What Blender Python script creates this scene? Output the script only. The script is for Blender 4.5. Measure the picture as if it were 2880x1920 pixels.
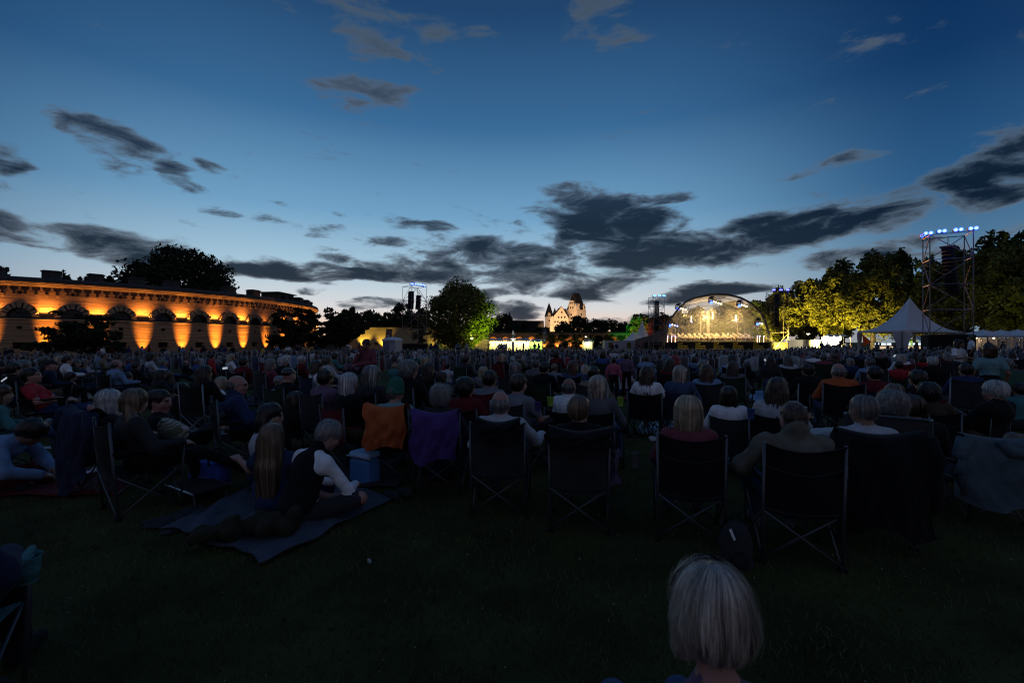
import bpy, math, random
import numpy as np
from mathutils import Vector, Matrix, Euler

for o in list(bpy.data.objects):
    bpy.data.objects.remove(o)
SC = bpy.context.scene
COL = SC.collection
rnd = random.Random(7)
RAD = math.radians
F, CX, CY, EYE = 1280.0, 1440.0, 962.0, 1.52      # focal length and horizon in the photograph's pixels, eye height

# ------------------------------------------------------------------ camera
cam = bpy.data.cameras.new('camera')
cam.lens = 16.0
cam.sensor_width = 36.0
cam.clip_start = 0.05
cam.clip_end = 6000
cam.shift_y = (CY - 960) / 2880.0
cam.dof.use_dof = True
cam.dof.focus_distance = 10.0
cam.dof.aperture_fstop = 3.5
camo = bpy.data.objects.new('camera', cam)
COL.objects.link(camo)
camo.location = (0, 0, EYE)
camo.rotation_euler = (RAD(90), 0, 0)
SC.camera = camo

# ------------------------------------------------------------------ exposure
vs = SC.view_settings
vs.view_transform = 'Standard'
vs.look = 'None'
vs.exposure = 0.0
vs.gamma = 1.0
vs.use_curve_mapping = False
SC.render.engine = 'CYCLES'
cy = SC.cycles
cy.use_denoising = True
cy.max_bounces = 5
cy.diffuse_bounces = 2
cy.glossy_bounces = 2
cy.transmission_bounces = 4
cy.transparent_max_bounces = 8
cy.sample_clamp_indirect = 4.0
cy.caustics_reflective = False
cy.caustics_refractive = False
cy.use_light_tree = True
SC.cycles.pixel_filter_type = 'BLACKMAN_HARRIS'
SC.cycles.filter_width = 1.15

def lin(c):
    return tuple((v / 12.92 if v <= 0.04045 else ((v + 0.055) / 1.055) ** 2.4) for v in [x / 255.0 for x in c])

def azel(px, py):
    dx, dz = (px - CX) / F, (CY - py) / F
    return math.atan(dx), math.atan2(dz, math.hypot(dx, 1.0))

# ------------------------------------------------------------------ dusk sky (world)
W = bpy.data.worlds.new('World')
SC.world = W
W.use_nodes = True
nt = W.node_tree
for n in list(nt.nodes):
    nt.nodes.remove(n)
def N(t, **kw):
    n = nt.nodes.new(t)
    for k, v in kw.items():
        setattr(n, k, v)
    return n
def L(a, b):
    nt.links.new(a, b)
def math_n(op, a, b=None, c=None, clamp=False):
    n = N('ShaderNodeMath', operation=op)
    n.use_clamp = clamp
    for i, v in enumerate((a, b, c)):
        if v is None:
            continue
        if hasattr(v, 'is_linked'):
            L(v, n.inputs[i])
        else:
            n.inputs[i].default_value = v
    return n.outputs[0]
def smooth(v, lo, hi, a=0.0, b=1.0):
    n = N('ShaderNodeMapRange', interpolation_type='SMOOTHSTEP')
    L(v, n.inputs[0])
    n.inputs[1].default_value = lo
    n.inputs[2].default_value = hi
    n.inputs[3].default_value = a
    n.inputs[4].default_value = b
    return n.outputs[0]
def ramp(v, stops):
    n = N('ShaderNodeValToRGB')
    r = n.color_ramp
    r.interpolation = 'EASE' if False else 'LINEAR'
    while len(r.elements) < len(stops):
        r.elements.new(0.5)
    for e, (p, c) in zip(r.elements, stops):
        e.position = p
        e.color = (*c, 1)
    L(v, n.inputs[0])
    return n.outputs[0]
def mixc(fac, a, b, mode='MIX'):
    n = N('ShaderNodeMix', data_type='RGBA', blend_type=mode)
    for sock, v in ((n.inputs[0], fac), (n.inputs[6], a), (n.inputs[7], b)):
        if hasattr(v, 'is_linked'):
            L(v, sock)
        else:
            sock.default_value = v if isinstance(v, float) else (*v, 1)
    return n.outputs[2]

tc = N('ShaderNodeTexCoord')
nrm = N('ShaderNodeVectorMath', operation='NORMALIZE')
L(tc.outputs['Generated'], nrm.inputs[0])
DIR = nrm.outputs[0]
sep = N('ShaderNodeSeparateXYZ')
L(DIR, sep.inputs[0])
el = math_n('ARCSINE', sep.outputs[2])
az = math_n('ARCTAN2', sep.outputs[0], sep.outputs[1])
SUN_AZ = RAD(-9)
e01 = math_n('DIVIDE', math_n('MAXIMUM', el, 0.0), math.pi / 2, clamp=True)
def st(deg, c):
    return (deg / 90.0, lin(c))
near = ramp(e01, [st(0, (246, 205, 168)), st(1.6, (243, 210, 184)), st(4.2, (216, 216, 218)), st(8.5, (170, 201, 219)), st(15, (112, 161, 197)),
                  st(25, (56, 105, 150)), st(36, (29, 66, 107)), st(60, (46, 80, 120)), st(90, (60, 87, 124))])
away = ramp(e01, [st(0, (118, 138, 152)), st(1.6, (116, 140, 158)), st(4.2, (104, 138, 162)), st(8.5, (80, 122, 155)), st(15, (40, 88, 132)),
                  st(25, (12, 54, 98)), st(36, (2, 36, 78)), st(60, (40, 72, 112)), st(90, (60, 87, 124))])
back = ramp(e01, [st(0, (82, 84, 98)), st(10, (108, 101, 115)), st(22, (90, 96, 118)), st(50, (68, 89, 122)), st(90, (60, 87, 124))])
daz = math_n('SUBTRACT', az, SUN_AZ)
cosd = math_n('COSINE', daz)
# the glow is wider on the left of the sunset than on the right
side = smooth(az, RAD(-50), RAD(45), 0.88, 0.70)
t1 = smooth(cosd, 0.60, 0.97)
t2 = smooth(cosd, -0.30, 0.62)
sky = mixc(t1, away, near)
sky = mixc(t2, back, sky)
nish = N('ShaderNodeTexSky', sky_type='NISHITA')
nish.sun_disc = False
nish.sun_elevation = RAD(-2.5)
nish.sun_rotation = SUN_AZ
nish.altitude = 370
nish.dust_density = 2.0
nishs = mixc(1.0, nish.outputs[0], (0.02, 0.02, 0.02), 'MULTIPLY')
sky = mixc(1.0, sky, nishs, 'ADD')

# clouds: soft masks at fixed compass bearings, broken up by noise of the direction
sc = N('ShaderNodeVectorMath', operation='MULTIPLY')
L(DIR, sc.inputs[0])
sc.inputs[1].default_value = (1.0, 1.0, 3.1)
warp = N('ShaderNodeTexNoise')
warp.inputs['Scale'].default_value = 5.0
warp.inputs['Detail'].default_value = 5.0
L(sc.outputs[0], warp.inputs['Vector'])
fbm = N('ShaderNodeTexNoise')
fbm.inputs['Scale'].default_value = 9.5
fbm.inputs['Detail'].default_value = 10.0
fbm.inputs['Roughness'].default_value = 0.60
fbm.inputs['Distortion'].default_value = 0.35
L(sc.outputs[0], fbm.inputs['Vector'])
comb = N('ShaderNodeCombineXYZ')
L(az, comb.inputs[0])
L(el, comb.inputs[1])
wv = N('ShaderNodeVectorMath', operation='MULTIPLY_ADD')
L(warp.outputs['Color'], wv.inputs[0])
wv.inputs[1].default_value = (0.15, 0.075, 0)
L(comb.outputs[0], wv.inputs[2])
wv2 = N('ShaderNodeVectorMath', operation='SUBTRACT')
L(wv.outputs[0], wv2.inputs[0])
wv2.inputs[1].default_value = (0.075, 0.0375, 0)
#          px    py   half w, half h, turn, weight
CLOUDS = [(1080, 75, 200, 85, 8, .60), (1690, 50, 115, 75, 20, .58), (1035, 268, 150, 44, -4, .80), (300, 405, 200, 52, 20, .88),
          (520, 508, 85, 36, 24, .86), (590, 460, 50, 20, 8, .70), (10, 470, 95, 70, 20, .95), (120, 660, 460, 52, 4, 1.0), (300, 725, 300, 36, 6, .98),
          (960, 772, 420, 30, 1, 1.15), (1250, 760, 300, 36, 3, 1.05), (1480, 735, 320, 52, 6, 1.02), (1710, 640, 185, 92, 14, 1.22), (1850, 710, 330, 56, 0, 1.22),
          (2210, 645, 280, 62, -4, 1.1), (2510, 600, 170, 52, -12, .95), (2800, 490, 190, 100, -20, 1.05), (2360, 468, 170, 30, -4, .76),
          (2450, 705, 220, 34, -4, .90), (1860, 558, 110, 22, 6, .80), (1560, 815, 260, 34, -3, 1.05), (2010, 820, 190, 22, -5, 1.1),
          (950, 655, 260, 26, 4, .62), (1420, 630, 110, 26, 14, .62), (1760, 890, 160, 20, -8, .9), (1400, 868, 130, 22, 4, .95), (1160, 690, 170, 20, 6, .72),
          (1480, 770, 380, 42, 4, 1.0), (1050, 858, 120, 12, 2, .75), (2700, 690, 200, 38, -10, .75), (600, 595, 60, 13, 6, .6), (830, 585, 60, 11, 0, .6),
          (-220, 560, 260, 90, 10, .85), (3150, 420, 260, 110, -16, .9), (860, 815, 60, 10, -4, .75), (1180, 640, 120, 18, 4, .6)]
acc = None
for px, py, hw, hh, rot, wt in CLOUDS:
    a, e = azel(px, py)
    k = math.cos(a) / F
    mp = N('ShaderNodeMapping', vector_type='TEXTURE')
    mp.inputs['Location'].default_value = (a, e, 0)
    mp.inputs['Rotation'].default_value = (0, 0, -RAD(rot))
    mp.inputs['Scale'].default_value = (hw * k * math.cos(a), hh * k, 1)
    L(wv2.outputs[0], mp.inputs['Vector'])
    ln = N('ShaderNodeVectorMath', operation='LENGTH')
    L(mp.outputs[0], ln.inputs[0])
    m = smooth(ln.outputs['Value'], 1.55, 0.45, 0.0, wt * 1.12)
    acc = m if acc is None else math_n('SMOOTH_MAX', acc, m, 0.12)
dens = math_n('ADD', acc, math_n('MULTIPLY', math_n('SUBTRACT', fbm.outputs['Fac'], 0.5), 3.1))
cov = smooth(dens, 0.42, 1.0)
thick = smooth(dens, 0.60, 1.40)
thin_c = ramp(e01, [st(0, (150, 135, 130)), st(5, (120, 128, 138)), st(14, (86, 108, 130)), st(26, (84, 98, 116)), st(40, (62, 82, 104)), st(90, (20, 40, 66))])
thick_c = ramp(e01, [st(0, (38, 52, 72)), st(5, (17, 31, 48)), st(14, (12, 26, 44)), st(24, (46, 62, 84)), st(34, (64, 80, 98)), st(90, (20, 40, 66))])
cloud_c = mixc(thick, thin_c, thick_c)
dimb = smooth(cosd, -0.2, 0.75, 0.35, 1.0)
cloud_c = mixc(1.0, cloud_c, dimb, 'MULTIPLY')
covb = math_n('MULTIPLY', cov, smooth(el, 0.0, 0.02))
sky = mixc(math_n('MULTIPLY', covb, 0.96), sky, cloud_c)
low = smooth(el, -0.06, -0.005)
sky = mixc(low, (0.004, 0.006, 0.008), sky)
bg = N('ShaderNodeBackground')
bg.inputs['Strength'].default_value = 1.0
L(sky, bg.inputs['Color'])
wo = N('ShaderNodeOutputWorld')
L(bg.outputs[0], wo.inputs['Surface'])
W.cycles.sampling_method = 'MANUAL'
W.cycles.sample_map_resolution = 512

# faint last light from where the sun has set
sun = bpy.data.lights.new('sun', 'SUN')
sun.energy = 0.03
sun.angle = RAD(20)
sun.color = (1.0, 0.86, 0.74)
suno = bpy.data.objects.new('sun', sun)
COL.objects.link(suno)
suno.rotation_euler = (RAD(84), 0, -SUN_AZ + math.pi)
suno.rotation_euler = Vector((-math.sin(SUN_AZ), -math.cos(SUN_AZ), -0.09)).to_track_quat('-Z', 'Y').to_euler()

# ------------------------------------------------------------------ helpers
ORDN = ['first', 'second', 'third', 'fourth', 'fifth', 'sixth', 'seventh', 'eighth', 'ninth', 'tenth', 'eleventh', 'twelfth', 'thirteenth', 'fourteenth', 'fifteenth', 'sixteenth']
def smoothstep(a, b, x):
    t = min(1.0, max(0.0, (x - a) / (b - a)))
    return t * t * (3 - 2 * t)
def gz(x, y):
    """height of the lawn: it falls gently away towards the fort and the stage"""
    return -0.72 * smoothstep(16, 60, math.hypot(x, y)) * (1 - smoothstep(0.54, 0.74, x / max(y, 1.0)))
def at(px, py, d):
    return Vector(((px - CX) / F * d, d, EYE + (CY - py) / F * d))
def gx(px, d):
    return (px - CX) / F * d
def gd(py):
    return F * EYE / (py - CY)
def G(px, py):
    d = gd(py)
    return Vector((gx(px, d), d, 0))
STAGE = Vector((42.0, 93.0, 0))
def yaw_to(x, y, tx=STAGE.x, ty=STAGE.y):
    """turn about z that makes +Y point at the target"""
    return -math.atan2(tx - x, ty - y)

def tag(o, label=None, cat=None, group=None, kind=None):
    if label: o['label'] = label
    if cat: o['category'] = cat
    if group: o['group'] = group
    if kind: o['kind'] = kind
    return o
def empty(name, loc=(0, 0, 0), rz=0.0, label=None, cat=None, group=None):
    o = bpy.data.objects.new(name, None)
    COL.objects.link(o)
    o.location = loc
    o.rotation_euler = (0, 0, rz)
    o.empty_display_size = 0.1
    return tag(o, label, cat, group)
def link(name, me, parent=None, loc=None, rot=None, scale=None):
    o = bpy.data.objects.new(name, me)
    COL.objects.link(o)
    if parent is not None: o.parent = parent
    if loc is not None: o.location = loc
    if rot is not None: o.rotation_euler = rot
    if scale is not None: o.scale = scale if hasattr(scale, '__len__') else (scale,) * 3
    return o

class MB:
    """collects simple shapes; build() makes ONE mesh object of them"""
    def __init__(s):
        s.v, s.f, s.m = [], [], []
    def add(s, vs, fs, mi=0, M=None):
        b = len(s.v)
        s.v += [tuple(M @ Vector(v)) for v in vs] if M is not None else [tuple(v) for v in vs]
        s.f += [tuple(i + b for i in f) for f in fs]
        s.m += [mi] * len(fs)
        return s
    def box(s, c, size, mi=0, M=None, taper=1.0):
        x, y, z = [q / 2 for q in size]
        vs = [(c[0] + i * x * (taper if k > 0 else 1), c[1] + j * y * (taper if k > 0 else 1), c[2] + k * z) for k in (-1, 1) for j in (-1, 1) for i in (-1, 1)]
        return s.add(vs, [(0, 2, 3, 1), (4, 5, 7, 6), (0, 1, 5, 4), (2, 6, 7, 3), (0, 4, 6, 2), (1, 3, 7, 5)], mi, M)
    def tube(s, a, b, r, n=6, r2=None, mi=0, M=None, caps=True):
        a, b = Vector(a), Vector(b)
        r2 = r if r2 is None else r2
        d = b - a
        if d.length < 1e-6: return s
        q = d.to_track_quat('Z', 'Y')
        ring = [q @ Vector((math.cos(2 * math.pi * i / n), math.sin(2 * math.pi * i / n), 0)) for i in range(n)]
        vs = [a + p * r for p in ring] + [b + p * r2 for p in ring]
        fs = [(i, (i + 1) % n, n + (i + 1) % n, n + i) for i in range(n)]
        if caps: fs += [tuple(range(n - 1, -1, -1)), tuple(range(n, 2 * n))]
        return s.add(vs, fs, mi, M)
    def path(s, pts, r, n=6, mi=0, M=None, closed=False):
        pts = [Vector(p) for p in pts]
        vs, fs, k = [], [], len(pts)
        for i, p in enumerate(pts):
            a = pts[i - 1] if (i or closed) else pts[0]
            b = pts[(i + 1) % k] if (i < k - 1 or closed) else pts[-1]
            q = (b - a).to_track_quat('Z', 'Y')
            rr = r[i] if hasattr(r, '__len__') else r
            vs += [p + q @ Vector((math.cos(2 * math.pi * j / n) * rr, math.sin(2 * math.pi * j / n) * rr, 0)) for j in range(n)]
        for i in range(k if closed else k - 1):
            i2 = (i + 1) % k
            fs += [(i * n + j, i * n + (j + 1) % n, i2 * n + (j + 1) % n, i2 * n + j) for j in range(n)]
        if not closed:
            fs += [tuple(range(n - 1, -1, -1)), tuple((k - 1) * n + j for j in range(n))]
        return s.add(vs, fs, mi, M)
    def lathe(s, prof, n=16, c=(0, 0, 0), mi=0, M=None):
        vs = [(c[0] + r * math.cos(2 * math.pi * j / n), c[1] + r * math.sin(2 * math.pi * j / n), c[2] + z) for r, z in prof for j in range(n)]
        fs = [(i * n + j, i * n + (j + 1) % n, (i + 1) * n + (j + 1) % n, (i + 1) * n + j) for i in range(len(prof) - 1) for j in range(n)]
        return s.add(vs, fs, mi, M)
    def prism(s, poly, y0, y1, mi=0, M=None):
        """polygon in x,z pushed from y0 to y1"""
        n = len(poly)
        vs = [(x, y0, z) for x, z in poly] + [(x, y1, z) for x, z in poly]
        fs = [tuple(range(n)), tuple(range(2 * n - 1, n - 1, -1))] + [(i, i + n, (i + 1) % n + n, (i + 1) % n) for i in range(n)]
        return s.add(vs, fs, mi, M)
    def strip(s, inner, outer, y0, y1, mi=0, M=None):
        """ring piece between two polylines in x,z, pushed from y0 to y1"""
        n = len(inner)
        vs = [(x, y0, z) for x, z in inner] + [(x, y0, z) for x, z in outer] + [(x, y1, z) for x, z in inner] + [(x, y1, z) for x, z in outer]
        fs = []
        for i in range(n - 1):
            fs += [(i, i + 1, n + i + 1, n + i), (2 * n + i, 3 * n + i, 3 * n + i + 1, 2 * n + i + 1), (i, 2 * n + i, 2 * n + i + 1, i + 1), (n + i, n + i + 1, 3 * n + i + 1, 3 * n + i)]
        fs += [(0, n, 3 * n, 2 * n), (n - 1, 3 * n - 1, 4 * n - 1, 2 * n - 1)]
        return s.add(vs, fs, mi, M)
    def grid(s, P, mi=0, M=None, closed_u=False):
        """P[i][j] points"""
        nu, nv = len(P), len(P[0])
        vs = [p for row in P for p in row]
        fs = [(i * nv + j, ((i + 1) % nu) * nv + j, ((i + 1) % nu) * nv + j + 1, i * nv + j + 1) for i in range(nu if closed_u else nu - 1) for j in range(nv - 1)]
        return s.add(vs, fs, mi, M)
    def mesh(s, name, mats, smooth=False):
        me = bpy.data.meshes.new(name)
        me.from_pydata(s.v, [], s.f)
        for m in (mats if isinstance(mats, (list, tuple)) else [mats]):
            me.materials.append(m)
        me.polygons.foreach_set('material_index', s.m)
        if smooth: me.polygons.foreach_set('use_smooth', [True] * len(s.f))
        me.update()
        return me
    def build(s, name, mats, parent=None, smooth=False, **kw):
        return link(name, s.mesh(name, mats, smooth), parent, **kw)

def np_mesh(name, v, f, mats, mi=None, smooth=False):
    """mesh straight from numpy arrays (all faces with the same number of corners)"""
    me = bpy.data.meshes.new(name)
    v = np.asarray(v, dtype=np.float32); f = np.asarray(f, dtype=np.int32)
    k = f.shape[1]
    me.vertices.add(len(v)); me.vertices.foreach_set('co', v.ravel())
    me.loops.add(f.size); me.loops.foreach_set('vertex_index', f.ravel())
    me.polygons.add(len(f)); me.polygons.foreach_set('loop_start', np.arange(0, f.size, k, dtype=np.int32))
    for m in (mats if isinstance(mats, (list, tuple)) else [mats]):
        me.materials.append(m)
    if mi is not None: me.polygons.foreach_set('material_index', np.asarray(mi, dtype=np.int32))
    me.polygons.foreach_set('use_smooth', np.full(len(f), smooth))
    me.update(calc_edges=True)
    return me

# ------------------------------------------------------------------ materials
MATS = {}
def mat(name, col, rough=0.85, var=0.25, scale=5.0, stretch=(1, 1, 1), bump=0.0, bscale=None, metal=0.0, sheen=0.0, spec=0.3, attr=None, objvar=0.0):
    if name in MATS: return MATS[name]
    m = bpy.data.materials.new(name)
    m.use_nodes = True
    t = m.node_tree
    p = t.nodes['Principled BSDF']
    p.inputs['Roughness'].default_value = rough
    p.inputs['Metallic'].default_value = metal
    p.inputs['Specular IOR Level'].default_value = spec
    if sheen:
        p.inputs['Sheen Weight'].default_value = sheen
        p.inputs['Sheen Roughness'].default_value = 0.45
    c = t.nodes.new('ShaderNodeTexCoord')
    mp = t.nodes.new('ShaderNodeMapping')
    mp.inputs['Scale'].default_value = stretch
    t.links.new(c.outputs['Object'], mp.inputs[0])
    n = t.nodes.new('ShaderNodeTexNoise')
    n.inputs['Scale'].default_value = scale
    n.inputs['Detail'].default_value = 5.0
    t.links.new(mp.outputs[0], n.inputs['Vector'])
    r = t.nodes.new('ShaderNodeMapRange')
    r.inputs[1].default_value = 0.25; r.inputs[2].default_value = 0.75
    r.inputs[3].default_value = 1 - var; r.inputs[4].default_value = 1 + var
    t.links.new(n.outputs['Fac'], r.inputs[0])
    fac = r.outputs[0]
    if objvar:
        oi = t.nodes.new('ShaderNodeObjectInfo')
        r2 = t.nodes.new('ShaderNodeMapRange')
        r2.inputs[3].default_value = 1 - objvar; r2.inputs[4].default_value = 1 + objvar
        t.links.new(oi.outputs['Random'], r2.inputs[0])
        mm = t.nodes.new('ShaderNodeMath'); mm.operation = 'MULTIPLY'
        t.links.new(fac, mm.inputs[0]); t.links.new(r2.outputs[0], mm.inputs[1])
        fac = mm.outputs[0]
    mx = t.nodes.new('ShaderNodeVectorMath'); mx.operation = 'SCALE'
    if attr:
        a = t.nodes.new('ShaderNodeAttribute'); a.attribute_name = attr
        t.links.new(a.outputs['Color'], mx.inputs[0])
    else:
        mx.inputs[0].default_value = col
    t.links.new(fac, mx.inputs['Scale'])
    t.links.new(mx.outputs[0], p.inputs['Base Color'])
    if bump:
        n2 = t.nodes.new('ShaderNodeTexNoise')
        n2.inputs['Scale'].default_value = bscale or scale * 6
        n2.inputs['Detail'].default_value = 4.0
        t.links.new(mp.outputs[0], n2.inputs['Vector'])
        b = t.nodes.new('ShaderNodeBump')
        b.inputs['Strength'].default_value = bump
        b.inputs['Distance'].default_value = 0.02
        t.links.new(n2.outputs['Fac'], b.inputs['Height'])
        t.links.new(b.outputs[0], p.inputs['Normal'])
    MATS[name] = m
    return m
def emis(name, col, strength, base=(0.02, 0.02, 0.02)):
    if name in MATS: return MATS[name]
    m = bpy.data.materials.new(name)
    m.use_nodes = True
    p = m.node_tree.nodes['Principled BSDF']
    p.inputs['Base Color'].default_value = (*base, 1)
    p.inputs['Emission Color'].default_value = (*col, 1)
    p.inputs['Emission Strength'].default_value = strength
    MATS[name] = m
    return m
def film(name, col, alpha, rough=0.15):
    """thin clear plastic or glass: mostly lets light through, a little sheen"""
    if name in MATS: return MATS[name]
    m = mat(name, col, rough=rough, var=0.15, spec=0.5)
    m.node_tree.nodes['Principled BSDF'].inputs['Alpha'].default_value = alpha
    return m
def spot(name, loc, target, power, col, cone=60, blend=0.6, r=0.08, parent=None):
    l = bpy.data.lights.new(name, 'SPOT')
    l.energy = power; l.color = col
    l.spot_size = RAD(cone); l.spot_blend = blend; l.shadow_soft_size = r
    o = bpy.data.objects.new(name, l)
    COL.objects.link(o)
    o.location = loc
    o.rotation_euler = (Vector(target) - Vector(loc)).to_track_quat('-Z', 'Y').to_euler()
    return o
def point(name, loc, power, col, r=0.1):
    l = bpy.data.lights.new(name, 'POINT')
    l.energy = power; l.color = col; l.shadow_soft_size = r
    o = bpy.data.objects.new(name, l)
    COL.objects.link(o); o.location = loc
    return o
ORANGE = (1.0, 0.36, 0.055)
WARM = (1.0, 0.62, 0.22)
BLUE = (0.10, 0.22, 1.0)
# ================================================================== THE SETTING
def lawn_mat():
    m = mat('lawn', (0.040, 0.046, 0.015), rough=0.95, var=0.55, scale=1.6, bump=0.6, bscale=60, spec=0.1)
    return m
xs = [-2500, -700, -300, -180] + list(range(-140, 141, 7)) + [180, 300, 700, 2500]
ys = [-300, -60, -20] + list(range(-6, 150, 6)) + [180, 260, 400, 800, 2600]
b = MB().grid([[(x, y, gz(x, y)) for y in ys] for x in xs])
lawn = b.build('lawn_ground', lawn_mat(), smooth=True)
tag(lawn, 'wide dark mown lawn under the whole audience', kind='structure')

# ---- grass blades near the camera, one mass nobody could count
def grass():
    r = np.random.default_rng(3)
    n = 52000
    d = 0.75 + 9.5 * r.random(n) ** 1.5
    a = (r.random(n) - 0.5) * RAD(104)
    x, y = d * np.tan(a).clip(-1.35, 1.35), d
    h = 0.018 + 0.034 * r.random(n); w = 0.0022 + 0.0016 * d / 4
    th = r.random(n) * 2 * np.pi; lean = 0.012 + 0.03 * r.random(n); la = r.random(n) * 2 * np.pi
    v = np.zeros((n, 3, 3))
    v[:, 0] = np.stack([x - np.cos(th) * w, y - np.sin(th) * w, 0 * x], 1)
    v[:, 1] = np.stack([x + np.cos(th) * w, y + np.sin(th) * w, 0 * x], 1)
    v[:, 2] = np.stack([x + np.cos(la) * lean, y + np.sin(la) * lean, h], 1)
    me = np_mesh('grass', v.reshape(-1, 3), np.arange(n * 3).reshape(-1, 3), mat('grass_blade', (0.055, 0.066, 0.020), var=0.8, scale=2.0, rough=0.7))
    o = link('grass', me)
    tag(o, 'short blades of grass on the dark lawn', 'grass', kind='stuff')
    # clover flowers and crumbs of litter
    n = 260
    d = 0.9 + 4.5 * r.random(n); a = (r.random(n) - 0.5) * RAD(100)
    c = np.stack([d * np.tan(a), d, 0.03 + 0.02 * r.random(n)], 1)
    s = 0.0022 + 0.0035 * r.random(n)[:, None] ** 2
    o8 = np.array([(1, 0, 0), (-1, 0, 0), (0, 1, 0), (0, -1, 0), (0, 0, 1), (0, 0, -1)], float)
    v = (c[:, None, :] + o8[None] * s[:, None, :]).reshape(-1, 3)
    f8 = np.array([(0, 2, 4), (2, 1, 4), (1, 3, 4), (3, 0, 4), (2, 0, 5), (1, 2, 5), (3, 1, 5), (0, 3, 5)])
    f = (np.arange(n)[:, None, None] * 6 + f8[None]).reshape(-1, 3)
    o = link('clover_flowers', np_mesh('clover_flowers', v, f, mat('clover', (0.30, 0.36, 0.34), var=0.3)))
    tag(o, 'tiny pale clover flowers dotted over the near lawn', 'flowers', kind='stuff')
grass()

# ------------------------------------------------------------------ round brick fort
FC, FR = Vector((-82.0, 86.0, 0)), 41.5
FZ = -0.72
fort = empty('round_fort', (FC.x, FC.y, 0), 0, 'long curved brick fort lit orange from below at the left edge', 'fort')
brick_m = mat('fort_brick', (0.34, 0.205, 0.115), rough=0.9, var=0.62, scale=1.1, stretch=(0.30, 0.30, 6.5), bump=1.0, bscale=3.6)
stone_m = mat('fort_stone', (0.36, 0.25, 0.15), rough=0.9, var=0.3, scale=1.4, bump=0.4)
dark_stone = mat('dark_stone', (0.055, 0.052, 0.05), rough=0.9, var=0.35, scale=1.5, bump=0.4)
void_m = mat('void', (0.006, 0.006, 0.007), rough=0.9, var=0.2)
def fpt(a, r, z):
    a = RAD(a)
    return (r * math.cos(a), r * math.sin(a), z)
def ffr(a, r, z):
    """object transform at bearing a on the fort: local x along the wall, -y outwards"""
    return dict(loc=fpt(a, r, z), rot=(0, 0, RAD(a) + math.pi / 2))
WIN = [-53.2 + 6.2 * i for i in range(-2, 13)]
HALF = math.degrees(1.0 / FR)                 # one metre of wall in degrees
def ring_wall(name, angs, zs, rr, holes, m):
    """wall grid on a circle; holes = list of (a0, a1, z0, z1) left out, each given a recess"""
    bb = MB()
    pts, quads = {}, []
    def vid(i, j):
        if (i, j) not in pts:
            pts[(i, j)] = len(bb.v); bb.v.append(fpt(angs[i], rr(zs[j]), zs[j]))
        return pts[(i, j)]
    for i in range(len(angs) - 1):
        for j in range(len(zs) - 1):
            am, zm = (angs[i] + angs[i + 1]) / 2, (zs[j] + zs[j + 1]) / 2
            if any(h[0] < am < h[1] and h[2] < zm < h[3] for h in holes): continue
            bb.f.append((vid(i, j), vid(i + 1, j), vid(i + 1, j + 1), vid(i, j + 1))); bb.m.append(0)
    dp = 0.55
    for a0, a1, z0, z1 in holes:
        r0, r1 = rr(z0), rr(z1)
        o = [fpt(a0, r0, z0), fpt(a1, r0, z0), fpt(a1, r1, z1), fpt(a0, r1, z1)]
        q = [fpt(a0, r0 - dp, z0), fpt(a1, r0 - dp, z0), fpt(a1, r1 - dp, z1), fpt(a0, r1 - dp, z1)]
        bb.add(o + q, [(0, 4, 5, 1), (1, 5, 6, 2), (2, 6, 7, 3), (3, 7, 4, 0)], 0)
        bb.add(q, [(0, 1, 2, 3)], 1)
    return bb.build(name, [m, void_m], fort)
w1, w2, w3 = 0.55 * HALF, 0.22 * HALF, 1.02 * HALF
base_a = [-180 + 4 * i for i in range(31)]
fine = set(base_a) | {-60 + 2 * i for i in range(51)} | {44 + 4 * i for i in range(35)}
A_low = sorted({round(a, 3) for a in fine} | {round(w + s * q, 3) for w in WIN for s in (-1, 1) for q in (w1, w2)})
holes = [(w - w1, w + w1, 0.78, 1.5) for w in WIN] + [(w - w2, w + w2, 3.05, 3.4) for w in WIN]
ring_wall('lower_wall', A_low, [FZ - 0.3, 0.78, 1.5, 3.05, 3.4, 4.12], lambda z: FR, holes, brick_m)
A_up = sorted({round(a, 3) for a in fine} | {round(w + s * w3, 3) for w in WIN for s in (-1, 1)})
holes = [(w - w3, w + w3, 4.30, 5.04) for w in WIN]
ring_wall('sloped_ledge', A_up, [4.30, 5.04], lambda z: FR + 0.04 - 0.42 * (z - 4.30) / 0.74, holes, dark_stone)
holes = [(w - w3, w + w3, 5.04, 5.5) for w in WIN]
ring_wall('upper_wall', A_up, [5.04, 5.5, 7.0, 8.1], lambda z: FR - 0.38, holes, brick_m)
def ring_profile(name, prof, m, a0=-180, a1=180, da=2.0):
    n = int(round((a1 - a0) / da))
    g = [[fpt(a0 + (a1 - a0) * i / n, FR + r, z) for r, z in prof] for i in range(n + 1)]
    return MB().grid(g).build(name, m, fort)
ring_profile('roll_moulding', [(0.0, 4.10), (0.10, 4.14), (0.13, 4.2), (0.10, 4.27), (0.03, 4.31)], stone_m)
ring_profile('cornice', [(-0.40, 8.06), (-0.06, 8.07), (-0.02, 8.16), (0.10, 8.20), (0.12, 8.32), (0.22, 8.38), (0.24, 8.50), (0.30, 8.52)], stone_m)
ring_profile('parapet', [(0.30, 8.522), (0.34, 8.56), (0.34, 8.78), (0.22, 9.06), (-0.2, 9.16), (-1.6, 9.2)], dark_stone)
ring_profile('roof', [(-1.6, 9.2), (-6, 9.5), (-10, 8.5), (-10.1, 0)], dark_stone)
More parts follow.
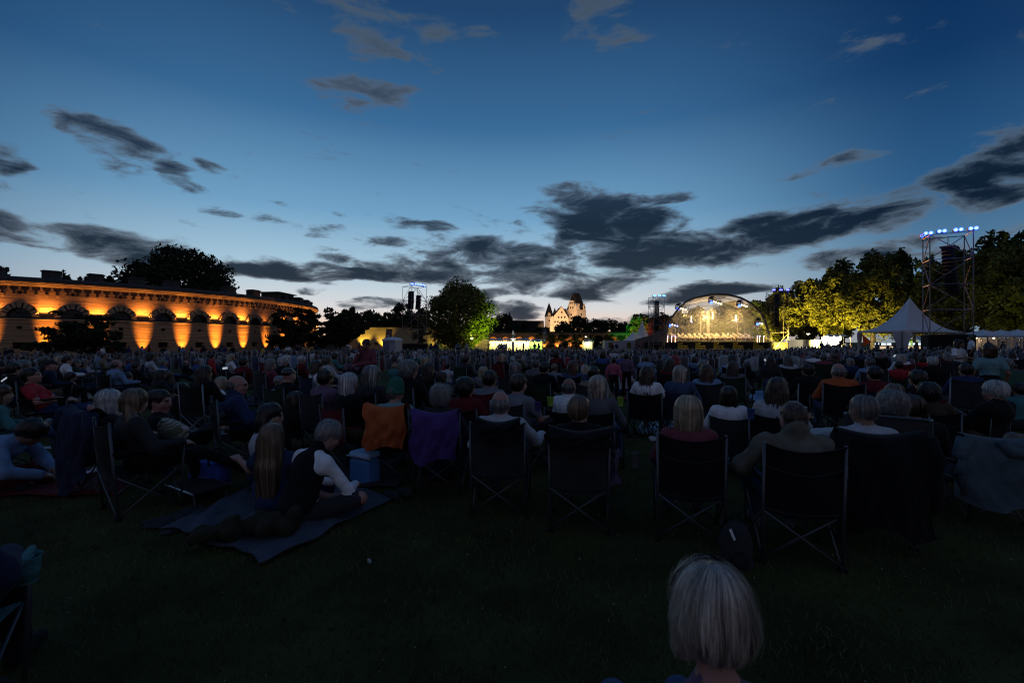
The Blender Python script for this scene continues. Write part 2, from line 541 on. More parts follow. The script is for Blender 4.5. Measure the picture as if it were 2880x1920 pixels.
# frieze of little arches on corbels
def arc(r, n, a0=0.0, a1=math.pi, cx=0.0, cz=0.0):
    return [(cx + r * math.cos(a0 + (a1 - a0) * i / n), cz + r * math.sin(a0 + (a1 - a0) * i / n)) for i in range(n + 1)]
SP = 1.24
hw = RAD(SP) * FR / 2 - 0.004
op = arc(0.29, 10, 0, math.pi, 0, 7.34)
outl = []
for x, z in op:
    outl.append((x * hw / 0.29, 8.06 if abs(x) < 0.285 else 8.06))
inner = [(0.29, 7.2)] + op + [(-0.29, 7.2)]
outer = [(hw, 7.2)] + [(x * hw / 0.29, 8.06) for x, z in op] + [(-hw, 7.2)]
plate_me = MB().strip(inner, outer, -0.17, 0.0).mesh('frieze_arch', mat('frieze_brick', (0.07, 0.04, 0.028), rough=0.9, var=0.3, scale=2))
ring_me = MB().strip(arc(0.292, 10, 0.12, math.pi - 0.12, 0, 7.34), arc(0.36, 10, 0.12, math.pi - 0.12, 0, 7.34), -0.23, -0.172).box((0, -0.20, 7.85), (0.2, 0.055, 0.40)).mesh('arch_moulding', stone_m)
corb_me = MB().box((0, -0.115, 7.09), (0.24, 0.22, 0.20)).box((0, -0.07, 6.96), (0.16, 0.13, 0.06)).mesh('corbel', stone_m)
eye_me = MB().add([(0.17 * math.cos(i * math.pi / 6), -0.01, 7.32 + 0.17 * math.sin(i * math.pi / 6)) for i in range(12)], [tuple(range(12))]).mesh('oculus', void_m)
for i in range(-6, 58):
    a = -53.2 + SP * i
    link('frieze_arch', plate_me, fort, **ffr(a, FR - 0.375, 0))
    if i < 46:
        link('arch_moulding', ring_me, fort, **ffr(a, FR - 0.375, 0))
        link('corbel', corb_me, fort, **ffr(a + SP / 2, FR - 0.375, 0))
    if i % 5 == 0: link('oculus', eye_me, fort, **ffr(a, FR - 0.375, 0))
# fan windows: a half round opening under a fan of stones
jamb = [(1.02, 4.3)] + arc(1.02, 14, 0, math.pi, 0, 4.48) + [(-1.02, 4.3)]
rim = [(1.66, 4.3)] + arc(1.66, 14, 0, math.pi, 0, 4.48) + [(-1.66, 4.3)]
sur_me = MB().strip(jamb, rim, -0.36, 0.02).mesh('window_surround', dark_stone)
vous = []
for k in range(9):
    a0, a1 = math.pi * (k + 0.10) / 9, math.pi * (k + 0.90 - (0.22 if k % 2 else 0)) / 9
    vous.append(MB().strip(arc(1.04, 2, a0, a1, 0, 4.48), arc(1.60 + 0.06 * (k % 2), 2, a0, a1, 0, 4.48), -0.50 - 0.05 * (k % 2), -0.361).mesh('voussoir', stone_m))
glz_me = MB().add([(x, 0.25, z) for x, z in jamb], [tuple(range(len(jamb)))]).mesh('pane', film('old_glass', (0.02, 0.03, 0.04), 1.0, 0.2))
mun = MB()
for k in range(1, 6):
    a = math.pi * k / 6
    mun.tube((0, 0.22, 4.48), (1.0 * math.cos(a), 0.22, 4.48 + 1.0 * math.sin(a)), 0.025, 4)
mun.path([(x * 0.5, 0.22, 4.48 + z * 0.5) for x, z in arc(1.0, 10)], 0.025, 4)
mun_me = mun.mesh('glazing_bar', dark_stone)
for w in WIN:
    if w > 22: continue
    s_ = link('window', sur_me, fort, **ffr(w, FR - 0.38, 0))
    link('pane', glz_me, s_); link('glazing_bar', mun_me, s_)
    for v_ in vous: link('voussoir', v_, s_)
# chimney blocks and a hut on the roof
def block(a, r, w, h):
    bb = MB().box((0, 0, h * 0.41), (w, w * 0.85, h * 0.82)).box((0, 0, h * 0.88), (w * 1.12, w * 0.96, h * 0.10)).box((0, 0, h * 0.96), (w * 0.9, w * 0.75, h * 0.10))
    bb.build('chimney_block', dark_stone, fort, **ffr(a, FR - r, 9.1))
for a, w, h in ((-56.5, 1.6, 1.1), (-49.7, 1.65, 1.1), (-44.0, 1.55, 1.1), (-38.1, 1.6, 1.1), (-32.5, 1.6, 1.1), (-20.9, 1.6, 1.15), (-14.2, 1.6, 1.15), (5.5, 1.7, 1.2), (13, 1.7, 1.2), (20, 1.7, 1.2)):
    block(a, 1.6, w, h)
bb = MB().box((0, 0, 1.0), (6.4, 4.2, 2.0)).box((0, 0, 2.1), (7.4, 5.2, 0.24))
bb.add([(-3.7, -2.6, 2.22), (3.7, -2.6, 2.22), (3.7, 2.6, 2.22), (-3.7, 2.6, 2.22), (0, 0, 2.75)], [(0, 1, 4), (1, 2, 4), (2, 3, 4), (3, 0, 4)])
hut = bb.build('roof_hut', dark_stone, fort, **ffr(-1.5, FR - 3.2, 9.0), scale=(0.8, 0.8, 0.72))
for x in (-1.7, 1.7):
    MB().box((x, -2.11, 0.95), (1.5, 0.06, 1.3)).build('opening', void_m, hut)
# floodlights at the foot of the wall and on the ledge, halfway between the windows
flood_me = MB().box((0, 0, 0.12), (0.34, 0.2, 0.18)).tube((0, 0, 0), (0, 0, 0.06), 0.06).mesh('floodlight', mat('lamp_black', (0.02, 0.02, 0.022), rough=0.5))
for i, w in enumerate(WIN):
    a = w + 3.1
    if a > 20: continue
    big = 1.0 if i != 8 else 0.15
    o = link('wall_floodlight', flood_me, None, Vector(fpt(a, FR + 2.5, FZ)) + FC, (0, 0, RAD(a) + math.pi / 2))
    tag(o, 'small black floodlight on the grass before the fort, %s from the left' % ORDN[i], 'floodlight', 'floodlights washing the fort wall')
    pw_ = (1.0, 0.75, 1.25, 0.6, 0.85, 1.2, 1.4, 1.1, 0.8)[i % 9]
    AMB = (1.0, 0.37, 0.045)
    spot('fort_lamp_light', Vector(fpt(a, FR + 1.0, FZ + 0.32)) + FC, Vector(fpt(a, FR, FZ + 0.32 + 2.25)) + FC, 2600 * pw_, AMB, 42, 1.0, 0.06)
    spot('fort_lamp_beam', Vector(fpt(a, FR + 2.5, FZ + 0.32)) + FC, Vector(fpt(a, FR, 3.3)) + FC, 2300 * pw_, AMB, 29, 1.0, 0.06)
    o = link('ledge_floodlight', flood_me, None, Vector(fpt(a, FR + 0.12, 4.62)) + FC, (0, 0, RAD(a) + math.pi / 2), (5.0, 0.5, 0.8))
    tag(o, 'long low floodlight strip on the fort ledge, %s from the left' % ORDN[i], 'floodlight', 'floodlights on the fort ledge')
    la = bpy.data.lights.new('fort_ledge_light', 'AREA')
    la.shape = 'RECTANGLE'; la.size = 1.8; la.size_y = 0.08; la.energy = 200 * big * (0.8 + 0.4 * rnd.random()); la.color = ORANGE; la.spread = RAD(150)
    lo_o = bpy.data.objects.new('fort_ledge_light', la); COL.objects.link(lo_o)
    lo_o.location = Vector(fpt(a, FR + 0.10, 4.86)) + FC
    q = Vector(fpt(a, FR - 0.42, 6.8)) - Vector(fpt(a, FR + 0.10, 4.86))
    zv = -q.normalized(); xv = Vector((-math.sin(RAD(a)), math.cos(RAD(a)), 0)); yv2 = zv.cross(xv)
    lo_o.rotation_euler = Matrix((xv, yv2, zv)).transposed().to_euler()

# ------------------------------------------------------------------ yellow lit wall behind the trees
ywall = empty('rampart_wall', (-24.5, 106, 0), 0, 'low brick rampart wall lit yellow behind the left speaker tower', 'wall')
yb = mat('rampart_brick', (0.36, 0.29, 0.16), rough=0.9, var=0.3, scale=1.0, stretch=(0.4, 0.4, 5), bump=0.5)
bb = MB().box((0, 0.6, 1.7), (38, 1.2, 6.4))
bb.build('wall_face', yb, ywall)
MB().box((0, 0.5, 4.98), (38.4, 1.6, 0.14)).build('coping', dark_stone, ywall)
for x in (-16, -10, -7.1, -3, 3, 9, 15):
    MB().box((x, -0.02, 1.2), (0.8, 0.1, 0.6)).build('loophole', void_m, ywall)
def wall_lamp(px, d, power, col, label, z=0.1, cone=75, off=1.0, tz=4.5, grp=None):
    x = gx(px, d)
    o = link('ground_floodlight', flood_me, None, (x, d - off - 0.05, gz(x, d)))
    tag(o, label, 'floodlight', grp)
    return spot('floodlight_light', (x, d - off, gz(x, d) + 0.3), (x, d - 0.1, tz), power, col, cone, 0.8, 0.06)
for k_, (px, pw) in enumerate(((1024, 3400), (1078, 2200), (1215, 420), (1250, 600), (1295, 600), (1340, 600))):
    wall_lamp(px, 106, pw, (1.0, 0.66, 0.10), 'small floodlight at the foot of the yellow rampart wall, %s from the left' % ORDN[k_], grp='floodlights along the rampart wall')

# ------------------------------------------------------------------ brick arcade with lit niches
AD = 135.0
arcade = empty('brick_arcade', (gx(1670, AD), AD, 0), 0, 'long low brick arcade with lit niches below the castle', 'arcade')
ab = mat('arcade_brick', (0.28, 0.155, 0.09), rough=0.9, var=0.35, scale=1.2, stretch=(0.4, 0.4, 5), bump=0.5)
AX0, AX1 = gx(1360, AD) - arcade.location.x, gx(2000, AD) - arcade.location.x
NICHE = [1387, 1422, 1459.5, 1494.6, 1530.7, 1568, 1602, 1637, 1727, 1761, 1827, 1862]
cents = sorted([(gx(p, AD) - arcade.location.x, 1.35, 1.75) for p in NICHE] + [(gx(1683, AD) - arcade.location.x, 1.75, 1.9)])
x = AX0
front = MB()
for cx_, r_, s_ in cents:
    front.box(((x + cx_ - r_) / 2, 0.4, 1.6), (cx_ - r_ - x, 0.8, 5.2))
    ar = arc(r_, 12, math.pi, 0, cx_, s_)
    front.strip(ar, [(px_, 4.2) for px_, _ in ar], 0.0, 0.8)
    x = cx_ + r_
front.box(((x + AX1) / 2, 0.4, 1.6), (AX1 - x, 0.8, 5.2))
front.build('arcade_front', ab, arcade)
MB().box(((AX0 + AX1) / 2, 0.35, 4.30), (AX1 - AX0 + 0.3, 1.2, 0.2)).build('coping', dark_stone, arcade)
MB().box(((AX0 + AX1) / 2, 2.6, 4.5), (AX1 - AX0, 3.6, 0.35)).build('earth_bank', mat('bank', (0.02, 0.03, 0.012)), arcade)
for cx_, r_, s_ in cents:
    gate = r_ > 1.5
    if not gate:
        MB().box((cx_, 0.86, 1.2), (2 * r_ + 0.1, 0.1, 4.4)).build('niche_back', ab, arcade)
        MB().box((cx_, 0.80, 1.6), (0.45, 0.06, 0.5)).build('loophole', void_m, arcade)
    MB().strip(arc(r_ - 0.002, 12, 0, math.pi, cx_, s_), arc(r_ + 0.3, 12, 0, math.pi, cx_, s_), -0.05, -0.003).build('arch_ring', ab, arcade)
for i, p in enumerate(NICHE):
    xx = gx(p, AD)
    o = link('niche_lamp', flood_me, None, (xx, AD + 0.15, gz(xx, AD)))
    tag(o, 'small floodlight inside the %s niche of the brick arcade' % ORDN[i], 'floodlight', 'lamps in the arcade niches')
    spot('niche_light', (xx, AD + 0.3, gz(xx, AD) + 0.3 if i > 3 else 1.2), (xx, AD + 0.8, 3.4), 900 if i > 3 else 600, (1.0, 0.52, 0.10), 80, 0.8, 0.05)

# ------------------------------------------------------------------ castle
CD = 320.0
castle = empty('castle', (gx(1595, CD), CD, 0), 0, 'white gabled castle with steep dark tower roof, floodlit beyond the arcade', 'castle')
cw = mat('castle_plaster', (0.62, 0.53, 0.42), rough=0.9, var=0.12, scale=0.4)
cr = mat('castle_roof', (0.014, 0.010, 0.009), rough=0.8, var=0.3, scale=1.0)
def cxz(px, py):
    return (px - 1595) / 4.0, (CY - py) / 4.0 + EYE
def cwin(px, py, w=0.9, h=1.3, y=-0.02, rz=0.0, M=None):
    x, z = cxz(px, py)
    bb = MB().box((0, 0, 0), (w, 0.3, h))
    o = bb.build('window', void_m, castle, loc=(x, y, z), rot=(0, 0, rz))
    MB().box((0, -0.02, -h / 2 - 0.1), (w + 0.4, 0.4, 0.18)).build('sill', cw, o)
# gabled hall
x0, x1 = -10.6, 1.0
MB().prism([(x0, 0), (x1, 0), (x1, 18.4), ((x0 + x1) / 2 + 1.0, 26.6), (x0, 18.4)][::-1], 0, 24).build('hall_wall', cw, castle)
ap = (x0 + x1) / 2 + 1.0
MB().prism([(x0 - 0.5, 17.9), (ap, 26.3), (x1 + 0.4, 18.6), (x1 + 0.4, 19.2), (ap, 26.95), (x0 - 0.5, 18.5)][::-1], 0.25, 24.5).build('hall_roof', cr, castle)
MB().box((x0 + 5.6, -0.25, 13.1), (9.6, 0.5, 0.35)).build('string_course', cw, castle)
for px, py in ((1580, 878), (1571, 892), (1579.5, 892), (1588.5, 892), (1561, 905), (1569, 905), (1579.5, 905), (1591, 905), (1560, 922), (1575, 922)):
    cwin(px, py)
# left tower with spire
tx, ty = -12.6, 1.0
MB().box((tx, ty, 9.8), (4.9, 5.0, 19.8)).build('corner_tower', cw, castle)
MB().lathe([(3.3, 19.4), (2.1, 23.5), (0.9, 27.2), (0.02, 29.4)], 8, (tx, ty, 0)).build('spire', cr, castle)
MB().prism([(-1.0, 0), (1.0, 0), (1.0, 1.6), (0, 3.2), (-1.0, 1.6)][::-1], -1.4, 0.6).build('dormer', cw, castle, loc=(tx - 0.2, ty - 1.6, 19.5))
for px, py in ((1544, 902), (1544, 924), (1543, 885)): cwin(px, py, y=-1.55)
MB().tube((-8.4, 3.0, 10), (-8.4, 3.0, 19.6), 1.6, 8).build('turret', cw, castle)
MB().lathe([(1.9, 19.4), (1.2, 22.5), (0.02, 26.2)], 8, (-8.4, 3.0, 0)).build('spire', cr, castle)
MB().box((-1.0, 3.5, 22.0), (1.8, 1.8, 6.4)).build('chimney', dark_stone, castle)
# great tower, one corner towards us
keep = MB()
th = RAD(40)
KM = Matrix.Translation((7.1, 5.5, 0)) @ Matrix.Rotation(th, 4, 'Z')
s = 9.9
keep.box((0, 0, 12.2), (s, s, 24.4), 0, KM)
keep.build('great_tower', cw, castle)
for z in (23.7, 18.6):
    MB().box((0, 0, z), (s + 0.35, s + 0.35, 0.3), 0, KM).build('string_course', cw, castle)
rf = MB()
h = s / 2 - 0.15
lo_ = [(-h, -h, 24.5), (h, -h, 24.5), (h, h, 24.5), (-h, h, 24.5)]
mid = [(-h * .80, -h * .78, 28.6), (h * .80, -h * .78, 28.6), (h * .80, h * .78, 28.6), (-h * .80, h * .78, 28.6)]
hi_ = [(-2.5, -0.9, 36.4), (2.5, -0.9, 36.4), (2.5, 0.9, 36.4), (-2.5, 0.9, 36.4)]
rf.add(lo_ + mid + hi_, [(i, (i + 1) % 4, 4 + (i + 1) % 4, 4 + i) for i in range(4)] + [(4 + i, 4 + (i + 1) % 4, 8 + (i + 1) % 4, 8 + i) for i in range(4)] + [(8, 9, 10, 11)], 0, KM)
rf.build('tower_roof', cr, castle)
GM = KM @ Matrix.Rotation(-math.pi / 2, 4, 'Z')
MB().prism([(-3.4, 24.4), (3.4, 24.4), (2.5, 28.0), (1.5, 31.0), (-1.5, 31.0), (-2.5, 28.0)][::-1], -s / 2 - 0.25, -s / 2 + 3.2, 0, GM).build('roof_gable', cw, castle)
for M_, xo in ((KM, -2.6), (KM, 3.2), (GM, 3.9)):
    MB().prism([(xo - 0.9, 24.4), (xo + 0.9, 24.4), (xo + 0.9, 27.0), (xo, 28.8), (xo - 0.9, 27.0)][::-1], -s / 2 - 0.3, -s / 2 + 2.0, 0, M_).build('dormer', cw, castle)
for M_, xo, z in ((KM, -2.6, 26.2), (KM, 3.2, 26.2), (KM, 0, 21.0), (GM, -2.6, 25.8), (GM, -0.4, 25.8), (GM, 1.8, 25.8), (GM, 0, 21.0), (GM, -0.9, 29.2), (GM, 0.9, 29.2)):
    yy = -s / 2 - (0.32 if z > 24 else 0.02)
    MB().box((xo, yy, z), (0.9, 0.25, 1.3), 0, M_).build('window', void_m, castle)
for x_ in (-1.6, 1.6):
    MB().tube(KM @ Vector((x_, 0, 36.3)), KM @ Vector((x_, 0, 38.2)), 0.08, 5).build('finial', cr, castle)
for k_, (px, d, pw, tx_, tz_) in enumerate(((1515, CD - 32, 62000, 1572, 16), (1600, CD - 40, 66000, 1600, 18), (1690, CD - 30, 22000, 1640, 18))):
    x_ = gx(px, d)
    o = link('castle_floodlight', flood_me, None, (x_, d, 3.0), None, 3.0)
    tag(o, '%s floodlight on the bank below the castle, behind the arcade' % ['left', 'middle', 'right'][k_], 'floodlight', 'floodlights below the castle')
    spot('castle_light', (x_, d, 4.2), (gx(tx_, CD), CD, tz_), pw, (1.0, 0.62, 0.31), 62, 0.8, 0.4)
# roofs of the old town left of the castle
town = empty('town_building', (gx(1473, 300), 300, 0), 0, 'dark long roofed building with a small spire left of the castle', 'building')
MB().box((0, 6, 5), (26, 12, 11)).build('wall', mat('town_wall', (0.05, 0.045, 0.04)), town)
MB().prism([(-13.5, 10.2), (13.5, 10.2), (13.2, 15.6), (-11, 15.9)][::-1], 0, 12).build('roof', cr, town)
MB().lathe([(1.7, 15.5), (1.5, 17), (0.02, 22)], 8, (-9.4, 5, 0)).build('spirelet', cr, town)
for x_ in range(-11, 12, 4): MB().box((x_, -0.02, 7), (1.1, 0.2, 1.6)).build('window', void_m, town)
# ------------------------------------------------------------------ trees
def leaf_mat(name, col, trans=0.25):
    if name in MATS: return MATS[name]
    m = mat(name, col, rough=0.75, var=0.45, scale=0.7, spec=0.15)
    return m
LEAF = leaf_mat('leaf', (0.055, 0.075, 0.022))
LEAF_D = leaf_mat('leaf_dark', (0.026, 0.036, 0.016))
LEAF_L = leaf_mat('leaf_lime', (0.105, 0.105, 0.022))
BARK = mat('bark', (0.06, 0.048, 0.036), var=0.4, scale=3, stretch=(1, 1, 0.3), bump=0.7)
def crown_mesh(name, seed, n, rx, ry, zc, rz, clumps, leaf, m, shape='round', droop=0.0, hole=0.0):
    r = np.random.default_rng(seed)
    u = r.normal(size=(clumps, 3)); u /= np.linalg.norm(u, axis=1)[:, None]
    rad = 0.42 + 0.56 * r.random(clumps) ** 0.6
    c = u * rad[:, None]
    if shape == 'cone':
        t = (c[:, 2] + 1) / 2
        c[:, :2] *= (1.15 - 0.85 * t)[:, None]
    elif shape == 'spread':
        c[:, 2] = np.abs(c[:, 2]) ** 1.2 * np.sign(c[:, 2]) * 0.9
    elif shape == 'oval':
        t = (c[:, 2] + 1) / 2
        c[:, :2] *= (0.62 + 0.55 * np.sin(np.pi * np.clip(t * 0.9 + 0.12, 0, 1)))[:, None]
    size = 0.13 + 0.17 * r.random(clumps)
    if shape == 'branchy':                      # sprays of foliage along drooping boughs
        nb = 26
        ba = r.random(nb) * 2 * np.pi; be = r.random(nb) ** 0.9; bl = 0.75 + 0.35 * r.random(nb)
        which = r.integers(0, nb, clumps); tt = 0.25 + 0.8 * r.random(clumps)
        el2 = be[which] * 1.35
        rr_ = bl[which] * tt * (1.0 - 0.25 * be[which])
        c = np.stack([np.cos(ba[which]) * rr_ * np.cos(el2 * 0.75), np.sin(ba[which]) * rr_ * np.cos(el2 * 0.75), -0.80 + 2.05 * be[which] * tt - 0.25 * tt ** 2], 1) + r.normal(size=(clumps, 3)) * 0.05
        size = 0.07 + 0.08 * r.random(clumps)
    k = r.integers(0, clumps, n)
    d = r.normal(size=(n, 3)); d /= np.linalg.norm(d, axis=1)[:, None]
    q = c[k] + d * (size[k] * r.random(n) ** 0.35)[:, None] * np.array([1.15, 1.15, 0.75])
    q[:, 2] -= droop * (np.hypot(q[:, 0], q[:, 1]) ** 2)
    p = q * np.array([rx, ry, rz]) + np.array([0, 0, zc])
    ax = r.normal(size=(n, 3)); ax /= np.linalg.norm(ax, axis=1)[:, None]
    bx = np.cross(ax, r.normal(size=(n, 3))); bx /= np.linalg.norm(bx, axis=1)[:, None]
    L_ = leaf * (0.55 + 0.9 * r.random(n))[:, None]
    v = np.stack([p - ax * L_, p + bx * L_ * 0.45, p + ax * L_, p - bx * L_ * 0.45], 1).reshape(-1, 3)
    me = np_mesh(name, v, np.arange(n * 4).reshape(-1, 4), m)
    return me, c * np.array([rx, ry, rz]) + np.array([0, 0, zc])
def trunk_mesh(name, seed, h, r0, cents, lean=0.0, multi=1):
    r = random.Random(seed)
    bb = MB()
    for q in range(multi):
        ox, oy = (r.uniform(-1, 1) * 0.5 * (multi > 1), r.uniform(-1, 1) * 0.5 * (multi > 1))
        pts = [Vector((ox, oy, -0.3)), Vector((ox * 1.4 + lean * 0.3, oy * 1.4, h * 0.35)), Vector((ox * 2.4 + lean * 0.7, oy * 2.4, h * 0.7)), Vector((ox * 3 + lean, oy * 3, h))]
        bb.path(pts, [r0 * 1.3, r0, r0 * 0.75, r0 * 0.35], 8)
    idx = sorted(range(len(cents)), key=lambda i: r.random())[:14]
    for i in idx:
        c = Vector(cents[i])
        z0 = min(h * 0.9, max(h * 0.35, c.z * 0.6))
        a = Vector((lean * z0 / h, 0, z0))
        mid_ = a.lerp(c, 0.5) + Vector((0, 0, 0.25))
        bb.path([a, mid_, c], [r0 * 0.4, r0 * 0.24, r0 * 0.07], 5)
    return bb.mesh(name, BARK, True)
def tree(name, label, x, y, H, w, n=6000, leaf=0.3, base=0.28, m=None, shape='round', seed=1, group=None, depth=None, clumps=70, multi=1, z=None, droop=0.0, cat='tree'):
    zc = H * (1 + base) / 2; rz = H * (1 - base) / 2
    t = empty(name, (x, y, gz(x, y) if z is None else z), 0, label, cat, group)
    me, c = crown_mesh('crown', seed, n, w / 2, (depth or w) / 2, zc, rz, clumps, leaf, m or LEAF, shape, droop)
    link('trunk', trunk_mesh('trunk', seed, H * (base + 0.42), max(0.05, 0.020 * H), c, multi=multi), t)
    link('crown', me, t)
    return t
def tree_px(name, label, px0, px1, ytop, d, **kw):
    H = EYE + (CY - ytop) / F * d
    xx = gx((px0 + px1) / 2, d)
    return tree(name, label, xx, d, H * 1.0 - gz(xx, d), (px1 - px0) / F * d, **kw)
# left
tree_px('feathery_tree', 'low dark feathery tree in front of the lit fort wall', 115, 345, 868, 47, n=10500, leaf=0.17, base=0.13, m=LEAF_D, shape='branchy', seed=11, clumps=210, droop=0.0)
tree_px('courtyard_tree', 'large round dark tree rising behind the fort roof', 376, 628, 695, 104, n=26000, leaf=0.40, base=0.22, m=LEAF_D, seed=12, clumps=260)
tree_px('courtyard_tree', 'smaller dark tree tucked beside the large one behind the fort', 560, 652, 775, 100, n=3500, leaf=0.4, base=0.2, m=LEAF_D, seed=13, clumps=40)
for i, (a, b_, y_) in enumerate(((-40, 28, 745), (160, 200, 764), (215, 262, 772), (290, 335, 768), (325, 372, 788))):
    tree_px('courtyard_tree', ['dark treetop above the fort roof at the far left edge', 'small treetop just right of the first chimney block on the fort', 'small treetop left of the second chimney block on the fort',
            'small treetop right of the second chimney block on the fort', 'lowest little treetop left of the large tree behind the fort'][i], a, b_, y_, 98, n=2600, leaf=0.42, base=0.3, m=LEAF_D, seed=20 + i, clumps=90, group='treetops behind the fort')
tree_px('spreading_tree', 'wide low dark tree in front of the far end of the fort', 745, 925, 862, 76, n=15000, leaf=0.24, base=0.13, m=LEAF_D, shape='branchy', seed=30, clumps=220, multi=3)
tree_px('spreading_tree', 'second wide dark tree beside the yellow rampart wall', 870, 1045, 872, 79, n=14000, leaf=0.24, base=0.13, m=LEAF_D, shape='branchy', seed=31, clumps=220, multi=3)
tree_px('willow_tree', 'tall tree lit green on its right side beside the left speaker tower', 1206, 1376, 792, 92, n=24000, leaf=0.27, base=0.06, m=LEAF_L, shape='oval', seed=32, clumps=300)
tree_px('small_tree', 'small bare stemmed tree behind the left speaker tower', 1148, 1208, 905, 96, n=1500, leaf=0.2, base=0.3, m=LEAF, seed=33, clumps=30, multi=4)
# far trees on the skyline
far = [(1005, 1075, 868, 140), (1060, 1130, 880, 145), (1105, 1165, 852, 150), (1160, 1215, 872, 150), (960, 1010, 862, 138), (1385, 1445, 884, 170), (1352, 1400, 892, 165), (1430, 1500, 905, 175),
       (1560, 1610, 905, 205), (1595, 1660, 889, 210), (1650, 1705, 896, 205), (1690, 1745, 900, 200), (1735, 1780, 905, 195), (1500, 1545, 918, 190), (1815, 1850, 890, 150), (1845, 1885, 884, 150), (940, 985, 880, 140)]
for i, (a, b_, y_, d) in enumerate(far):
    where = 'left of the speaker tower by the rampart' if b_ < 1140 else 'behind the left speaker tower' if b_ < 1220 else 'between the green lit tree and the castle' if b_ < 1550 else 'below the castle' if b_ < 1710 else 'between the castle and the stage'
    tree_px('skyline_tree', 'far skyline tree %s, %s from left' % (where, (ORDN + ['seventeenth'])[sorted(q[0] for q in far).index(a)]), a - 6, b_ + 6, y_, d, n=3600, leaf=0.58, base=0.02, m=LEAF_D, seed=40 + i, clumps=120, group='far trees ' + where)
gt = tree_px('coloured_tree', 'tree lit green on the left and red on the right beside the stage', 1764, 1834, 884, 122, n=7000, leaf=0.36, base=0.05, m=LEAF, seed=70, clumps=120)
# avenue on the right: lit row and the darker row behind
row = [(2150, 2235, 812, 112, 'first lit tree right of the stage, brightest at its foot'), (2205, 2320, 783, 99, 'second lit tree right of the stage, behind the bright white stall'),
       (2290, 2400, 762, 90, 'lit yellow tree with a visible pale trunk behind the white stall'), (2390, 2520, 722, 82, 'tall half lit tree left of the pagoda tent peak'),
       (2500, 2610, 800, 80, 'lower dim tree directly behind the pagoda tent peak'), (2590, 2740, 735, 72, 'dim tree seen through the right speaker tower'), (2700, 2860, 700, 64, 'dark tall tree right of the speaker tower'),
       (2800, 3010, 660, 56, 'dark tree cut by the right edge of the picture')]
for i, (a, b_, y_, d, lb) in enumerate(row):
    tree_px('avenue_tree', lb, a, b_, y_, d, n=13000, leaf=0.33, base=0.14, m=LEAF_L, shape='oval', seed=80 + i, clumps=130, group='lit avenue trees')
row2 = [(2080, 2180, 838, 125), (2010, 2110, 850, 128), (2240, 2330, 790, 120), (2320, 2420, 735, 112), (2400, 2510, 702, 108), (2490, 2570, 705, 104), (2560, 2660, 718, 100), (2640, 2760, 690, 90), (2740, 2860, 662, 82), (2840, 2990, 650, 72), (1960, 2040, 872, 130), (1868, 1950, 872, 131), (1920, 2000, 866, 133)]
for i, (a, b_, y_, d) in enumerate(row2):
    lb = ['tree behind the right half of the stage', 'tree seen through the middle of the stage shell', 'back row tree above the first lit trees', 'back row dark tree with the left shoulder of the wood', 'tallest dark tree of the back row left of the tent peak',
          'dark back row tree just right of the tallest one', 'dark back row tree left of the speaker tower', 'dark back row tree behind the speaker tower', 'dark back row tree right of the speaker tower', 'dark back row tree at the right edge', 'low tree seen through the left half of the stage shell', 'dark tree behind the left end of the stage', 'dark tree between the masts seen through the stage'][i]
    tree_px('wood_tree', lb, a, b_, y_, d, n=6000, leaf=0.5, base=0.12, m=LEAF, seed=100 + i, clumps=90, group='back row trees on the right')
YG = (1.0, 0.74, 0.10)
def tree_flood(px, d, tpx, td, tz, power, col, label, cone=70, z=0.0):
    x_ = gx(px, d); z = gz(x_, d)
    o = link('tree_floodlight', flood_me, None, (x_, d, z), None, 1.6)
    tag(o, label, 'floodlight')
    spot('tree_light', (x_, d, z + 0.5), (gx(tpx, td), td, tz), power, col, cone, 0.7, 0.3)
tree_flood(2200, 88, 2245, 99, 5.0, 60000, YG, 'floodlight under the trees right of the stage', 95)
tree_flood(2300, 82, 2350, 90, 5.0, 28000, YG, 'floodlight beside the bright white stall', 95)
tree_flood(2405, 76, 2455, 82, 5.5, 11000, YG, 'floodlight left of the pagoda tent', 80)
tree_flood(2120, 106, 2090, 126, 6.0, 52000, (1.0, 0.78, 0.16), 'floodlight behind the stage pointed at the trees', 85)
tree_flood(2560, 70, 2590, 80, 4.0, 1600, YG, 'dim floodlight behind the pagoda tent', 80)
tree_flood(2790, 50, 2800, 58, 3.0, 700, (0.9, 0.9, 0.12), 'dim floodlight behind the right pavilions', 90)
tree_flood(1398, 85, 1352, 92, 4.6, 17000, (0.55, 1.0, 0.03), 'green floodlight at the foot of the green lit tree', 75)
tree_flood(1764, 112, 1776, 122, 5.0, 16000, (0.03, 1.0, 0.10), 'green floodlight below the two coloured tree', 55)
tree_flood(1828, 112, 1808, 122, 4.5, 14000, (1.0, 0.03, 0.04), 'red floodlight below the two coloured tree', 55)
# ivy on the arcade
for i, (a, b_) in enumerate(((1505, 1530), (1540, 1560), (1575, 1598), (1610, 1632), (1645, 1668), (1700, 1722), (1735, 1756))):
    x_ = gx((a + b_) / 2, AD); w_ = (b_ - a) / F * AD
    me, c = crown_mesh('foliage', 130 + i, 1400, w_ * 0.75, 0.5, 2.8, 2.0, 20, 0.24, LEAF, 'round')
    iv = empty('ivy', (x_, AD - 0.35, gz(x_, AD)), 0, 'curtain of ivy hanging on the arcade pier, number %s from the left' % ['one', 'two', 'three', 'four', 'five', 'six', 'seven'][i], 'ivy', 'ivy on the arcade')
    link('foliage', me, iv)
    MB().path([(0, 0.2, 0), (0.1, 0.15, 1.6), (-0.1, 0.2, 3.4)], [0.06, 0.05, 0.02], 5).build('stem', BARK, iv)

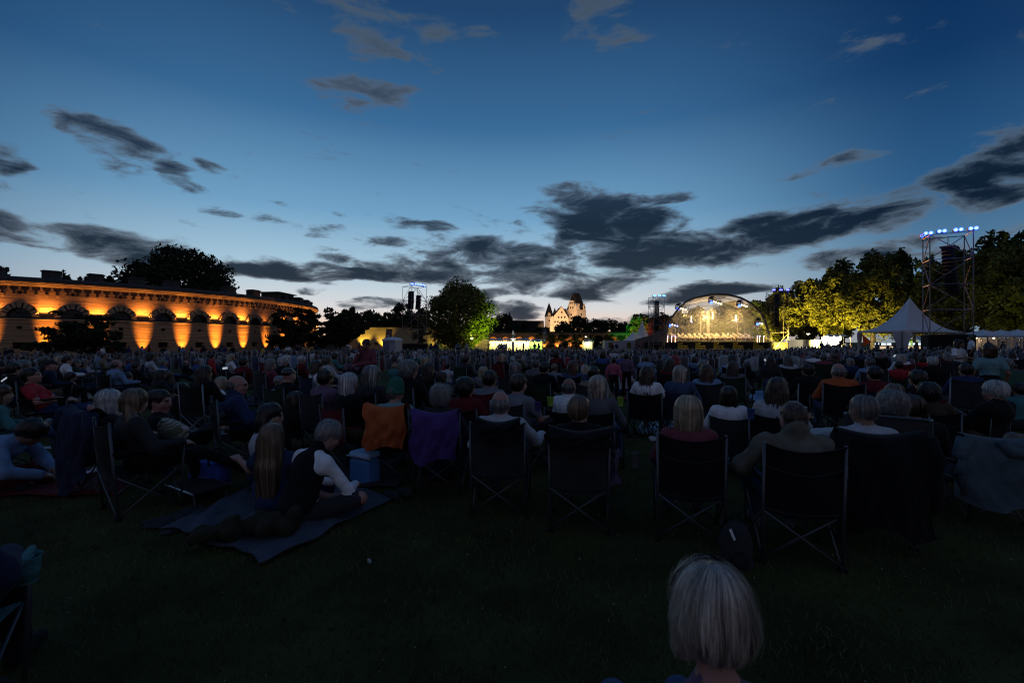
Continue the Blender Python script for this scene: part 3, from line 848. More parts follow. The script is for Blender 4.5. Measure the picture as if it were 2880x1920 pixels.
# ------------------------------------------------------------------ stage
STEEL = mat('steel', (0.17, 0.155, 0.145), rough=0.5, var=0.2, metal=0.4)
BLACK = mat('black_cloth', (0.008, 0.008, 0.009), rough=0.95, var=0.3)
LAMPB = MATS['lamp_black']
SYAW = math.atan2(-0.24, 1.0) * 0.55
stage = empty('concert_stage', STAGE, SYAW, 'domed open air concert stage with clear shell, glowing warm behind the audience', 'stage')
MB().box((0, 5.2, 0.34), (27.5, 11.0, 2.24)).build('deck', BLACK, stage)
arch_px = [(1874, 961), (1878, 940), (1882, 914), (1889, 896), (1909, 868), (1930, 848), (1948, 839), (1993, 829), (2014, 827), (2043, 829), (2077, 838), (2104, 853), (2130, 880), (2145, 914), (2151, 936), (2158, 961)]
AR = [((p - 2016) / 13.76, (CY - q) / 13.76 + EYE) for p, q in arch_px]
def archpts(y, sx=1.0, sz=1.0):
    return [(x * sx, y, 1.46 + (z - 1.5) * sz) for x, z in AR]
MB().path(archpts(0.0), 0.17, 8).build('front_arch', mat('arch_dark', (0.10, 0.09, 0.085), rough=0.5), stage)
MB().path(archpts(-0.12, 1.012, 1.015), 0.10, 6).build('front_piping', mat('arch_dark', (0.10, 0.09, 0.085)), stage)
shell = film('clear_shell', (0.55, 0.50, 0.42), 0.18, 0.12)
shell_t = film('milky_shell', (0.70, 0.62, 0.48), 0.55, 0.3)
secs = [(0.1, 1.0, 1.0), (2.4, 0.95, 0.96), (4.8, 0.88, 0.90), (7.2, 0.80, 0.82), (9.4, 0.70, 0.72)]
for k in range(len(secs) - 1):
    for j in range(len(AR) - 1):
        a0, a1 = archpts(*secs[k]), archpts(*secs[k + 1])
        MB().add([a0[j], a0[j + 1], a1[j + 1], a1[j]], [(0, 1, 2, 3)]).build('shell_panel', shell_t if (4 <= j <= 10 and k < 2) or j < 4 else shell, stage)
for k, sct in enumerate(secs[1:]):
    MB().path(archpts(*sct), 0.05, 5).build('shell_rib', LAMPB, stage)
for j in (4, 6, 9, 11):
    MB().path([archpts(*sc_)[j] for sc_ in secs], 0.06, 5).build('purlin', LAMPB, stage)
MB().box((2.0 - 2.8, 9.3, 4.6), (0.22, 0.22, 6.4)).build('rear_mast', mat('mast', (0.5, 0.45, 0.38), rough=0.6), stage)
MB().box((0.8, 9.3, 5.0), (0.55, 0.4, 7.2)).build('rear_mast', MATS['mast'], stage)
for x_ in (-6.5, 6.8): MB().box((x_, 8.6, 3.4), (0.14, 0.14, 4.0)).build('rear_mast', MATS['mast'], stage)
MB().box((0, 9.2, 1.0 + 1.5), (14, 0.1, 0.9)).build('rear_rail', mat('mast', (0.5, 0.45, 0.38)), stage)
# black banner along the front with the festival's yellow lettering
front_b = empty('stage_banner', STAGE + Vector((0, -0.6, 0)), SYAW, 'black banner along the stage front with yellow repeated lettering', 'banner')
MB().box((0, 0, 0.40), (29.4, 0.12, 2.2)).build('banner_cloth', BLACK, front_b)
YEL = mat('logo_yellow', (0.75, 0.52, 0.03), rough=0.7, var=0.05)
DIM = mat('logo_dim', (0.05, 0.035, 0.02), rough=0.7, var=0.05)
def text_mesh(s_, size, bold=0.0):
    c = bpy.data.curves.new('lettering', 'FONT')
    c.body = s_; c.size = size; c.offset = bold; c.space_character = 0.94
    o = bpy.data.objects.new('lettering', c)
    COL.objects.link(o)
    dg = bpy.context.evaluated_depsgraph_get()
    me = bpy.data.meshes.new_from_object(o.evaluated_get(dg))
    bpy.data.objects.remove(o)
    return me
def text_lines(lines, size):
    vs, fs = [], []
    for k, (s_, ox) in enumerate(lines):
        me = text_mesh(s_, size, 0.012 * size)
        b0 = len(vs)
        vs += [(v.co.x + ox, 0, -v.co.y * 0 + v.co.y - k * size * 0.74) for v in me.vertices]
        fs += [tuple(i + b0 for i in p.vertices) for p in me.polygons]
        bpy.data.meshes.remove(me)
    return vs, fs
lv, lf = text_lines([('audi', 0), ('sommer', 0), ('konzerte', 0)], 0.62)
for px, m_ in ((1858, DIM), (1905, YEL), (1953, YEL), (2002, YEL), (2053, YEL), (2106, YEL), (2160, DIM)):
    MB().add(lv, lf).build('lettering', m_, front_b, loc=((px - 2016) / 13.76, -0.065, 1.02))
# orchestra: a mass of seated players, desks and instruments
def blob_people(name, places, seed, lowpoly=6):
    """far people joined into one mass; places = (x, y, z, yaw, kind, colours)"""
    pass
PTS_STAGE = []
r_ = random.Random(5)
for rowi in range(7):
    for k in range(14):
        x_ = -8.2 + 16.4 * (k + 0.5) / 14 + r_.uniform(-0.25, 0.25)
        y_ = 1.4 + rowi * 0.95 + r_.uniform(-0.2, 0.2)
        PTS_STAGE.append((x_, y_, 1.46 + max(0, rowi - 2) * 0.2))
for k in range(3, 7):
    MB().box((0, 1.4 + k * 0.95, 1.46 + (k - 2) * 0.1), (17.0, 0.94, (k - 2) * 0.2 - 0.004)).build('riser', BLACK, stage)
cond = MB().box((0, 0.75, 1.57), (1.6, 0.9, 0.2)).build('podium', mat('podium', (0.3, 0.2, 0.1)), stage)
# lighting clusters under the arch
LENS_B = emis('lens_blue', (0.05, 0.12, 1.0), 6)
LENS_CORE = emis('lens_core', (0.6, 0.75, 1.0), 2.2)
LENS_W = emis('lens_warm', (1.0, 0.74, 0.40), 7)
LENS_V = emis('lens_violet', (0.36, 0.38, 1.0), 4.5)
LENS_C = emis('lens_cyan', (0.04, 0.35, 1.0), 6)
def moving_head(parent, loc, mlens, s_=1.0, tilt=(0.6, 0)):
    o = MB().box((0, 0, 0.05), (0.3, 0.24, 0.16)).box((-0.19, 0, -0.18), (0.05, 0.12, 0.4)).box((0.19, 0, -0.18), (0.05, 0.12, 0.4)).tube((0, 0.16, -0.22), (0, -0.16, -0.34), 0.14, 8).build('lamp_head', LAMPB, parent, loc=loc, scale=s_)
    MB().tube((0, -0.162, -0.341), (0, -0.20, -0.355), 0.13, 10).build('lens', mlens, o)
    return o
clusters = [((1913, 858), 'left upper lighting bar under the stage arch', [LENS_B, LENS_W, LENS_W, LENS_W]), ((2004, 840), 'middle lighting bar at the crown of the stage arch', [LENS_B, LENS_W, LENS_W, LENS_W, LENS_W]),
            ((2080, 850), 'right upper lighting bar under the stage arch', [LENS_B, LENS_W, LENS_W, LENS_W]), ((1890, 905), 'left lower lighting bar at the side of the stage', [LENS_B, LENS_W, LENS_V, LENS_V]), ((2128, 902), 'right lower lighting bar at the side of the stage', [LENS_B, LENS_V, LENS_W])]
RZ = Matrix.Rotation(SYAW, 4, 'Z')
def sw(x, y, z):
    return STAGE + (RZ @ Vector((x, y, 0))) + Vector((0, 0, z))
for (px, py), lb, ls in clusters:
    x_, z_ = (px - 2016) / 13.76, (CY - py) / 13.76 + EYE
    t = empty('lighting_bar', sw(x_, 1.2, z_), SYAW, lb, 'stage lights', 'lighting bars in the stage')
    MB().tube((-0.2, 0, 0.25), (2.4, 1.5, 0.05), 0.05).tube((-0.2, 0.35, 0.45), (2.4, 1.85, 0.25), 0.05).build('truss', LAMPB, t)
    MB().box((0.3, 0.4, 0.5), (0.7, 0.5, 0.3)).build('dimmer_box', LAMPB, t)
    for k, m_ in enumerate(ls):
        moving_head(t, (-0.1 + 0.6 * k, 0.05 + 0.34 * k, 0.1 - 0.13 * k), m_, 2.2 if k == 0 else 1.3)
for k, (px, py, m_) in enumerate(((1961, 900, LENS_V), (2021, 890, LENS_W), (2086, 898, LENS_V))):
    x_, z_ = (px - 2016) / 13.76, (CY - py) / 13.76 + EYE
    t = empty('hanging_tube_lamp', sw(x_, 4.5, z_), SYAW, ['hanging vertical tube lamp in the left of the stage', 'hanging bright tube lamp in the middle of the stage', 'hanging vertical tube lamp in the right of the stage'][k], 'stage lamp', 'hanging tube lamps')
    MB().tube((0, 0, 0), (0, 0, 1.1), 0.07).build('tube', emis('tube_warm', (1.0, 0.78, 0.5), 7), t)
    MB().tube((0, 0, -0.22), (0, 0, -0.01), 0.15, 8).build('lens', m_, t)
    MB().tube((0, 0, 1.12), (0, 0, 3.6), 0.012, 4).build('cable', LAMPB, t)
for k, px in enumerate((1883, 1894, 1904, 2126, 2132, 2143)):
    x_ = (px - 2016) / 13.76
    t = empty('light_stand', sw(x_, 0.9, 1.46), SYAW, ['outermost glowing light stand at the left of the stage', 'middle glowing light stand at the left of the stage', 'innermost glowing light stand at the left of the stage',
              'innermost glowing light stand at the right of the stage', 'middle glowing light stand at the right of the stage', 'outermost glowing light stand at the right of the stage'][k], 'stage lamp', 'light stands at the stage sides')
    MB().tube((0, 0, 0.04), (0, 0, 1.15), 0.05).build('tube', emis('tube_red', (1.0, 0.42, 0.25), 6), t)
    MB().box((0, 0, 0.02), (0.4, 0.4, 0.035)).build('base', LAMPB, t)
    MB().box((0, 0, 1.27), (0.26, 0.2, 0.22)).build('lamp_head', LAMPB, t)
    MB().tube((0, -0.101, 1.27), (0, -0.14, 1.27), 0.13, 8).build('lens', LENS_V, t)
for x_, pw, tx_ in ((-6.8, 2500, -3.0), (-0.8, 3000, 0.5), (4.6, 2500, 3.0), (-2.5, 2000, -5), (2.5, 2000, 5.5)):
    spot('stage_light', sw(x_, 0.9, 8.6), sw(tx_, 4.4, 1.6), pw, (1.0, 0.60, 0.16), 95, 0.6, 0.25)
for x_, z_, tx_, tz_, c_ in ((-6.9, 8.3, -3.2, 3.2, (1.0, 0.70, 0.25)), (-0.6, 9.0, 1.6, 2.0, (1.0, 0.70, 0.25)), (-0.4, 9.0, -1.8, 2.0, (1.0, 0.74, 0.35)), (4.8, 8.5, 1.8, 5.0, (1.0, 0.70, 0.25)), (-8.6, 5.4, -5.5, 2.0, (0.5, 0.45, 1.0)), (8.3, 5.6, 6.5, 2.0, (0.5, 0.45, 1.0))):
    spot('stage_beam', sw(x_, 1.6, z_), sw(tx_, 3.8, tz_), 2600, c_, 14, 0.3, 0.08)
spot('stage_back_light', sw(0, 9.0, 7.4), sw(0, 3.0, 1.4), 2200, (1.0, 0.66, 0.20), 100, 0.6, 0.3)
point('shell_glow', sw(-1.5, 3.2, 7.2), 900, (1.0, 0.66, 0.26), 0.4)  # added point lamps with no fixture, to warm the shell from inside
point('shell_glow', sw(4.5, 3.2, 6.2), 520, (1.0, 0.66, 0.26), 0.4)
spot('stage_front_wash', sw(0, -9, 9.5), sw(0, -0.4, 1.0), 500, (1.0, 0.72, 0.4), 70, 0.6, 0.5)
for s_ in (-1, 1):
    spot('stage_side_wash', sw(9.0 * s_, 1.2, 5.0), sw(2 * s_, 5, 2.0), 260, (0.6, 0.5, 1.0), 110, 0.6, 0.3)
smk = bpy.data.materials.new('stage_smoke'); smk.use_nodes = True
smk.node_tree.nodes.remove(smk.node_tree.nodes['Principled BSDF'])
pv = smk.node_tree.nodes.new('ShaderNodeVolumePrincipled'); pv.inputs['Density'].default_value = 0.050; pv.inputs['Color'].default_value = (0.9, 0.88, 0.85, 1); pv.inputs['Anisotropy'].default_value = 0.3
smk.node_tree.links.new(pv.outputs[0], smk.node_tree.nodes['Material Output'].inputs['Volume'])
sp_ = [(x_ * 0.93, z_) for x_, z_ in [(q[0], 1.50 + (q[2] - 1.46) * 0.93) for q in archpts(0)]]
so = MB().prism(sp_[::-1], 0.5, 8.8).build('stage_smoke', smk, None, loc=STAGE, rot=(0, 0, SYAW))
tag(so, 'thin lit smoke hanging inside the stage shell', 'smoke', kind='stuff')
# hoarding left of the stage
h_ = empty('hoarding', (gx(1830, 96), 96, 0), SYAW, 'dim grey hoarding beside the stage, sloping up to the left stage tower', 'hoarding')
MB().prism([(-3.2, 0), (3.0, 0), (3.0, 4.4), (0.0, 3.2), (-3.2, 2.4)][::-1], 0, 0.1).build('panel', mat('hoard', (0.12, 0.10, 0.10)), h_)
MB().box((-0.1, -0.06, 2.2), (0.08, 0.05, 4.4)).build('post', STEEL, h_)

# ------------------------------------------------------------------ scaffold speaker towers
def tower(label, px, d, ytop, w, dp, rz, levels, skirt, lamps, cat_m=None, tube_r=0.035, lamp_m=LENS_B, group='scaffold speaker towers'):
    H = EYE + (CY - ytop) / F * d
    x_ = gx(px, d)
    t = empty('speaker_tower', (x_, d, gz(x_, d)), rz, label, 'tower', group)
    H -= gz(x_, d)
    P4 = [(-w / 2, -dp / 2), (w / 2, -dp / 2), (w / 2, dp / 2), (-w / 2, dp / 2)]
    for p in P4: MB().tube((*p, 0), (*p, H), tube_r * 1.15).build('upright', STEEL, t)
    zs = [skirt + (H - skirt) * i / levels for i in range(levels + 1)]
    for i, z in enumerate(zs):
        for k in range(4):
            a, b2 = P4[k], P4[(k + 1) % 4]
            MB().tube((*a, z), (*b2, z), tube_r).build('ledger', STEEL, t)
            if i < levels:
                if (i + k) % 2: a, b2 = b2, a
                MB().tube((*a, z), (*b2, zs[i + 1]), tube_r).build('brace', STEEL, t)
    if skirt > 0.3:
        MB().box((0, 0, skirt / 2 - 0.02), (w + 0.25, dp + 0.25, skirt - 0.06)).build('ballast_box', BLACK, t)
    for (lx, ly) in lamps:
        point('tower_lamp_glow', Matrix.Translation(t.location) @ Matrix.Rotation(rz, 4, 'Z') @ Vector((lx, ly - 0.55, H + 0.2)), 22, (0.06, 0.12, 1.0), 0.1)
        o = MB().box((0, 0, 0.14), (0.62, 0.3, 0.24)).box((0, 0, -0.02), (0.1, 0.1, 0.1)).build('floodlight', LAMPB, t, loc=(lx, ly, H + 0.06))
        for sx in (-0.16, 0.16):
            MB().tube((sx, -0.151, 0.15), (sx, -0.19, 0.15), 0.15, 10).build('lens', lamp_m, o)
            MB().tube((sx, -0.192, 0.15), (sx, -0.20, 0.15), 0.07, 10).build('bulb', LENS_CORE, o)
    return t, H
def line_array(label, loc, rz, n, w, h, dp, bow=0.02, m=None):
    t = empty('line_array', loc, rz, label, 'loudspeaker', 'hanging line arrays')
    z = 0.0
    for k in range(n):
        tl = -bow * k
        o = MB().add([(-w / 2, -dp / 2, -h * .95), (w / 2, -dp / 2, -h * .95), (w / 2 * .8, dp / 2, -h * .80), (-w / 2 * .8, dp / 2, -h * .80), (-w / 2, -dp / 2, 0), (w / 2, -dp / 2, 0), (w / 2 * .8, dp / 2, -h * .1), (-w / 2 * .8, dp / 2, -h * .1)],
                     [(0, 3, 2, 1), (4, 5, 6, 7), (0, 1, 5, 4), (1, 2, 6, 5), (2, 3, 7, 6), (3, 0, 4, 7)]).build('speaker_cabinet', m or BLACK, t, loc=(0, -0.0022 * k * k * (bow > 0), z), rot=(tl, 0, 0))
        z -= h
    MB().box((0, 0, 0.1), (w * 0.8, dp * 1.3, 0.12)).build('fly_frame', LAMPB, t)
    for s_ in (-1, 1): MB().tube((s_ * w * .3, 0, 0.12), (s_ * w * .2, 0, 1.0), 0.015, 4).build('chain', LAMPB, t)
    return t
RW, RD = 2.65, 1.9
tr, Htr = tower('tall scaffold tower with blue lamps and a speaker column beside the pagoda tent', 2664, 38, 662, RW, RD, RAD(-29), 4, 2.15, [(-0.6, -0.9), (0.4, -0.9), (1.3, -0.9), (-1.35, -0.5), (-1.35, 0.0), (-1.35, 0.5)])
line_array('tall dark speaker column hanging in the right scaffold tower', at(2667, 698, 38.2), RAD(38), 13, 1.0, 0.31, 0.75, 0.012)
tl, Htl = tower('scaffold tower with blue lamps and speaker columns left of the green tree', 1166, 80, 806, 3.0, 3.0, RAD(42), 4, 2.0, [(-1.4, -1.4), (-0.7, -1.6), (0.0, -1.5), (0.6, -1.45), (1.1, -1.0), (1.5, -0.4)])
line_array('ribbed speaker column hanging in the left of the far left tower', at(1157, 822, 80), RAD(-8), 11, 0.95, 0.27, 0.7, 0.02)
line_array('smaller speaker column hanging in the right of the far left tower', at(1178, 833, 80.5), RAD(-50), 9, 0.8, 0.26, 0.7, 0.02)
ts1, _ = tower('scaffold tower with cyan lamps at the left side of the stage', 1846, 92, 836, 2.3, 2.3, RAD(8), 6, 0.02, [(-1.0, -1.1), (0.0, -1.15), (1.0, -1.1)], lamp_m=LENS_C)
line_array('speaker column at the left side of the stage', at(1846, 849, 91.6), 0, 14, 0.85, 0.38, 0.7, 0.0)
ts2, _ = tower('scaffold tower with violet lamps at the right side of the stage', 2186, 91, 820, 3.3, 2.2, RAD(-6), 3, 0.02, [(-1.2, -1.1), (0.1, -1.15), (1.4, -1.1)], lamp_m=emis('lens_deep_blue', (0.06, 0.06, 1.0), 6), tube_r=0.03)
line_array('speaker column at the right side of the stage', at(2183, 829, 90.6), 0, 16, 0.75, 0.40, 0.7, 0.0)
# added spots with no fixture, for warm stage spill on two scaffold towers
spot('stage_spill', sw(-4, -1.0, 6.0), (gx(2664, 38), 38, 7.4), 190000, (1.0, 0.34, 0.12), 9, 0.5, 0.3)
spot('stage_spill', sw(-8, -1.0, 6.0), (gx(1166, 80), 80, 7.4), 110000, (1.0, 0.33, 0.10), 8, 0.5, 0.3)

# ------------------------------------------------------------------ tents and stalls
TENT = mat('tent_canvas', (0.55, 0.56, 0.58), rough=0.7, var=0.08, scale=0.8, bump=0.15, bscale=3)
def pagoda(label, corners, peak, eave, apex, curve=2.0, pts=7, curtains=True, group=None, band=0.16):
    c = sum((Vector(q) for q in corners), Vector((0, 0))) / 4
    t = empty('pagoda_tent', (c.x, c.y, 0), 0, label, 'tent', group)
    for k in range(4):
        a, b2 = Vector(corners[k]) - c, Vector(corners[(k + 1) % 4]) - c
        g = []
        for i in range(9):
            u = i / 8
            g.append([(*(a.lerp(b2, u) * (1 - v / pts) ** 1.0), eave + (apex - eave) * (v / pts) ** curve - 0.12 * math.sin(math.pi * u) * (1 - v / pts) * (v / pts) * 4) for v in range(pts + 1)])
        MB().grid(g).build('roof_panel', TENT, t, smooth=True)
        MB().grid([[(*(a.lerp(b2, i / 8) * 1.004), eave - band), (*(a.lerp(b2, i / 8) * 1.004), eave - 0.003)] for i in range(9)]).build('valance', TENT, t)
        MB().tube((*(a * 0.985), 0), (*(a * 0.985), eave - 0.05), 0.045).build('leg', STEEL, t)
    MB().tube((0, 0, apex - 0.25), (0, 0, apex + 0.12), 0.05, 6, 0.01).build('peak_cap', TENT, t)
    zz = gz(c.x, c.y)
    t.location.z = zz; t.scale = (1, 1, (apex - zz) / apex)
    return t, c
pc = [(gx(2413, 46), 46), (gx(2537, 41.5), 41.5), (gx(2706, 46.5), 46.5), (gx(2572, 51), 51)]
pt, pcc = pagoda('large white pagoda tent with a sharp peak at the right', pc, None, 2.62, 6.05, 2.1)
def curtain(parent, x, y, w, z0, z1, ang, name='curtain', m=TENT, folds=7):
    g = []
    for i in range(folds * 4 + 1):
        u = i / (folds * 4) - 0.5
        o = math.sin(u * folds * 2 * math.pi) * 0.06
        col = []
        for v in range(6):
            q = v / 5
            pinch = 1.0 - 0.45 * math.exp(-((q - 0.45) / 0.25) ** 2)
            lx = u * w * pinch
            col.append((x + lx * math.cos(ang) - o * math.sin(ang), y + lx * math.sin(ang) + o * math.cos(ang), z0 + (z1 - z0) * q))
        g.append(col)
    return MB().grid(g).build(name, m, parent, smooth=True)
for k, (w, a) in enumerate(((1.0, 0.5), (2.0, 0.1), (0.9, -0.5), (0.6, 0.3))):
    q = Vector(pc[k]) - pcc
    curtain(pt, q.x * 0.97, q.y * 0.97, w, 0.05, 2.46, a)
MB().add([(0, 0, 0), (0.9, 0.05, -0.75), (0.1, 0.02, -1.25)], [(0, 1, 2)]).add([(0, 0.03, 0), (0.1, 0.05, -1.25), (0.9, 0.08, -0.75)], [(0, 1, 2)]).build('pennant', mat('pennant', (0.75, 0.13, 0.03), var=0.1), pt, loc=(gx(2417, 46) - pcc.x + 0.1, 46 - pcc.y - 0.3, 2.3))
# mixing desk in the tent
for k, (px, d, lb) in enumerate(((2486, 45, 'lit sound mixing desk under the pagoda tent'), (2575, 45.5, 'second lit mixing desk at the right under the pagoda tent'))):
    t = empty('mixing_desk', (gx(px, d), d, 0), -0.3, lb, 'mixing desk')
    MB().box((0, 0, 0.42), (1.7, 0.8, 0.84)).build('case', BLACK, t)
    MB().add([(-0.8, -0.35, 0.86), (0.8, -0.35, 0.86), (0.8, 0.3, 1.12), (-0.8, 0.3, 1.12)], [(0, 1, 2, 3)]).build('control_surface', emis('desk_glow', (1.0, 0.72, 0.42), 0.7), t)
    for s_ in (-0.45, 0.1, 0.55):
        MB().box((s_, 0.35, 1.33), (0.42, 0.05, 0.26)).box((s_, 0.36, 1.16), (0.05, 0.05, 0.14)).build('monitor', LAMPB, t)
        MB().add([(s_ - 0.19, 0.322, 1.22), (s_ + 0.19, 0.322, 1.22), (s_ + 0.19, 0.322, 1.44), (s_ - 0.19, 0.322, 1.44)], [(0, 1, 2, 3)]).build('screen', emis('screen', (0.75, 0.9, 1.0), 1.3), t)
# two small white tents by the arcade
def sq(px, d, w, rz):
    x_ = gx(px, d)
    return [(x_ + w * .707 * math.cos(rz + k * math.pi / 2 + math.pi / 4), d + w * .707 * math.sin(rz + k * math.pi / 2 + math.pi / 4)) for k in range(4)]
pagoda('small low white tent left of the taller one by the arcade', sq(1782, 104, 4.2, 0.5), None, 2.1, 4.0, 1.5, group='small tents by the arcade')
pagoda('small white tent with a tall thin peak by the arcade', sq(1806, 107, 4.6, 0.7), None, 2.4, 6.7, 2.2, group='small tents by the arcade')
# pavilions at the right edge
for k, (px, d, w, lb) in enumerate(((2765, 46, 3.6, 'first low white pavilion right of the speaker tower'), (2815, 46.5, 3.6, 'middle low white pavilion at the right edge'), (2862, 45.5, 3.6, 'third low white pavilion at the right edge'), (2912, 45, 3.6, 'pavilion cut off by the right picture edge'))):
    pagoda(lb, sq(px, d, w, 0.1), None, 2.15, 2.78, 1.2, group='low pavilions at the right')
sw_ = empty('pavilion_wall', (gx(2812, 49.5), 49.5, 0), 0, 'pale canvas wall behind the low pavilions', 'tent wall')
for k in range(6):
    MB().box((-5.2 + 2.0 * k, 0, 1.0), (1.97, 0.03, 1.95)).build('wall_panel', mat('canvas_wall', (0.42, 0.39, 0.33), var=0.1), sw_)
def lantern(px, py, d, power, col, label):
    p = at(px, py, d)
    t = empty('lamp_bulb', p, 0, label, 'lamp', 'lamps in the stalls')
    MB().lathe([(0.0, -0.09), (0.07, -0.06), (0.09, 0), (0.05, 0.08), (0.02, 0.11)], 8).build('bulb', emis('bulb', (1.0, 0.82, 0.5), 8), t)
    MB().tube((0, 0, 0.11), (0, 0, 0.5), 0.01, 4).build('flex', LAMPB, t)
    point('bulb_light', p - Vector((0, 0, 0.25)), power, col)
lantern(2795, 950, 47.5, 55, (1.0, 0.70, 0.42), 'warm bulb under the middle pavilion at the right')
lantern(2745, 950, 47.8, 30, (1.0, 0.70, 0.42), 'warm bulb under the pavilion nearest the speaker tower')
# bright stalls
def stall(label, px0, px1, d, zt, n, power, col, wallm, group=None):
    x0_, x1_ = gx(px0, d), gx(px1, d)
    t = empty('market_stall', ((x0_ + x1_) / 2, d, 0), 0, label, 'stall', group)
    w = x1_ - x0_
    g = []
    for i in range(n * 6 + 1):
        u = i / (n * 6)
        s_ = abs(math.sin(u * n * math.pi)) * 0.22
        g.append([(-w / 2 + w * u, -1.2, zt - 0.25 + s_ * 0.5), (-w / 2 + w * u, 0.0, zt + s_), (-w / 2 + w * u, 1.2, zt - 0.25 + s_ * 0.5)])
    MB().grid(g).build('canopy', TENT, t, smooth=True)
    for k in range(n):
        MB().box((-w / 2 + w * (k + 0.5) / n, 1.1, (zt - 0.3) / 2), (w / n - 0.04, 0.05, zt - 0.32)).build('wall_panel', wallm, t)
    for k in range(n + 1): MB().tube((-w / 2 + w * k / n, -1.15, 0), (-w / 2 + w * k / n, -1.15, zt - 0.2), 0.03).build('leg', STEEL, t)
    t.location.z = gz(t.location.x, d); t.scale = (1, 1, (zt - t.location.z) / zt)
    for k in range(n):
        if power: point('stall_light', (t.location.x - w / 2 + w * (k + 0.5) / n, d - 0.2, zt - 0.45), power / n, col, 0.15)
    return t
WHT = mat('stall_wall', (0.6, 0.58, 0.5), var=0.1)
stall('long bright white stall glowing yellow right of the green lit tree', 1376, 1490, 104, 2.15, 6, 1500, (1.0, 0.82, 0.34), WHT)
stall('green walled stall at the right end of the bright white one', 1489, 1526, 104.5, 2.0, 2, 560, (0.9, 1.0, 0.4), mat('stall_green', (0.30, 0.45, 0.16), var=0.1))
stall('dazzling white stall under the lit trees right of the stage', 2322, 2378, 80, 2.7, 3, 3200, (1.0, 0.95, 0.66), WHT)
stall('small green stall behind the pagoda tent', 2565, 2604, 53, 2.0, 1, 60, (0.9, 1.0, 0.5), mat('stall_green', (0.30, 0.45, 0.16)))
stall('small lit stall in front of the arcade gate', 1640, 1668, 128, 2.0, 1, 500, (0.9, 0.9, 0.4), WHT)
for k, (a, b2) in enumerate(((2216, 2260), (2261, 2322))):
    d = 84
    t = empty('site_fence_panel', (gx((a + b2) / 2, d), d, 0), 0, ['left pale fence panel right of the stage', 'right pale fence panel right of the stage'][k], 'fence', 'pale fence panels')
    MB().box((0, 0, 1.0), ((b2 - a) / F * d - 0.05, 0.05, 1.9)).build('panel', mat('pale_panel', (0.42, 0.38, 0.33), var=0.1), t)
    for s_ in (-1, 1): MB().tube((s_ * (b2 - a) / F * d / 2.1, -0.06, 0), (s_ * (b2 - a) / F * d / 2.1, -0.06, 2.0), 0.03).build('post', STEEL, t)
DROP = []
ct = empty('office_container', (gx(1745, 100), 100, 0), 0, 'long white site container in front of the small tents', 'container')
for k in range(6): MB().box((-3.1 + 1.25 * k, 0, 0.95), (1.24, 2.2, 1.86 + 0.004 * (k % 2))).build('wall_panel', mat('container_white', (0.36, 0.37, 0.4), var=0.08), ct)
for x_ in (-2.4, 1.6): MB().box((x_, -1.12, 1.15), (0.9, 0.05, 0.9)).build('window', mat('yellow_pane', (0.12, 0.10, 0.02)), ct)
DROP.append((ct, 1.9))
# portable toilet, ambulance van, hanging banner, little fountain statue, street lamps
t = empty('portable_toilet', (gx(1104, 66), 66, gz(gx(1104, 66), 66)), -0.35, 'pale portable toilet cabin with a domed roof left of the tower', 'toilet cabin')
PTG = mat('cabin_grey', (0.30, 0.33, 0.40), rough=0.5, var=0.08)
MB().box((0, 0, 1.25), (2.1, 1.8, 2.4)).build('cabin', PTG, t)
MB().lathe([(1.52, 2.45), (1.5, 2.6), (1.15, 2.82), (0.5, 2.95), (0.02, 2.98)], 4, (0, 0, 0), M=Matrix.Rotation(math.pi / 4, 4, 'Z')).build('roof', mat('cabin_roof', (0.5, 0.53, 0.6), rough=0.5), t, smooth=False)
MB().box((-0.45, -0.92, 1.2), (0.9, 0.04, 2.1)).build('door', mat('cabin_door', (0.16, 0.18, 0.26)), t)
t = empty('parked_van', (gx(940, 82), 82, gz(gx(940, 82), 82)), 0.1, 'white box van with a red stripe parked below the dark trees', 'van')
VW = mat('van_white', (0.5, 0.5, 0.5), rough=0.4, var=0.05)
MB().prism([(-3.0, 0.45), (2.9, 0.45), (2.9, 1.5), (2.2, 1.7), (1.8, 2.55), (-3.0, 2.65)][::-1], -1.0, 1.0).build('body', VW, t)
MB().box((-0.7, -1.012, 2.35), (4.3, 0.02, 0.22)).build('stripe', mat('van_red', (0.55, 0.03, 0.03)), t)
MB().prism([(1.85, 1.62), (2.3, 1.62), (2.02, 2.4), (1.85, 2.4)][::-1], -1.02, -1.0).build('side_window', void_m, t)
for x_ in (-1.9, 1.9):
    MB().tube((x_, -1.02, 0.38), (x_, -0.8, 0.38), 0.38, 14).build('wheel', LAMPB, t)
t = empty('hanging_banner', (gx(1091, 104), 103.6, 0), 0, 'tall dark banner hanging askew on the yellow rampart wall', 'banner')
MB().prism([(-0.9, 1.7), (0.7, 1.9), (0.95, 4.5), (-0.5, 4.55)][::-1], 0.9, 0.96).build('cloth', mat('banner_dark', (0.10, 0.09, 0.12), var=0.4, scale=2), t)
MB().box((-0.1, 0.88, 3.0), (0.5, 0.02, 0.9)).build('print', mat('banner_print', (0.4, 0.38, 0.36), var=0.5, scale=5), t)
DROP.append((t, 4.5))
t = empty('tall_banner', (gx(1532, 112), 112, 0), 0, 'narrow tilted banner with pale print in front of the arcade', 'banner')
MB().prism([(-0.55, 1.6), (0.35, 1.7), (0.55, 4.9), (-0.4, 4.9)][::-1], 0, 0.05).build('cloth', MATS['banner_dark'], t)
for z in (2.2, 3.9): MB().box((0, -0.02, z), (0.6, 0.02, 0.5)).build('print', MATS['banner_print'], t)
MB().tube((-0.5, 0.05, 0), (-0.42, 0.05, 5.0), 0.04).build('pole', STEEL, t)
DROP.append((t, 4.9))
t = empty('statue_column', (gx(1443, 100), 100, 0), 0, 'small bright statue on a slim column in front of the arcade', 'statue')
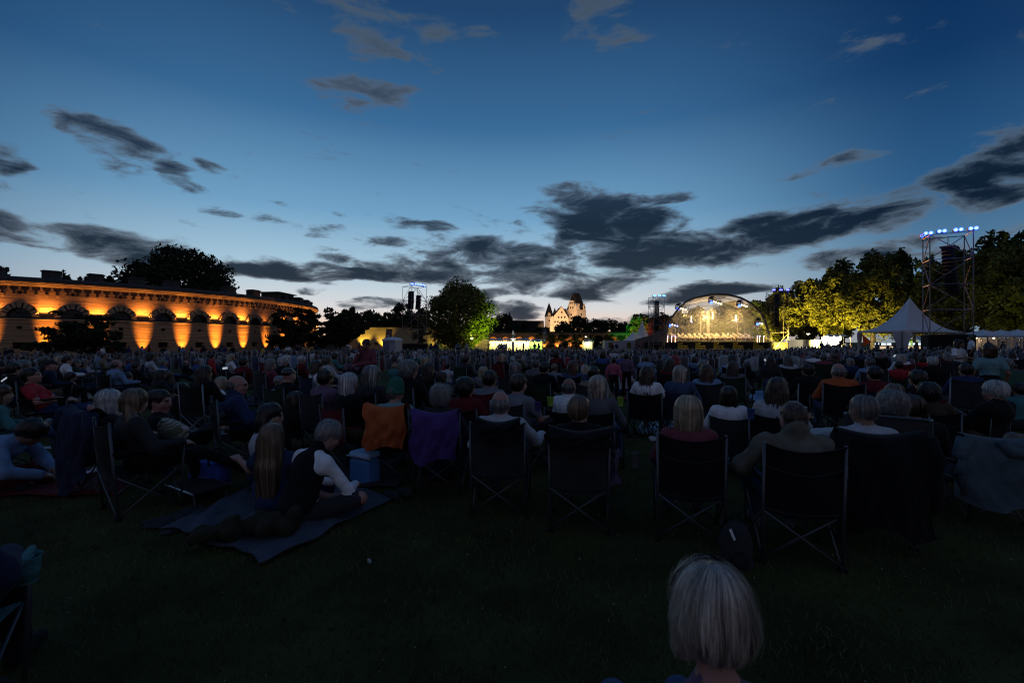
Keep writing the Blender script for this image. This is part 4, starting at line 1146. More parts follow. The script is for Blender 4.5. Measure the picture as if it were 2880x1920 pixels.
MB().tube((0, 0, 0), (0, 0, 2.3), 0.28, 8).build('column', WHT, t)
MB().lathe([(0.25, 2.3), (0.62, 2.55), (0.6, 2.75), (0.2, 2.8), (0.24, 3.1), (0.3, 3.5), (0.16, 3.75), (0.2, 3.9), (0.1, 4.1), (0.02, 4.2)], 10).build('figure', WHT, t, smooth=True)
DROP.append((t, 4.2)); DROP.append((h_, 4.4))
for o_, top_ in DROP:
    zz = gz(o_.location.x, o_.location.y)
    o_.location.z = zz; o_.scale = (1, 1, (top_ - zz) / top_)
spot('statue_light', (gx(1443, 100), 98.5, 0.6), (gx(1443, 100), 100, 3.2), 500, (1.0, 0.95, 0.8), 50, 0.5)
for k, (px, py, d) in enumerate(((1648, 939, 120), (2273, 934, 86), (1327, 941, 88))):
    p = at(px, py, d)
    t = empty('street_lamp', (p.x, p.y, gz(p.x, p.y)), 0, ['slim street lamp in front of the arcade gate', 'slim street lamp under the trees right of the stage', 'slim street lamp half hidden by the green lit tree'][k], 'street lamp', 'slim street lamps')
    MB().tube((0, 0, 0), (0, 0, p.z - 0.15), 0.05, 6).build('pole', LAMPB, t)
    MB().lathe([(0.06, p.z - 0.2), (0.30, p.z), (0.32, p.z + 0.06)], 10).build('lamp_shade', emis('lamp_shade', (1.0, 0.82, 0.6), 3), t)
    MB().lathe([(0.36, p.z + 0.062), (0.30, p.z + 0.12), (0.03, p.z + 0.2)], 10).build('cap', LAMPB, t)
    point('street_lamp_light', (p.x, p.y - 0.1, p.z - 0.4), 60, (1.0, 0.8, 0.5), 0.1)
# ================================================================== PEOPLE
# a body is a smooth union of tapered limbs, meshed as one continuous surface
SKIN, TOP, PANTS, SHOE, DARK, LIP, SOCK = range(7)
def rc(a, b, ra, rb, lab):
    return ('c', np.array(a, float), np.array(b, float), ra, rb, lab)
def el_(c, r, lab, R=None):
    return ('e', np.array(c, float), np.array(r, float), np.eye(3) if R is None else np.array(R, float), None, lab)
def prim_box(p):
    if p[0] == 'c':
        m = max(p[3], p[4])
        return np.minimum(p[1], p[2]) - m, np.maximum(p[1], p[2]) + m
    m = float(np.max(p[2]))
    return p[1] - m, p[1] + m
def prim_d(p, X):
    if p[0] == 'c':
        a, b_, ra, rb = p[1:5]
        ab = b_ - a
        L2 = float(ab @ ab) + 1e-12
        t = np.clip(((X - a) @ ab) / L2, 0, 1)
        return np.linalg.norm(X - a - t[..., None] * ab, axis=-1) - (ra + t * (rb - ra))
    c, r, R = p[1:4]
    q = (X - c) @ R
    k0 = np.linalg.norm(q / r, axis=-1)
    k1 = np.linalg.norm(q / (r * r), axis=-1) + 1e-9
    return k0 * (k0 - 1.0) / k1
def smin(a, b, k):
    h = np.maximum(k - np.abs(a - b), 0) / k
    return np.minimum(a, b) - h * h * k * 0.25
def sdf_mesh(prims, vs, k=0.03, cuts=None):
    """surface nets over the smooth union; returns verts, quads, label per quad"""
    lo = np.min([prim_box(p)[0] for p in prims], axis=0) - 3 * vs
    hi = np.max([prim_box(p)[1] for p in prims], axis=0) + 3 * vs
    n = np.ceil((hi - lo) / vs).astype(int) + 1
    Fd = np.full(n, 1.0); best = np.full(n, 9.0); lab = np.zeros(n, np.int8)
    pad = k + 2 * vs
    for p in prims:
        b0, b1 = prim_box(p)
        i0 = np.maximum(((b0 - pad - lo) / vs).astype(int), 0); i1 = np.minimum(((b1 + pad - lo) / vs).astype(int) + 2, n)
        s_ = tuple(slice(i0[d], i1[d]) for d in range(3))
        g = np.stack(np.meshgrid(*[lo[d] + vs * np.arange(i0[d], i1[d]) for d in range(3)], indexing='ij'), -1)
        d_ = prim_d(p, g)
        Fd[s_] = smin(Fd[s_], d_, k)
        m_ = d_ < best[s_]
        best[s_] = np.where(m_, d_, best[s_])
        lab[s_] = np.where(m_, p[5], lab[s_])
    if cuts:
        g = np.stack(np.meshgrid(*[lo[d] + vs * np.arange(n[d]) for d in range(3)], indexing='ij'), -1)
        for c in cuts: Fd = np.maximum(Fd, -prim_d(c, g))
    return nets(Fd, lab, lo, vs)
def nets(Fd, lab, lo, vs):
    n = np.array(Fd.shape)
    ins = Fd < 0
    corner = [(i, j, k) for i in (0, 1) for j in (0, 1) for k in (0, 1)]
    def sh(A, c): return A[c[0]:n[0] - 1 + c[0], c[1]:n[1] - 1 + c[1], c[2]:n[2] - 1 + c[2]]
    cnt = sum(sh(ins, c).astype(np.int8) for c in corner)
    act = (cnt > 0) & (cnt < 8)
    ijk = np.argwhere(act)
    idx = np.full(act.shape, -1, np.int32); idx[act] = np.arange(len(ijk))
    acc = np.zeros((len(ijk), 3)); num = np.zeros(len(ijk))
    vals = {c: Fd[ijk[:, 0] + c[0], ijk[:, 1] + c[1], ijk[:, 2] + c[2]] for c in corner}
    for c in corner:
        for ax in range(3):
            if c[ax]: continue
            c2 = tuple(c[d] + (d == ax) for d in range(3))
            a, b_ = vals[c], vals[c2]
            m_ = (a < 0) != (b_ < 0)
            t = np.where(m_, a / (a - b_ + 1e-12), 0)
            pt_ = np.array(c, float)[None] + np.eye(3)[ax][None] * t[:, None]
            acc += pt_ * m_[:, None]; num += m_
    V = lo + vs * (ijk + acc / np.maximum(num, 1)[:, None])
    Q, QL = [], []
    for ax in range(3):
        u, w = (ax + 1) % 3, (ax + 2) % 3
        a = np.moveaxis(ins, ax, 0)
        e = np.argwhere(np.moveaxis(a[:-1] != a[1:], 0, ax))
        e = e[(e[:, u] > 0) & (e[:, w] > 0) & (e[:, u] < n[u] - 1) & (e[:, w] < n[w] - 1)]
        def cell(du, dw):
            q = e.copy(); q[:, u] -= du; q[:, w] -= dw
            return idx[q[:, 0], q[:, 1], q[:, 2]]
        q = np.stack([cell(1, 1), cell(0, 1), cell(0, 0), cell(1, 0)], 1)
        fl = ~ins[e[:, 0], e[:, 1], e[:, 2]]
        q[fl] = q[fl][:, ::-1]
        ok = (q >= 0).all(1)
        Q.append(q[ok]); QL.append(lab[e[ok, 0], e[ok, 1], e[ok, 2]])
    return V, np.concatenate(Q), np.concatenate(QL)

def rotm(rx=0, ry=0, rz=0):
    return np.array(Euler((rx, ry, rz), 'XYZ').to_matrix())
def head_prims(c, R, lip=True):
    c = np.array(c, float)
    T = lambda p: c + R @ np.array(p, float)
    P = [el_(T((0, -0.010, 0.032)), (0.076, 0.094, 0.088), SKIN, R), el_(T((0, 0.018, -0.020)), (0.066, 0.074, 0.082), SKIN, R),
         rc(T((0, 0.030, -0.060)), T((0, 0.070, -0.092)), 0.046, 0.024, SKIN), rc(T((-0.03, 0.01, -0.06)), T((0.03, 0.01, -0.06)), 0.042, 0.042, SKIN),
         rc(T((0, 0.090, 0.012)), T((0, 0.108, -0.030)), 0.009, 0.014, SKIN), rc(T((-0.032, 0.078, 0.030)), T((0.032, 0.078, 0.030)), 0.013, 0.013, SKIN)]
    for s_ in (-1, 1):
        P.append(el_(T((s_ * 0.078, -0.012, -0.010)), (0.010, 0.020, 0.033), SKIN, R))
        P.append(el_(T((s_ * 0.031, 0.083, 0.008)), (0.014, 0.008, 0.006), DARK, R))
        P.append(el_(T((s_ * 0.045, 0.055, -0.03)), (0.026, 0.026, 0.028), SKIN, R))
    P.append(el_(T((0, 0.090, -0.062)), (0.024, 0.010, 0.008), LIP, R))
    return P
def hand_prims(wr, dirv, palm_n, side, curl=0.5, lab=SKIN, s_=1.0):
    """palm and five separate fingers; dirv = along the hand, palm_n = out of the palm"""
    d = np.array(dirv, float); d /= np.linalg.norm(d)
    n = np.array(palm_n, float); n -= d * (n @ d); n /= np.linalg.norm(n) + 1e-9
    w = np.cross(d, n) * side
    wr = np.array(wr, float)
    P = [rc(wr, wr + d * 0.03 * s_, 0.026 * s_, 0.030 * s_, lab)]
    for j in range(4):
        o = (j - 1.5) * 0.019 * s_
        b0 = wr + d * 0.035 * s_ + w * o * 0.8
        k0 = wr + d * 0.088 * s_ + w * o
        P.append(rc(b0, k0, 0.015 * s_, 0.012 * s_, lab))
        ln = (0.036, 0.042, 0.040, 0.032)[j] * s_
        a1 = curl * 0.9
        p1 = k0 + (d * math.cos(a1) + n * math.sin(a1)) * ln
        a2 = curl * 2.0
        p2 = p1 + (d * math.cos(a2) + n * math.sin(a2)) * ln * 0.75
        P += [rc(k0, p1, 0.0095 * s_, 0.0085 * s_, lab), rc(p1, p2, 0.0085 * s_, 0.0068 * s_, lab)]
    t0 = wr + d * 0.025 * s_ - w * 0.026 * s_
    t1 = t0 + (d * 0.62 - w * 0.55 + n * 0.5) * 0.042 * s_
    t2 = t1 + (d * 0.80 - w * 0.10 + n * 0.5) * 0.032 * s_
    P += [rc(wr + d * 0.01, t0, 0.018 * s_, 0.015 * s_, lab), rc(t0, t1, 0.0135 * s_, 0.011 * s_, lab), rc(t1, t2, 0.0105 * s_, 0.0085 * s_, lab)]
    return P

def pose(kind, **o):
    """joint positions, facing +y; z = 0 is the ground"""
    P = dict(pel=(0, 0, 0.43), chest=(0, -0.09, 0.74), neck=(0, -0.09, 0.905), head=(0, -0.055, 1.015), hr=(0, 0, 0),
             sh=(0.175, -0.09, 0.85), el=[(-0.26, 0.02, 0.61), (0.26, 0.02, 0.61)], wr=[(-0.20, 0.25, 0.60), (0.20, 0.25, 0.60)],
             kn=[(-0.13, 0.44, 0.47), (0.13, 0.44, 0.47)], an=[(-0.13, 0.50, 0.10), (0.13, 0.50, 0.10)], toe=[(-0.15, 0.65, 0.04), (0.15, 0.65, 0.04)])
    if kind == 'lowchair':
        P.update(pel=(0, 0, 0.26), chest=(0, -0.16, 0.54), neck=(0, -0.17, 0.70), head=(0, -0.13, 0.81), sh=(0.175, -0.17, 0.645), el=[(-0.27, -0.02, 0.42), (0.27, -0.02, 0.42)], wr=[(-0.22, 0.22, 0.40), (0.22, 0.22, 0.40)],
                 kn=[(-0.12, 0.44, 0.34), (0.12, 0.44, 0.34)], an=[(-0.12, 0.84, 0.10), (0.12, 0.84, 0.10)], toe=[(-0.16, 0.92, 0.22), (0.16, 0.92, 0.22)])
    elif kind == 'recline':
        P.update(pel=(0, 0, 0.40), chest=(0, -0.20, 0.66), neck=(0, -0.24, 0.81), head=(0, -0.22, 0.93), sh=(0.175, -0.23, 0.76), el=[(-0.27, -0.06, 0.56), (0.27, -0.06, 0.56)], wr=[(-0.10, 0.18, 0.56), (0.10, 0.18, 0.56)],
                 kn=[(-0.12, 0.46, 0.42), (0.12, 0.46, 0.42)], an=[(-0.10, 0.86, 0.22), (0.10, 0.86, 0.20)], toe=[(-0.13, 0.95, 0.33), (0.13, 0.95, 0.31)])
    elif kind == 'floor':
        P.update(pel=(0, 0, 0.11), chest=(0, 0.015, 0.43), neck=(0, 0.035, 0.59), head=(0, 0.075, 0.70), sh=(0.175, 0.025, 0.535), el=[(-0.27, 0.10, 0.31), (0.27, 0.10, 0.31)], wr=[(-0.16, 0.32, 0.24), (0.16, 0.32, 0.24)],
                 kn=[(-0.37, 0.30, 0.15), (0.37, 0.30, 0.15)], an=[(0.10, 0.42, 0.07), (-0.10, 0.46, 0.07)], toe=[(0.24, 0.44, 0.06), (-0.24, 0.50, 0.06)])
    elif kind == 'kneesup':
        P.update(pel=(0, 0, 0.11), chest=(0, -0.05, 0.42), neck=(0, -0.03, 0.58), head=(0, 0.02, 0.69), sh=(0.175, -0.04, 0.525), el=[(-0.30, 0.12, 0.36), (0.30, 0.12, 0.36)], wr=[(-0.12, 0.38, 0.36), (0.12, 0.38, 0.36)],
                 kn=[(-0.13, 0.40, 0.44), (0.13, 0.40, 0.44)], an=[(-0.12, 0.62, 0.09), (0.12, 0.62, 0.09)], toe=[(-0.14, 0.77, 0.04), (0.14, 0.77, 0.04)])
    elif kind == 'kneel':
        P.update(pel=(0, 0, 0.30), chest=(0, 0.06, 0.62), neck=(0, 0.09, 0.78), head=(0, 0.14, 0.89), sh=(0.175, 0.075, 0.725), el=[(-0.25, 0.16, 0.48), (0.25, 0.16, 0.48)], wr=[(-0.16, 0.36, 0.42), (0.16, 0.36, 0.42)],
                 kn=[(-0.14, 0.36, 0.09), (0.14, 0.36, 0.09)], an=[(-0.12, -0.04, 0.07), (0.12, -0.04, 0.07)], toe=[(-0.12, -0.18, 0.05), (0.12, -0.18, 0.05)])
    elif kind == 'stand':
        P.update(pel=(0, 0, 0.94), chest=(0, 0.0, 1.25), neck=(0, -0.01, 1.42), head=(0, 0.02, 1.53), sh=(0.18, -0.01, 1.36), el=[(-0.26, -0.03, 1.08), (0.26, -0.03, 1.08)], wr=[(-0.25, 0.08, 0.84), (0.25, 0.08, 0.84)],
                 kn=[(-0.10, 0.01, 0.50), (0.11, 0.01, 0.50)], an=[(-0.11, -0.02, 0.10), (0.12, -0.01, 0.10)], toe=[(-0.14, 0.13, 0.04), (0.16, 0.14, 0.04)])
    P = {k: v for k, v in P.items()}
    P.update(o)
    return P
def body_prims(P, bulk=0.0, sleeve='long', legs='long', female=False, belly=0.0, sock=False, hands=True, skirt=False, collar=0.0):
    A = lambda v: np.array(v, float)
    pel, ch, nk, hd = A(P['pel']), A(P['chest']), A(P['neck']), A(P['head'])
    t = bulk
    up = ch - pel; up /= np.linalg.norm(up)
    yv = np.cross(up, (1, 0, 0)); yv /= np.linalg.norm(yv)
    if yv[1] < 0: yv = -yv
    R = np.stack([np.array((1.0, 0, 0)), yv, up], 1)
    yaw = P.get('tw', 0.0)
    if yaw:
        cz = rotm(0, 0, yaw)
        R = cz @ R
    sx = P['sh'][0] * (0.92 if female else 1.0)
    S = []
    for s_ in (-1, 1):
        q = A((s_ * sx, P['sh'][1] - ch[1], P['sh'][2] - ch[2]))
        if yaw: q = rotm(0, 0, yaw) @ q
        S.append(ch + q - up * 0.018)
    Pm = []
    hip = 0.088 if not female else 0.092
    Pm.append(el_(pel + (0, -0.01, 0.02), (0.158 + t * .5, 0.118 + t * .4, 0.115), PANTS if not skirt else TOP, R))
    Pm.append(el_((pel * 0.55 + ch * 0.45) + yv * (0.015 + belly * 0.5), (0.150 + t + belly * .5, 0.106 + t + belly, 0.175), TOP, R))
    Pm.append(el_(ch - up * 0.01, (0.164 + t * .8, 0.108 + t * .8, 0.168), TOP, R))
    mid_s = (S[0] + S[1]) / 2
    for s_ in (0, 1):
        Pm.append(rc(nk * 0.6 + mid_s * 0.4 - up * 0.010, S[s_] - up * 0.014, 0.060 + t * .3, 0.048 + t * .5, TOP))
        Pm.append(rc(mid_s - up * 0.06, S[s_] - up * 0.05, 0.09 + t * .5, 0.062 + t * .5, TOP))
        e, w = A(P['el'][s_]), A(P['wr'][s_])
        Pm.append(rc(S[s_], e if sleeve != 'short' else S[s_] * .42 + e * .58, 0.051 + t * .7, (0.046 + t * .7) if sleeve != 'short' else 0.062 + t, TOP if sleeve != 'none' else SKIN))
        if sleeve == 'short': Pm.append(rc(S[s_] * .5 + e * .5, e, 0.043, 0.037, SKIN))
        Pm.append(rc(e, w, (0.046 + t * .7) if sleeve == 'long' else 0.038, (0.036 + t * .6) if sleeve == 'long' else 0.026, TOP if sleeve == 'long' else SKIN))
        if hands:
            d = w - e; d /= np.linalg.norm(d)
            if sleeve == 'long': Pm.append(rc(w, w + d * 0.03, 0.026, 0.024, SKIN))
            Pm.append(el_(w + d * 0.06, (0.030, 0.030, 0.030), SKIN))
        k_, a_, o_ = A(P['kn'][s_]), A(P['an'][s_]), A(P['toe'][s_])
        h = pel + A(((-1, 1)[s_] * hip, 0.01, -0.015))
        Pm.append(rc(h, k_ if legs != 'short' else h * .12 + k_ * .88, 0.088, 0.060 if legs != 'short' else 0.073, PANTS))
        if legs == 'short':
            Pm.append(rc(h * .2 + k_ * .8, k_, 0.056, 0.052, SKIN))
            Pm.append(rc(k_, k_ * .62 + a_ * .38, 0.052, 0.052, SKIN)); Pm.append(rc(k_ * .62 + a_ * .38, a_, 0.052, 0.033, SKIN))
            if sock: Pm.append(rc(k_ * .2 + a_ * .8, a_, 0.039, 0.038, SOCK))
        else:
            Pm.append(rc(k_, k_ * .08 + a_ * .92, 0.058, 0.050, PANTS))
            Pm.append(rc(k_ * .1 + a_ * .9, a_, 0.034, 0.034, SKIN))
        Pm.append(rc(a_ + A((0, 0, -0.035)), o_, 0.040, 0.034, SHOE))
        heel = a_ - (o_ - a_) * 0.25; heel[2] = min(a_[2], max(0.04, o_[2])) if o_[2] < 0.1 else heel[2]
        Pm.append(rc(a_ + A((0, 0, -0.03)), heel, 0.036, 0.034, SHOE))
    Pm.append(rc(nk - up * 0.03, hd * .5 + nk * .5 + A((0, -0.005, 0)), 0.054 if not female else 0.048, 0.050 if not female else 0.044, SKIN))
    if collar: Pm.append(rc(nk - up * 0.03, nk + up * collar, 0.075 + t * .3, 0.066 + t * .3, TOP))
    HR = rotm(*P['hr'])
    Pm += head_prims(hd, HR)
    return Pm, hd, HR

# hair -------------------------------------------------------------
def hair_shape(style, vol=1.0):
    """soft solid the strands follow, in head space"""
    v = vol
    if style == 'short':
        return [el_((0, -0.014, 0.040), (0.083 * v, 0.100 * v, 0.093 * v), 0), el_((0, -0.052, -0.012), (0.066 * v, 0.056 * v, 0.066), 0)], [el_((0, 0.125, -0.045), (0.13, 0.085, 0.105), 0)]
    if style == 'buzz':
        return [el_((0, -0.012, 0.035), (0.079, 0.097, 0.089), 0), el_((0, -0.045, -0.012), (0.064, 0.056, 0.060), 0)], [el_((0, 0.125, -0.045), (0.13, 0.080, 0.115), 0)]
    if style == 'balding':
        return [el_((0, -0.030, 0.000), (0.082, 0.084, 0.060), 0), el_((0, -0.05, -0.02), (0.066, 0.058, 0.060), 0)], [el_((0, 0.125, -0.01), (0.14, 0.11, 0.14), 0), el_((0, 0.0, 0.125), (0.075, 0.09, 0.085), 0)]
    if style == 'curly':
        return [el_((0, -0.022, 0.042), (0.102 * v, 0.112 * v, 0.100 * v), 0), el_((0, -0.055, -0.022), (0.092 * v, 0.070 * v, 0.075), 0)], [el_((0, 0.135, -0.035), (0.10, 0.085, 0.10), 0)]
    if style == 'bob':
        return [el_((0, -0.012, 0.045), (0.093 * v, 0.106 * v, 0.092 * v), 0), rc((-0.045, -0.025, 0.01), (-0.060, -0.020, -0.115), 0.050, 0.040, 0), rc((0.045, -0.025, 0.01), (0.060, -0.020, -0.115), 0.050, 0.040, 0),
                rc((0, -0.045, 0.01), (0, -0.055, -0.12), 0.070, 0.052, 0), rc((-0.04, -0.05, -0.05), (0.04, -0.05, -0.05), 0.055, 0.055, 0), rc((-0.05, -0.04, -0.115), (0.05, -0.04, -0.115), 0.042, 0.042, 0)], [el_((0, 0.14, -0.06), (0.075, 0.12, 0.135), 0)]
    if style == 'shortbob':
        return [el_((0, -0.016, 0.040), (0.094 * v, 0.106 * v, 0.096 * v), 0), el_((0, -0.045, -0.025), (0.094 * v, 0.076 * v, 0.070), 0), rc((-0.07, -0.02, -0.02), (-0.078, -0.01, -0.078), 0.030, 0.020, 0), rc((0.07, -0.03, -0.02), (0.092, -0.02, -0.080), 0.034, 0.020, 0)], [el_((0, 0.135, -0.05), (0.10, 0.09, 0.125), 0)]
    if style == 'long':
        return [el_((0, -0.012, 0.045), (0.090 * v, 0.105 * v, 0.090 * v), 0), rc((-0.045, -0.03, 0.01), (-0.075, -0.045, -0.20), 0.048, 0.040, 0), rc((0.045, -0.03, 0.01), (0.075, -0.045, -0.20), 0.048, 0.040, 0),
                rc((0, -0.05, 0.0), (0, -0.095, -0.30), 0.070, 0.045, 0), rc((-0.05, -0.06, -0.05), (-0.055, -0.095, -0.33), 0.055, 0.030, 0), rc((0.05, -0.06, -0.05), (0.055, -0.095, -0.33), 0.055, 0.030, 0)], [el_((0, 0.14, -0.08), (0.072, 0.12, 0.16), 0)]
    if style == 'verylong':
        return hair_shape('long', v)[0] + [rc((-0.05, -0.09, -0.25), (-0.075, -0.10, -0.52), 0.050, 0.022, 0), rc((0.05, -0.09, -0.25), (0.055, -0.11, -0.50), 0.050, 0.022, 0), rc((0, -0.10, -0.25), (0, -0.115, -0.54), 0.055, 0.022, 0)], hair_shape('long', v)[1]
    if style == 'ponytail':
        return [el_((0, -0.014, 0.043), (0.089 * v, 0.104 * v, 0.092 * v), 0), el_((0, -0.055, -0.015), (0.080, 0.062, 0.075), 0), rc((0.02, -0.10, -0.055), (0.075, -0.115, -0.16), 0.032, 0.034, 0), rc((0.075, -0.115, -0.16), (0.15, -0.085, -0.26), 0.034, 0.016, 0)], [el_((0, 0.13, -0.04), (0.095, 0.085, 0.10), 0)]
    if style == 'bun':
        return [el_((0, -0.012, 0.038), (0.083, 0.099, 0.090), 0), el_((0, -0.05, -0.01), (0.066, 0.056, 0.06), 0), el_((0, -0.115, 0.04), (0.042, 0.036, 0.042), 0)], [el_((0, 0.125, -0.045), (0.12, 0.085, 0.105), 0)]
    if style == 'cap':
        return [el_((0, -0.012, 0.045), (0.088, 0.108, 0.085), 0), rc((-0.04, 0.09, 0.032), (0.04, 0.09, 0.032), 0.02, 0.02, 0), rc((-0.03, 0.14, 0.02), (0.03, 0.14, 0.02), 0.014, 0.014, 0)], [el_((0, 0.0, -0.10), (0.2, 0.3, 0.105), 0)]
def shape_f(shape, X):
    P, C = shape
    f = np.full(X.shape[:-1], 9.0)
    for p in P: f = smin(f, prim_d(p, X), 0.035)
    for c in C: f = np.maximum(f, -prim_d(c, X))
    return f
def shape_n(shape, X, e=0.003):
    g = np.stack([shape_f(shape, X + np.eye(3)[d] * e) - shape_f(shape, X - np.eye(3)[d] * e) for d in range(3)], -1)
    return g / (np.linalg.norm(g, axis=-1, keepdims=True) + 1e-9)
def hair_mesh(name, style, seed, strands=500, vs=0.012, width=0.004, vol=1.0, curl=0.0, seg=8, step=0.022, fuzz=0.004, zmin=-9.0, wave=0.0):
    """core + flat strands combed over it; 'tone' is each strand's own shade"""
    r = np.random.default_rng(seed)
    sh = hair_shape(style, vol)
    V, Q, _ = sdf_mesh(sh[0], vs, 0.035, sh[1])
    nr = shape_n(sh, V)
    ph = V @ np.array([40.0, 33.0, 7.0])
    V = V - nr * 0.004 + nr * (0.002 * np.sin(ph + 3 * np.sin(V[:, 2:3] * 30).ravel()))[:, None]
    tones = [np.full(len(V), 0.75)]
    verts, quads = [V], [Q]
    if strands:
        zmax = V[:, 2].max()
        wgt = np.clip((V[:, 2] - V[:, 2].min()) / (zmax - V[:, 2].min()), 0, 1) ** (0.5 if style in ('long', 'verylong', 'bob') else 0.2) + 0.05
        s_ = r.choice(len(V), strands, p=wgt / wgt.sum())
        p = V[s_] + r.normal(size=(strands, 3)) * vs * 0.5
        lift = np.abs(r.normal(size=strands)) * fuzz
        th_ = np.arctan2(p[:, 0], -p[:, 1])
        lock = np.sin(th_ * 9 + 2 * np.sin(th_ * 4 + seed)) * 0.5 + np.sin(th_ * 21 + seed * 1.7) * 0.35
        lift = lift + 0.0045 * (lock + 0.6) + np.where(r.random(strands) < 0.04, 0.012 * r.random(strands), 0)
        tone = (0.45 + 0.9 * r.random(strands)) * (1.0 + 0.55 * lock)
        crownp = np.array([0.012, -0.02, zmax])
        pts = []
        ph = r.random((strands, 3)) * 6.28
        for k in range(seg + 1):
            n = shape_n(sh, p)
            p = p - (shape_f(sh, p) - lift)[:, None] * n
            off = 0
            if wave: off = n * (wave * np.sin(k * 0.55 + th_ * 7 + lock * 2))[:, None] * (k / seg)
            if curl: off = curl * np.sin(ph + k * (1.1 + 0.5 * np.sin(ph[:, :1]))) * (0.3 + 0.7 * k / seg)
            pts.append((p + off, n))
            g = np.array([0, 0, -1.0]) + 1.6 * np.clip((p[:, 2:3] - zmax + 0.06) / 0.06, 0, 1) * (p - crownp) / (np.linalg.norm(p - crownp, axis=1, keepdims=True) + 1e-6)
            if curl: g = g + r.normal(size=g.shape) * 0.6
            t = g - n * (g * n).sum(1, keepdims=True)
            low = (np.abs((g * n).sum(1)) > 0.92)[:, None]
            t = np.where(low, g, t)
            t /= np.linalg.norm(t, axis=1, keepdims=True) + 1e-9
            p = p + t * step * (0.75 + 0.5 * r.random((strands, 1))) * (p[:, 2:3] > zmin - 0.012 * lock[:, None])
        vv = np.zeros((strands, seg + 1, 2, 3))
        for k in range(seg + 1):
            p, n = pts[k]
            d = pts[min(k + 1, seg)][0] - pts[max(k - 1, 0)][0]
            w = np.cross(n, d); w /= np.linalg.norm(w, axis=1, keepdims=True) + 1e-9
            hw_ = width * (0.35 + 0.65 * math.sin(math.pi * min(1, (k + 0.6) / (seg + 0.8)))) / 2
            vv[:, k, 0] = p - w * hw_; vv[:, k, 1] = p + w * hw_
        b0 = len(V)
        base = b0 + np.arange(strands)[:, None] * (seg + 1) * 2 + np.arange(seg)[None] * 2
        q = np.stack([base, base + 1, base + 3, base + 2], -1).reshape(-1, 4)
        verts.append(vv.reshape(-1, 3)); quads.append(q)
        tones.append(np.repeat(tone, (seg + 1) * 2))
    me = np_mesh(name, np.concatenate(verts), np.concatenate(quads), HAIR['brown'], smooth=True)
    at_ = me.attributes.new('tone', 'FLOAT', 'POINT')
    at_.data.foreach_set('value', np.concatenate(tones).astype(np.float32))
    return me
def hair_mat(name, col, rough=0.40, spec=0.8, sheen=0.0):
    m = mat('hair_' + name, col, rough=rough, var=0.25, scale=60, stretch=(1, 1, 0.1), spec=spec, sheen=sheen, bump=0.35, bscale=140)
    t = m.node_tree
    p = t.nodes['Principled BSDF']
    a = t.nodes.new('ShaderNodeAttribute'); a.attribute_name = 'tone'
    mm = t.nodes.new('ShaderNodeVectorMath'); mm.operation = 'SCALE'
    src = p.inputs['Base Color'].links[0].from_socket
    t.links.new(src, mm.inputs[0]); t.links.new(a.outputs['Fac'], mm.inputs['Scale'])
    t.links.new(mm.outputs[0], p.inputs['Base Color'])
    p.inputs['Metallic'].default_value = 0.25
    p.inputs['Coat Weight'].default_value = 0.8
    p.inputs['Coat Roughness'].default_value = 0.28
    tr = t.nodes.new('ShaderNodeBsdfTranslucent'); ms = t.nodes.new('ShaderNodeMixShader'); ms.inputs[0].default_value = 0.30
    t.links.new(mm.outputs[0], tr.inputs[0]); t.links.new(p.outputs[0], ms.inputs[1]); t.links.new(tr.outputs[0], ms.inputs[2])
    t.links.new(ms.outputs[0], t.nodes['Material Output'].inputs[0])
    return m
HAIR = {'white': hair_mat('white', (0.70, 0.70, 0.70)), 'grey': hair_mat('grey', (0.30, 0.295, 0.29)), 'dark grey': hair_mat('dark grey', (0.14, 0.136, 0.132)), 'black': hair_mat('black', (0.010, 0.009, 0.009)), 'dark brown': hair_mat('dark brown', (0.022, 0.014, 0.010)),
        'brown': hair_mat('brown', (0.055, 0.032, 0.018)), 'reddish': hair_mat('reddish', (0.10, 0.042, 0.020)), 'blonde': hair_mat('blonde', (0.56, 0.45, 0.32)), 'fair': hair_mat('fair', (0.60, 0.52, 0.44)), 'dark blonde': hair_mat('dark blonde', (0.27, 0.185, 0.115))}
def cloth_mat(name, col, rough=0.9, sheen=0.04, bump=0.5):
    return mat('cloth_' + name, col, rough=rough, var=0.22, scale=9, bump=bump, bscale=26, sheen=sheen, spec=0.2)
CL = {'black': (0.007, 0.007, 0.009), 'navy': (0.012, 0.017, 0.045), 'dark blue': (0.02, 0.035, 0.10), 'blue': (0.04, 0.08, 0.24), 'light blue': (0.16, 0.26, 0.42), 'white': (0.72, 0.74, 0.78), 'pale grey': (0.40, 0.43, 0.47), 'grey': (0.10, 0.105, 0.12),
      'charcoal': (0.028, 0.029, 0.034), 'red': (0.36, 0.025, 0.035), 'dark red': (0.11, 0.012, 0.018), 'pink': (0.40, 0.09, 0.15), 'mauve': (0.14, 0.09, 0.15), 'purple': (0.07, 0.035, 0.17), 'orange': (0.42, 0.095, 0.03), 'green': (0.03, 0.10, 0.055),
      'dark green': (0.015, 0.03, 0.016), 'lime': (0.22, 0.40, 0.05), 'teal': (0.05, 0.17, 0.18), 'beige': (0.20, 0.165, 0.12), 'brown': (0.055, 0.036, 0.025), 'denim': (0.045, 0.075, 0.15), 'striped grey': (0.16, 0.18, 0.21), 'khaki': (0.15, 0.13, 0.09), 'yellow': (0.5, 0.36, 0.05), 'pale teal': (0.16, 0.31, 0.33), 'dusky pink': (0.17, 0.045, 0.065), 'stone': (0.13, 0.125, 0.10)}
def cm(n): return cloth_mat(n, CL[n])
def skin_mat(n, c):
    return mat('skin_' + n, c, rough=0.5, var=0.12, scale=14, bump=0.08, spec=0.4)
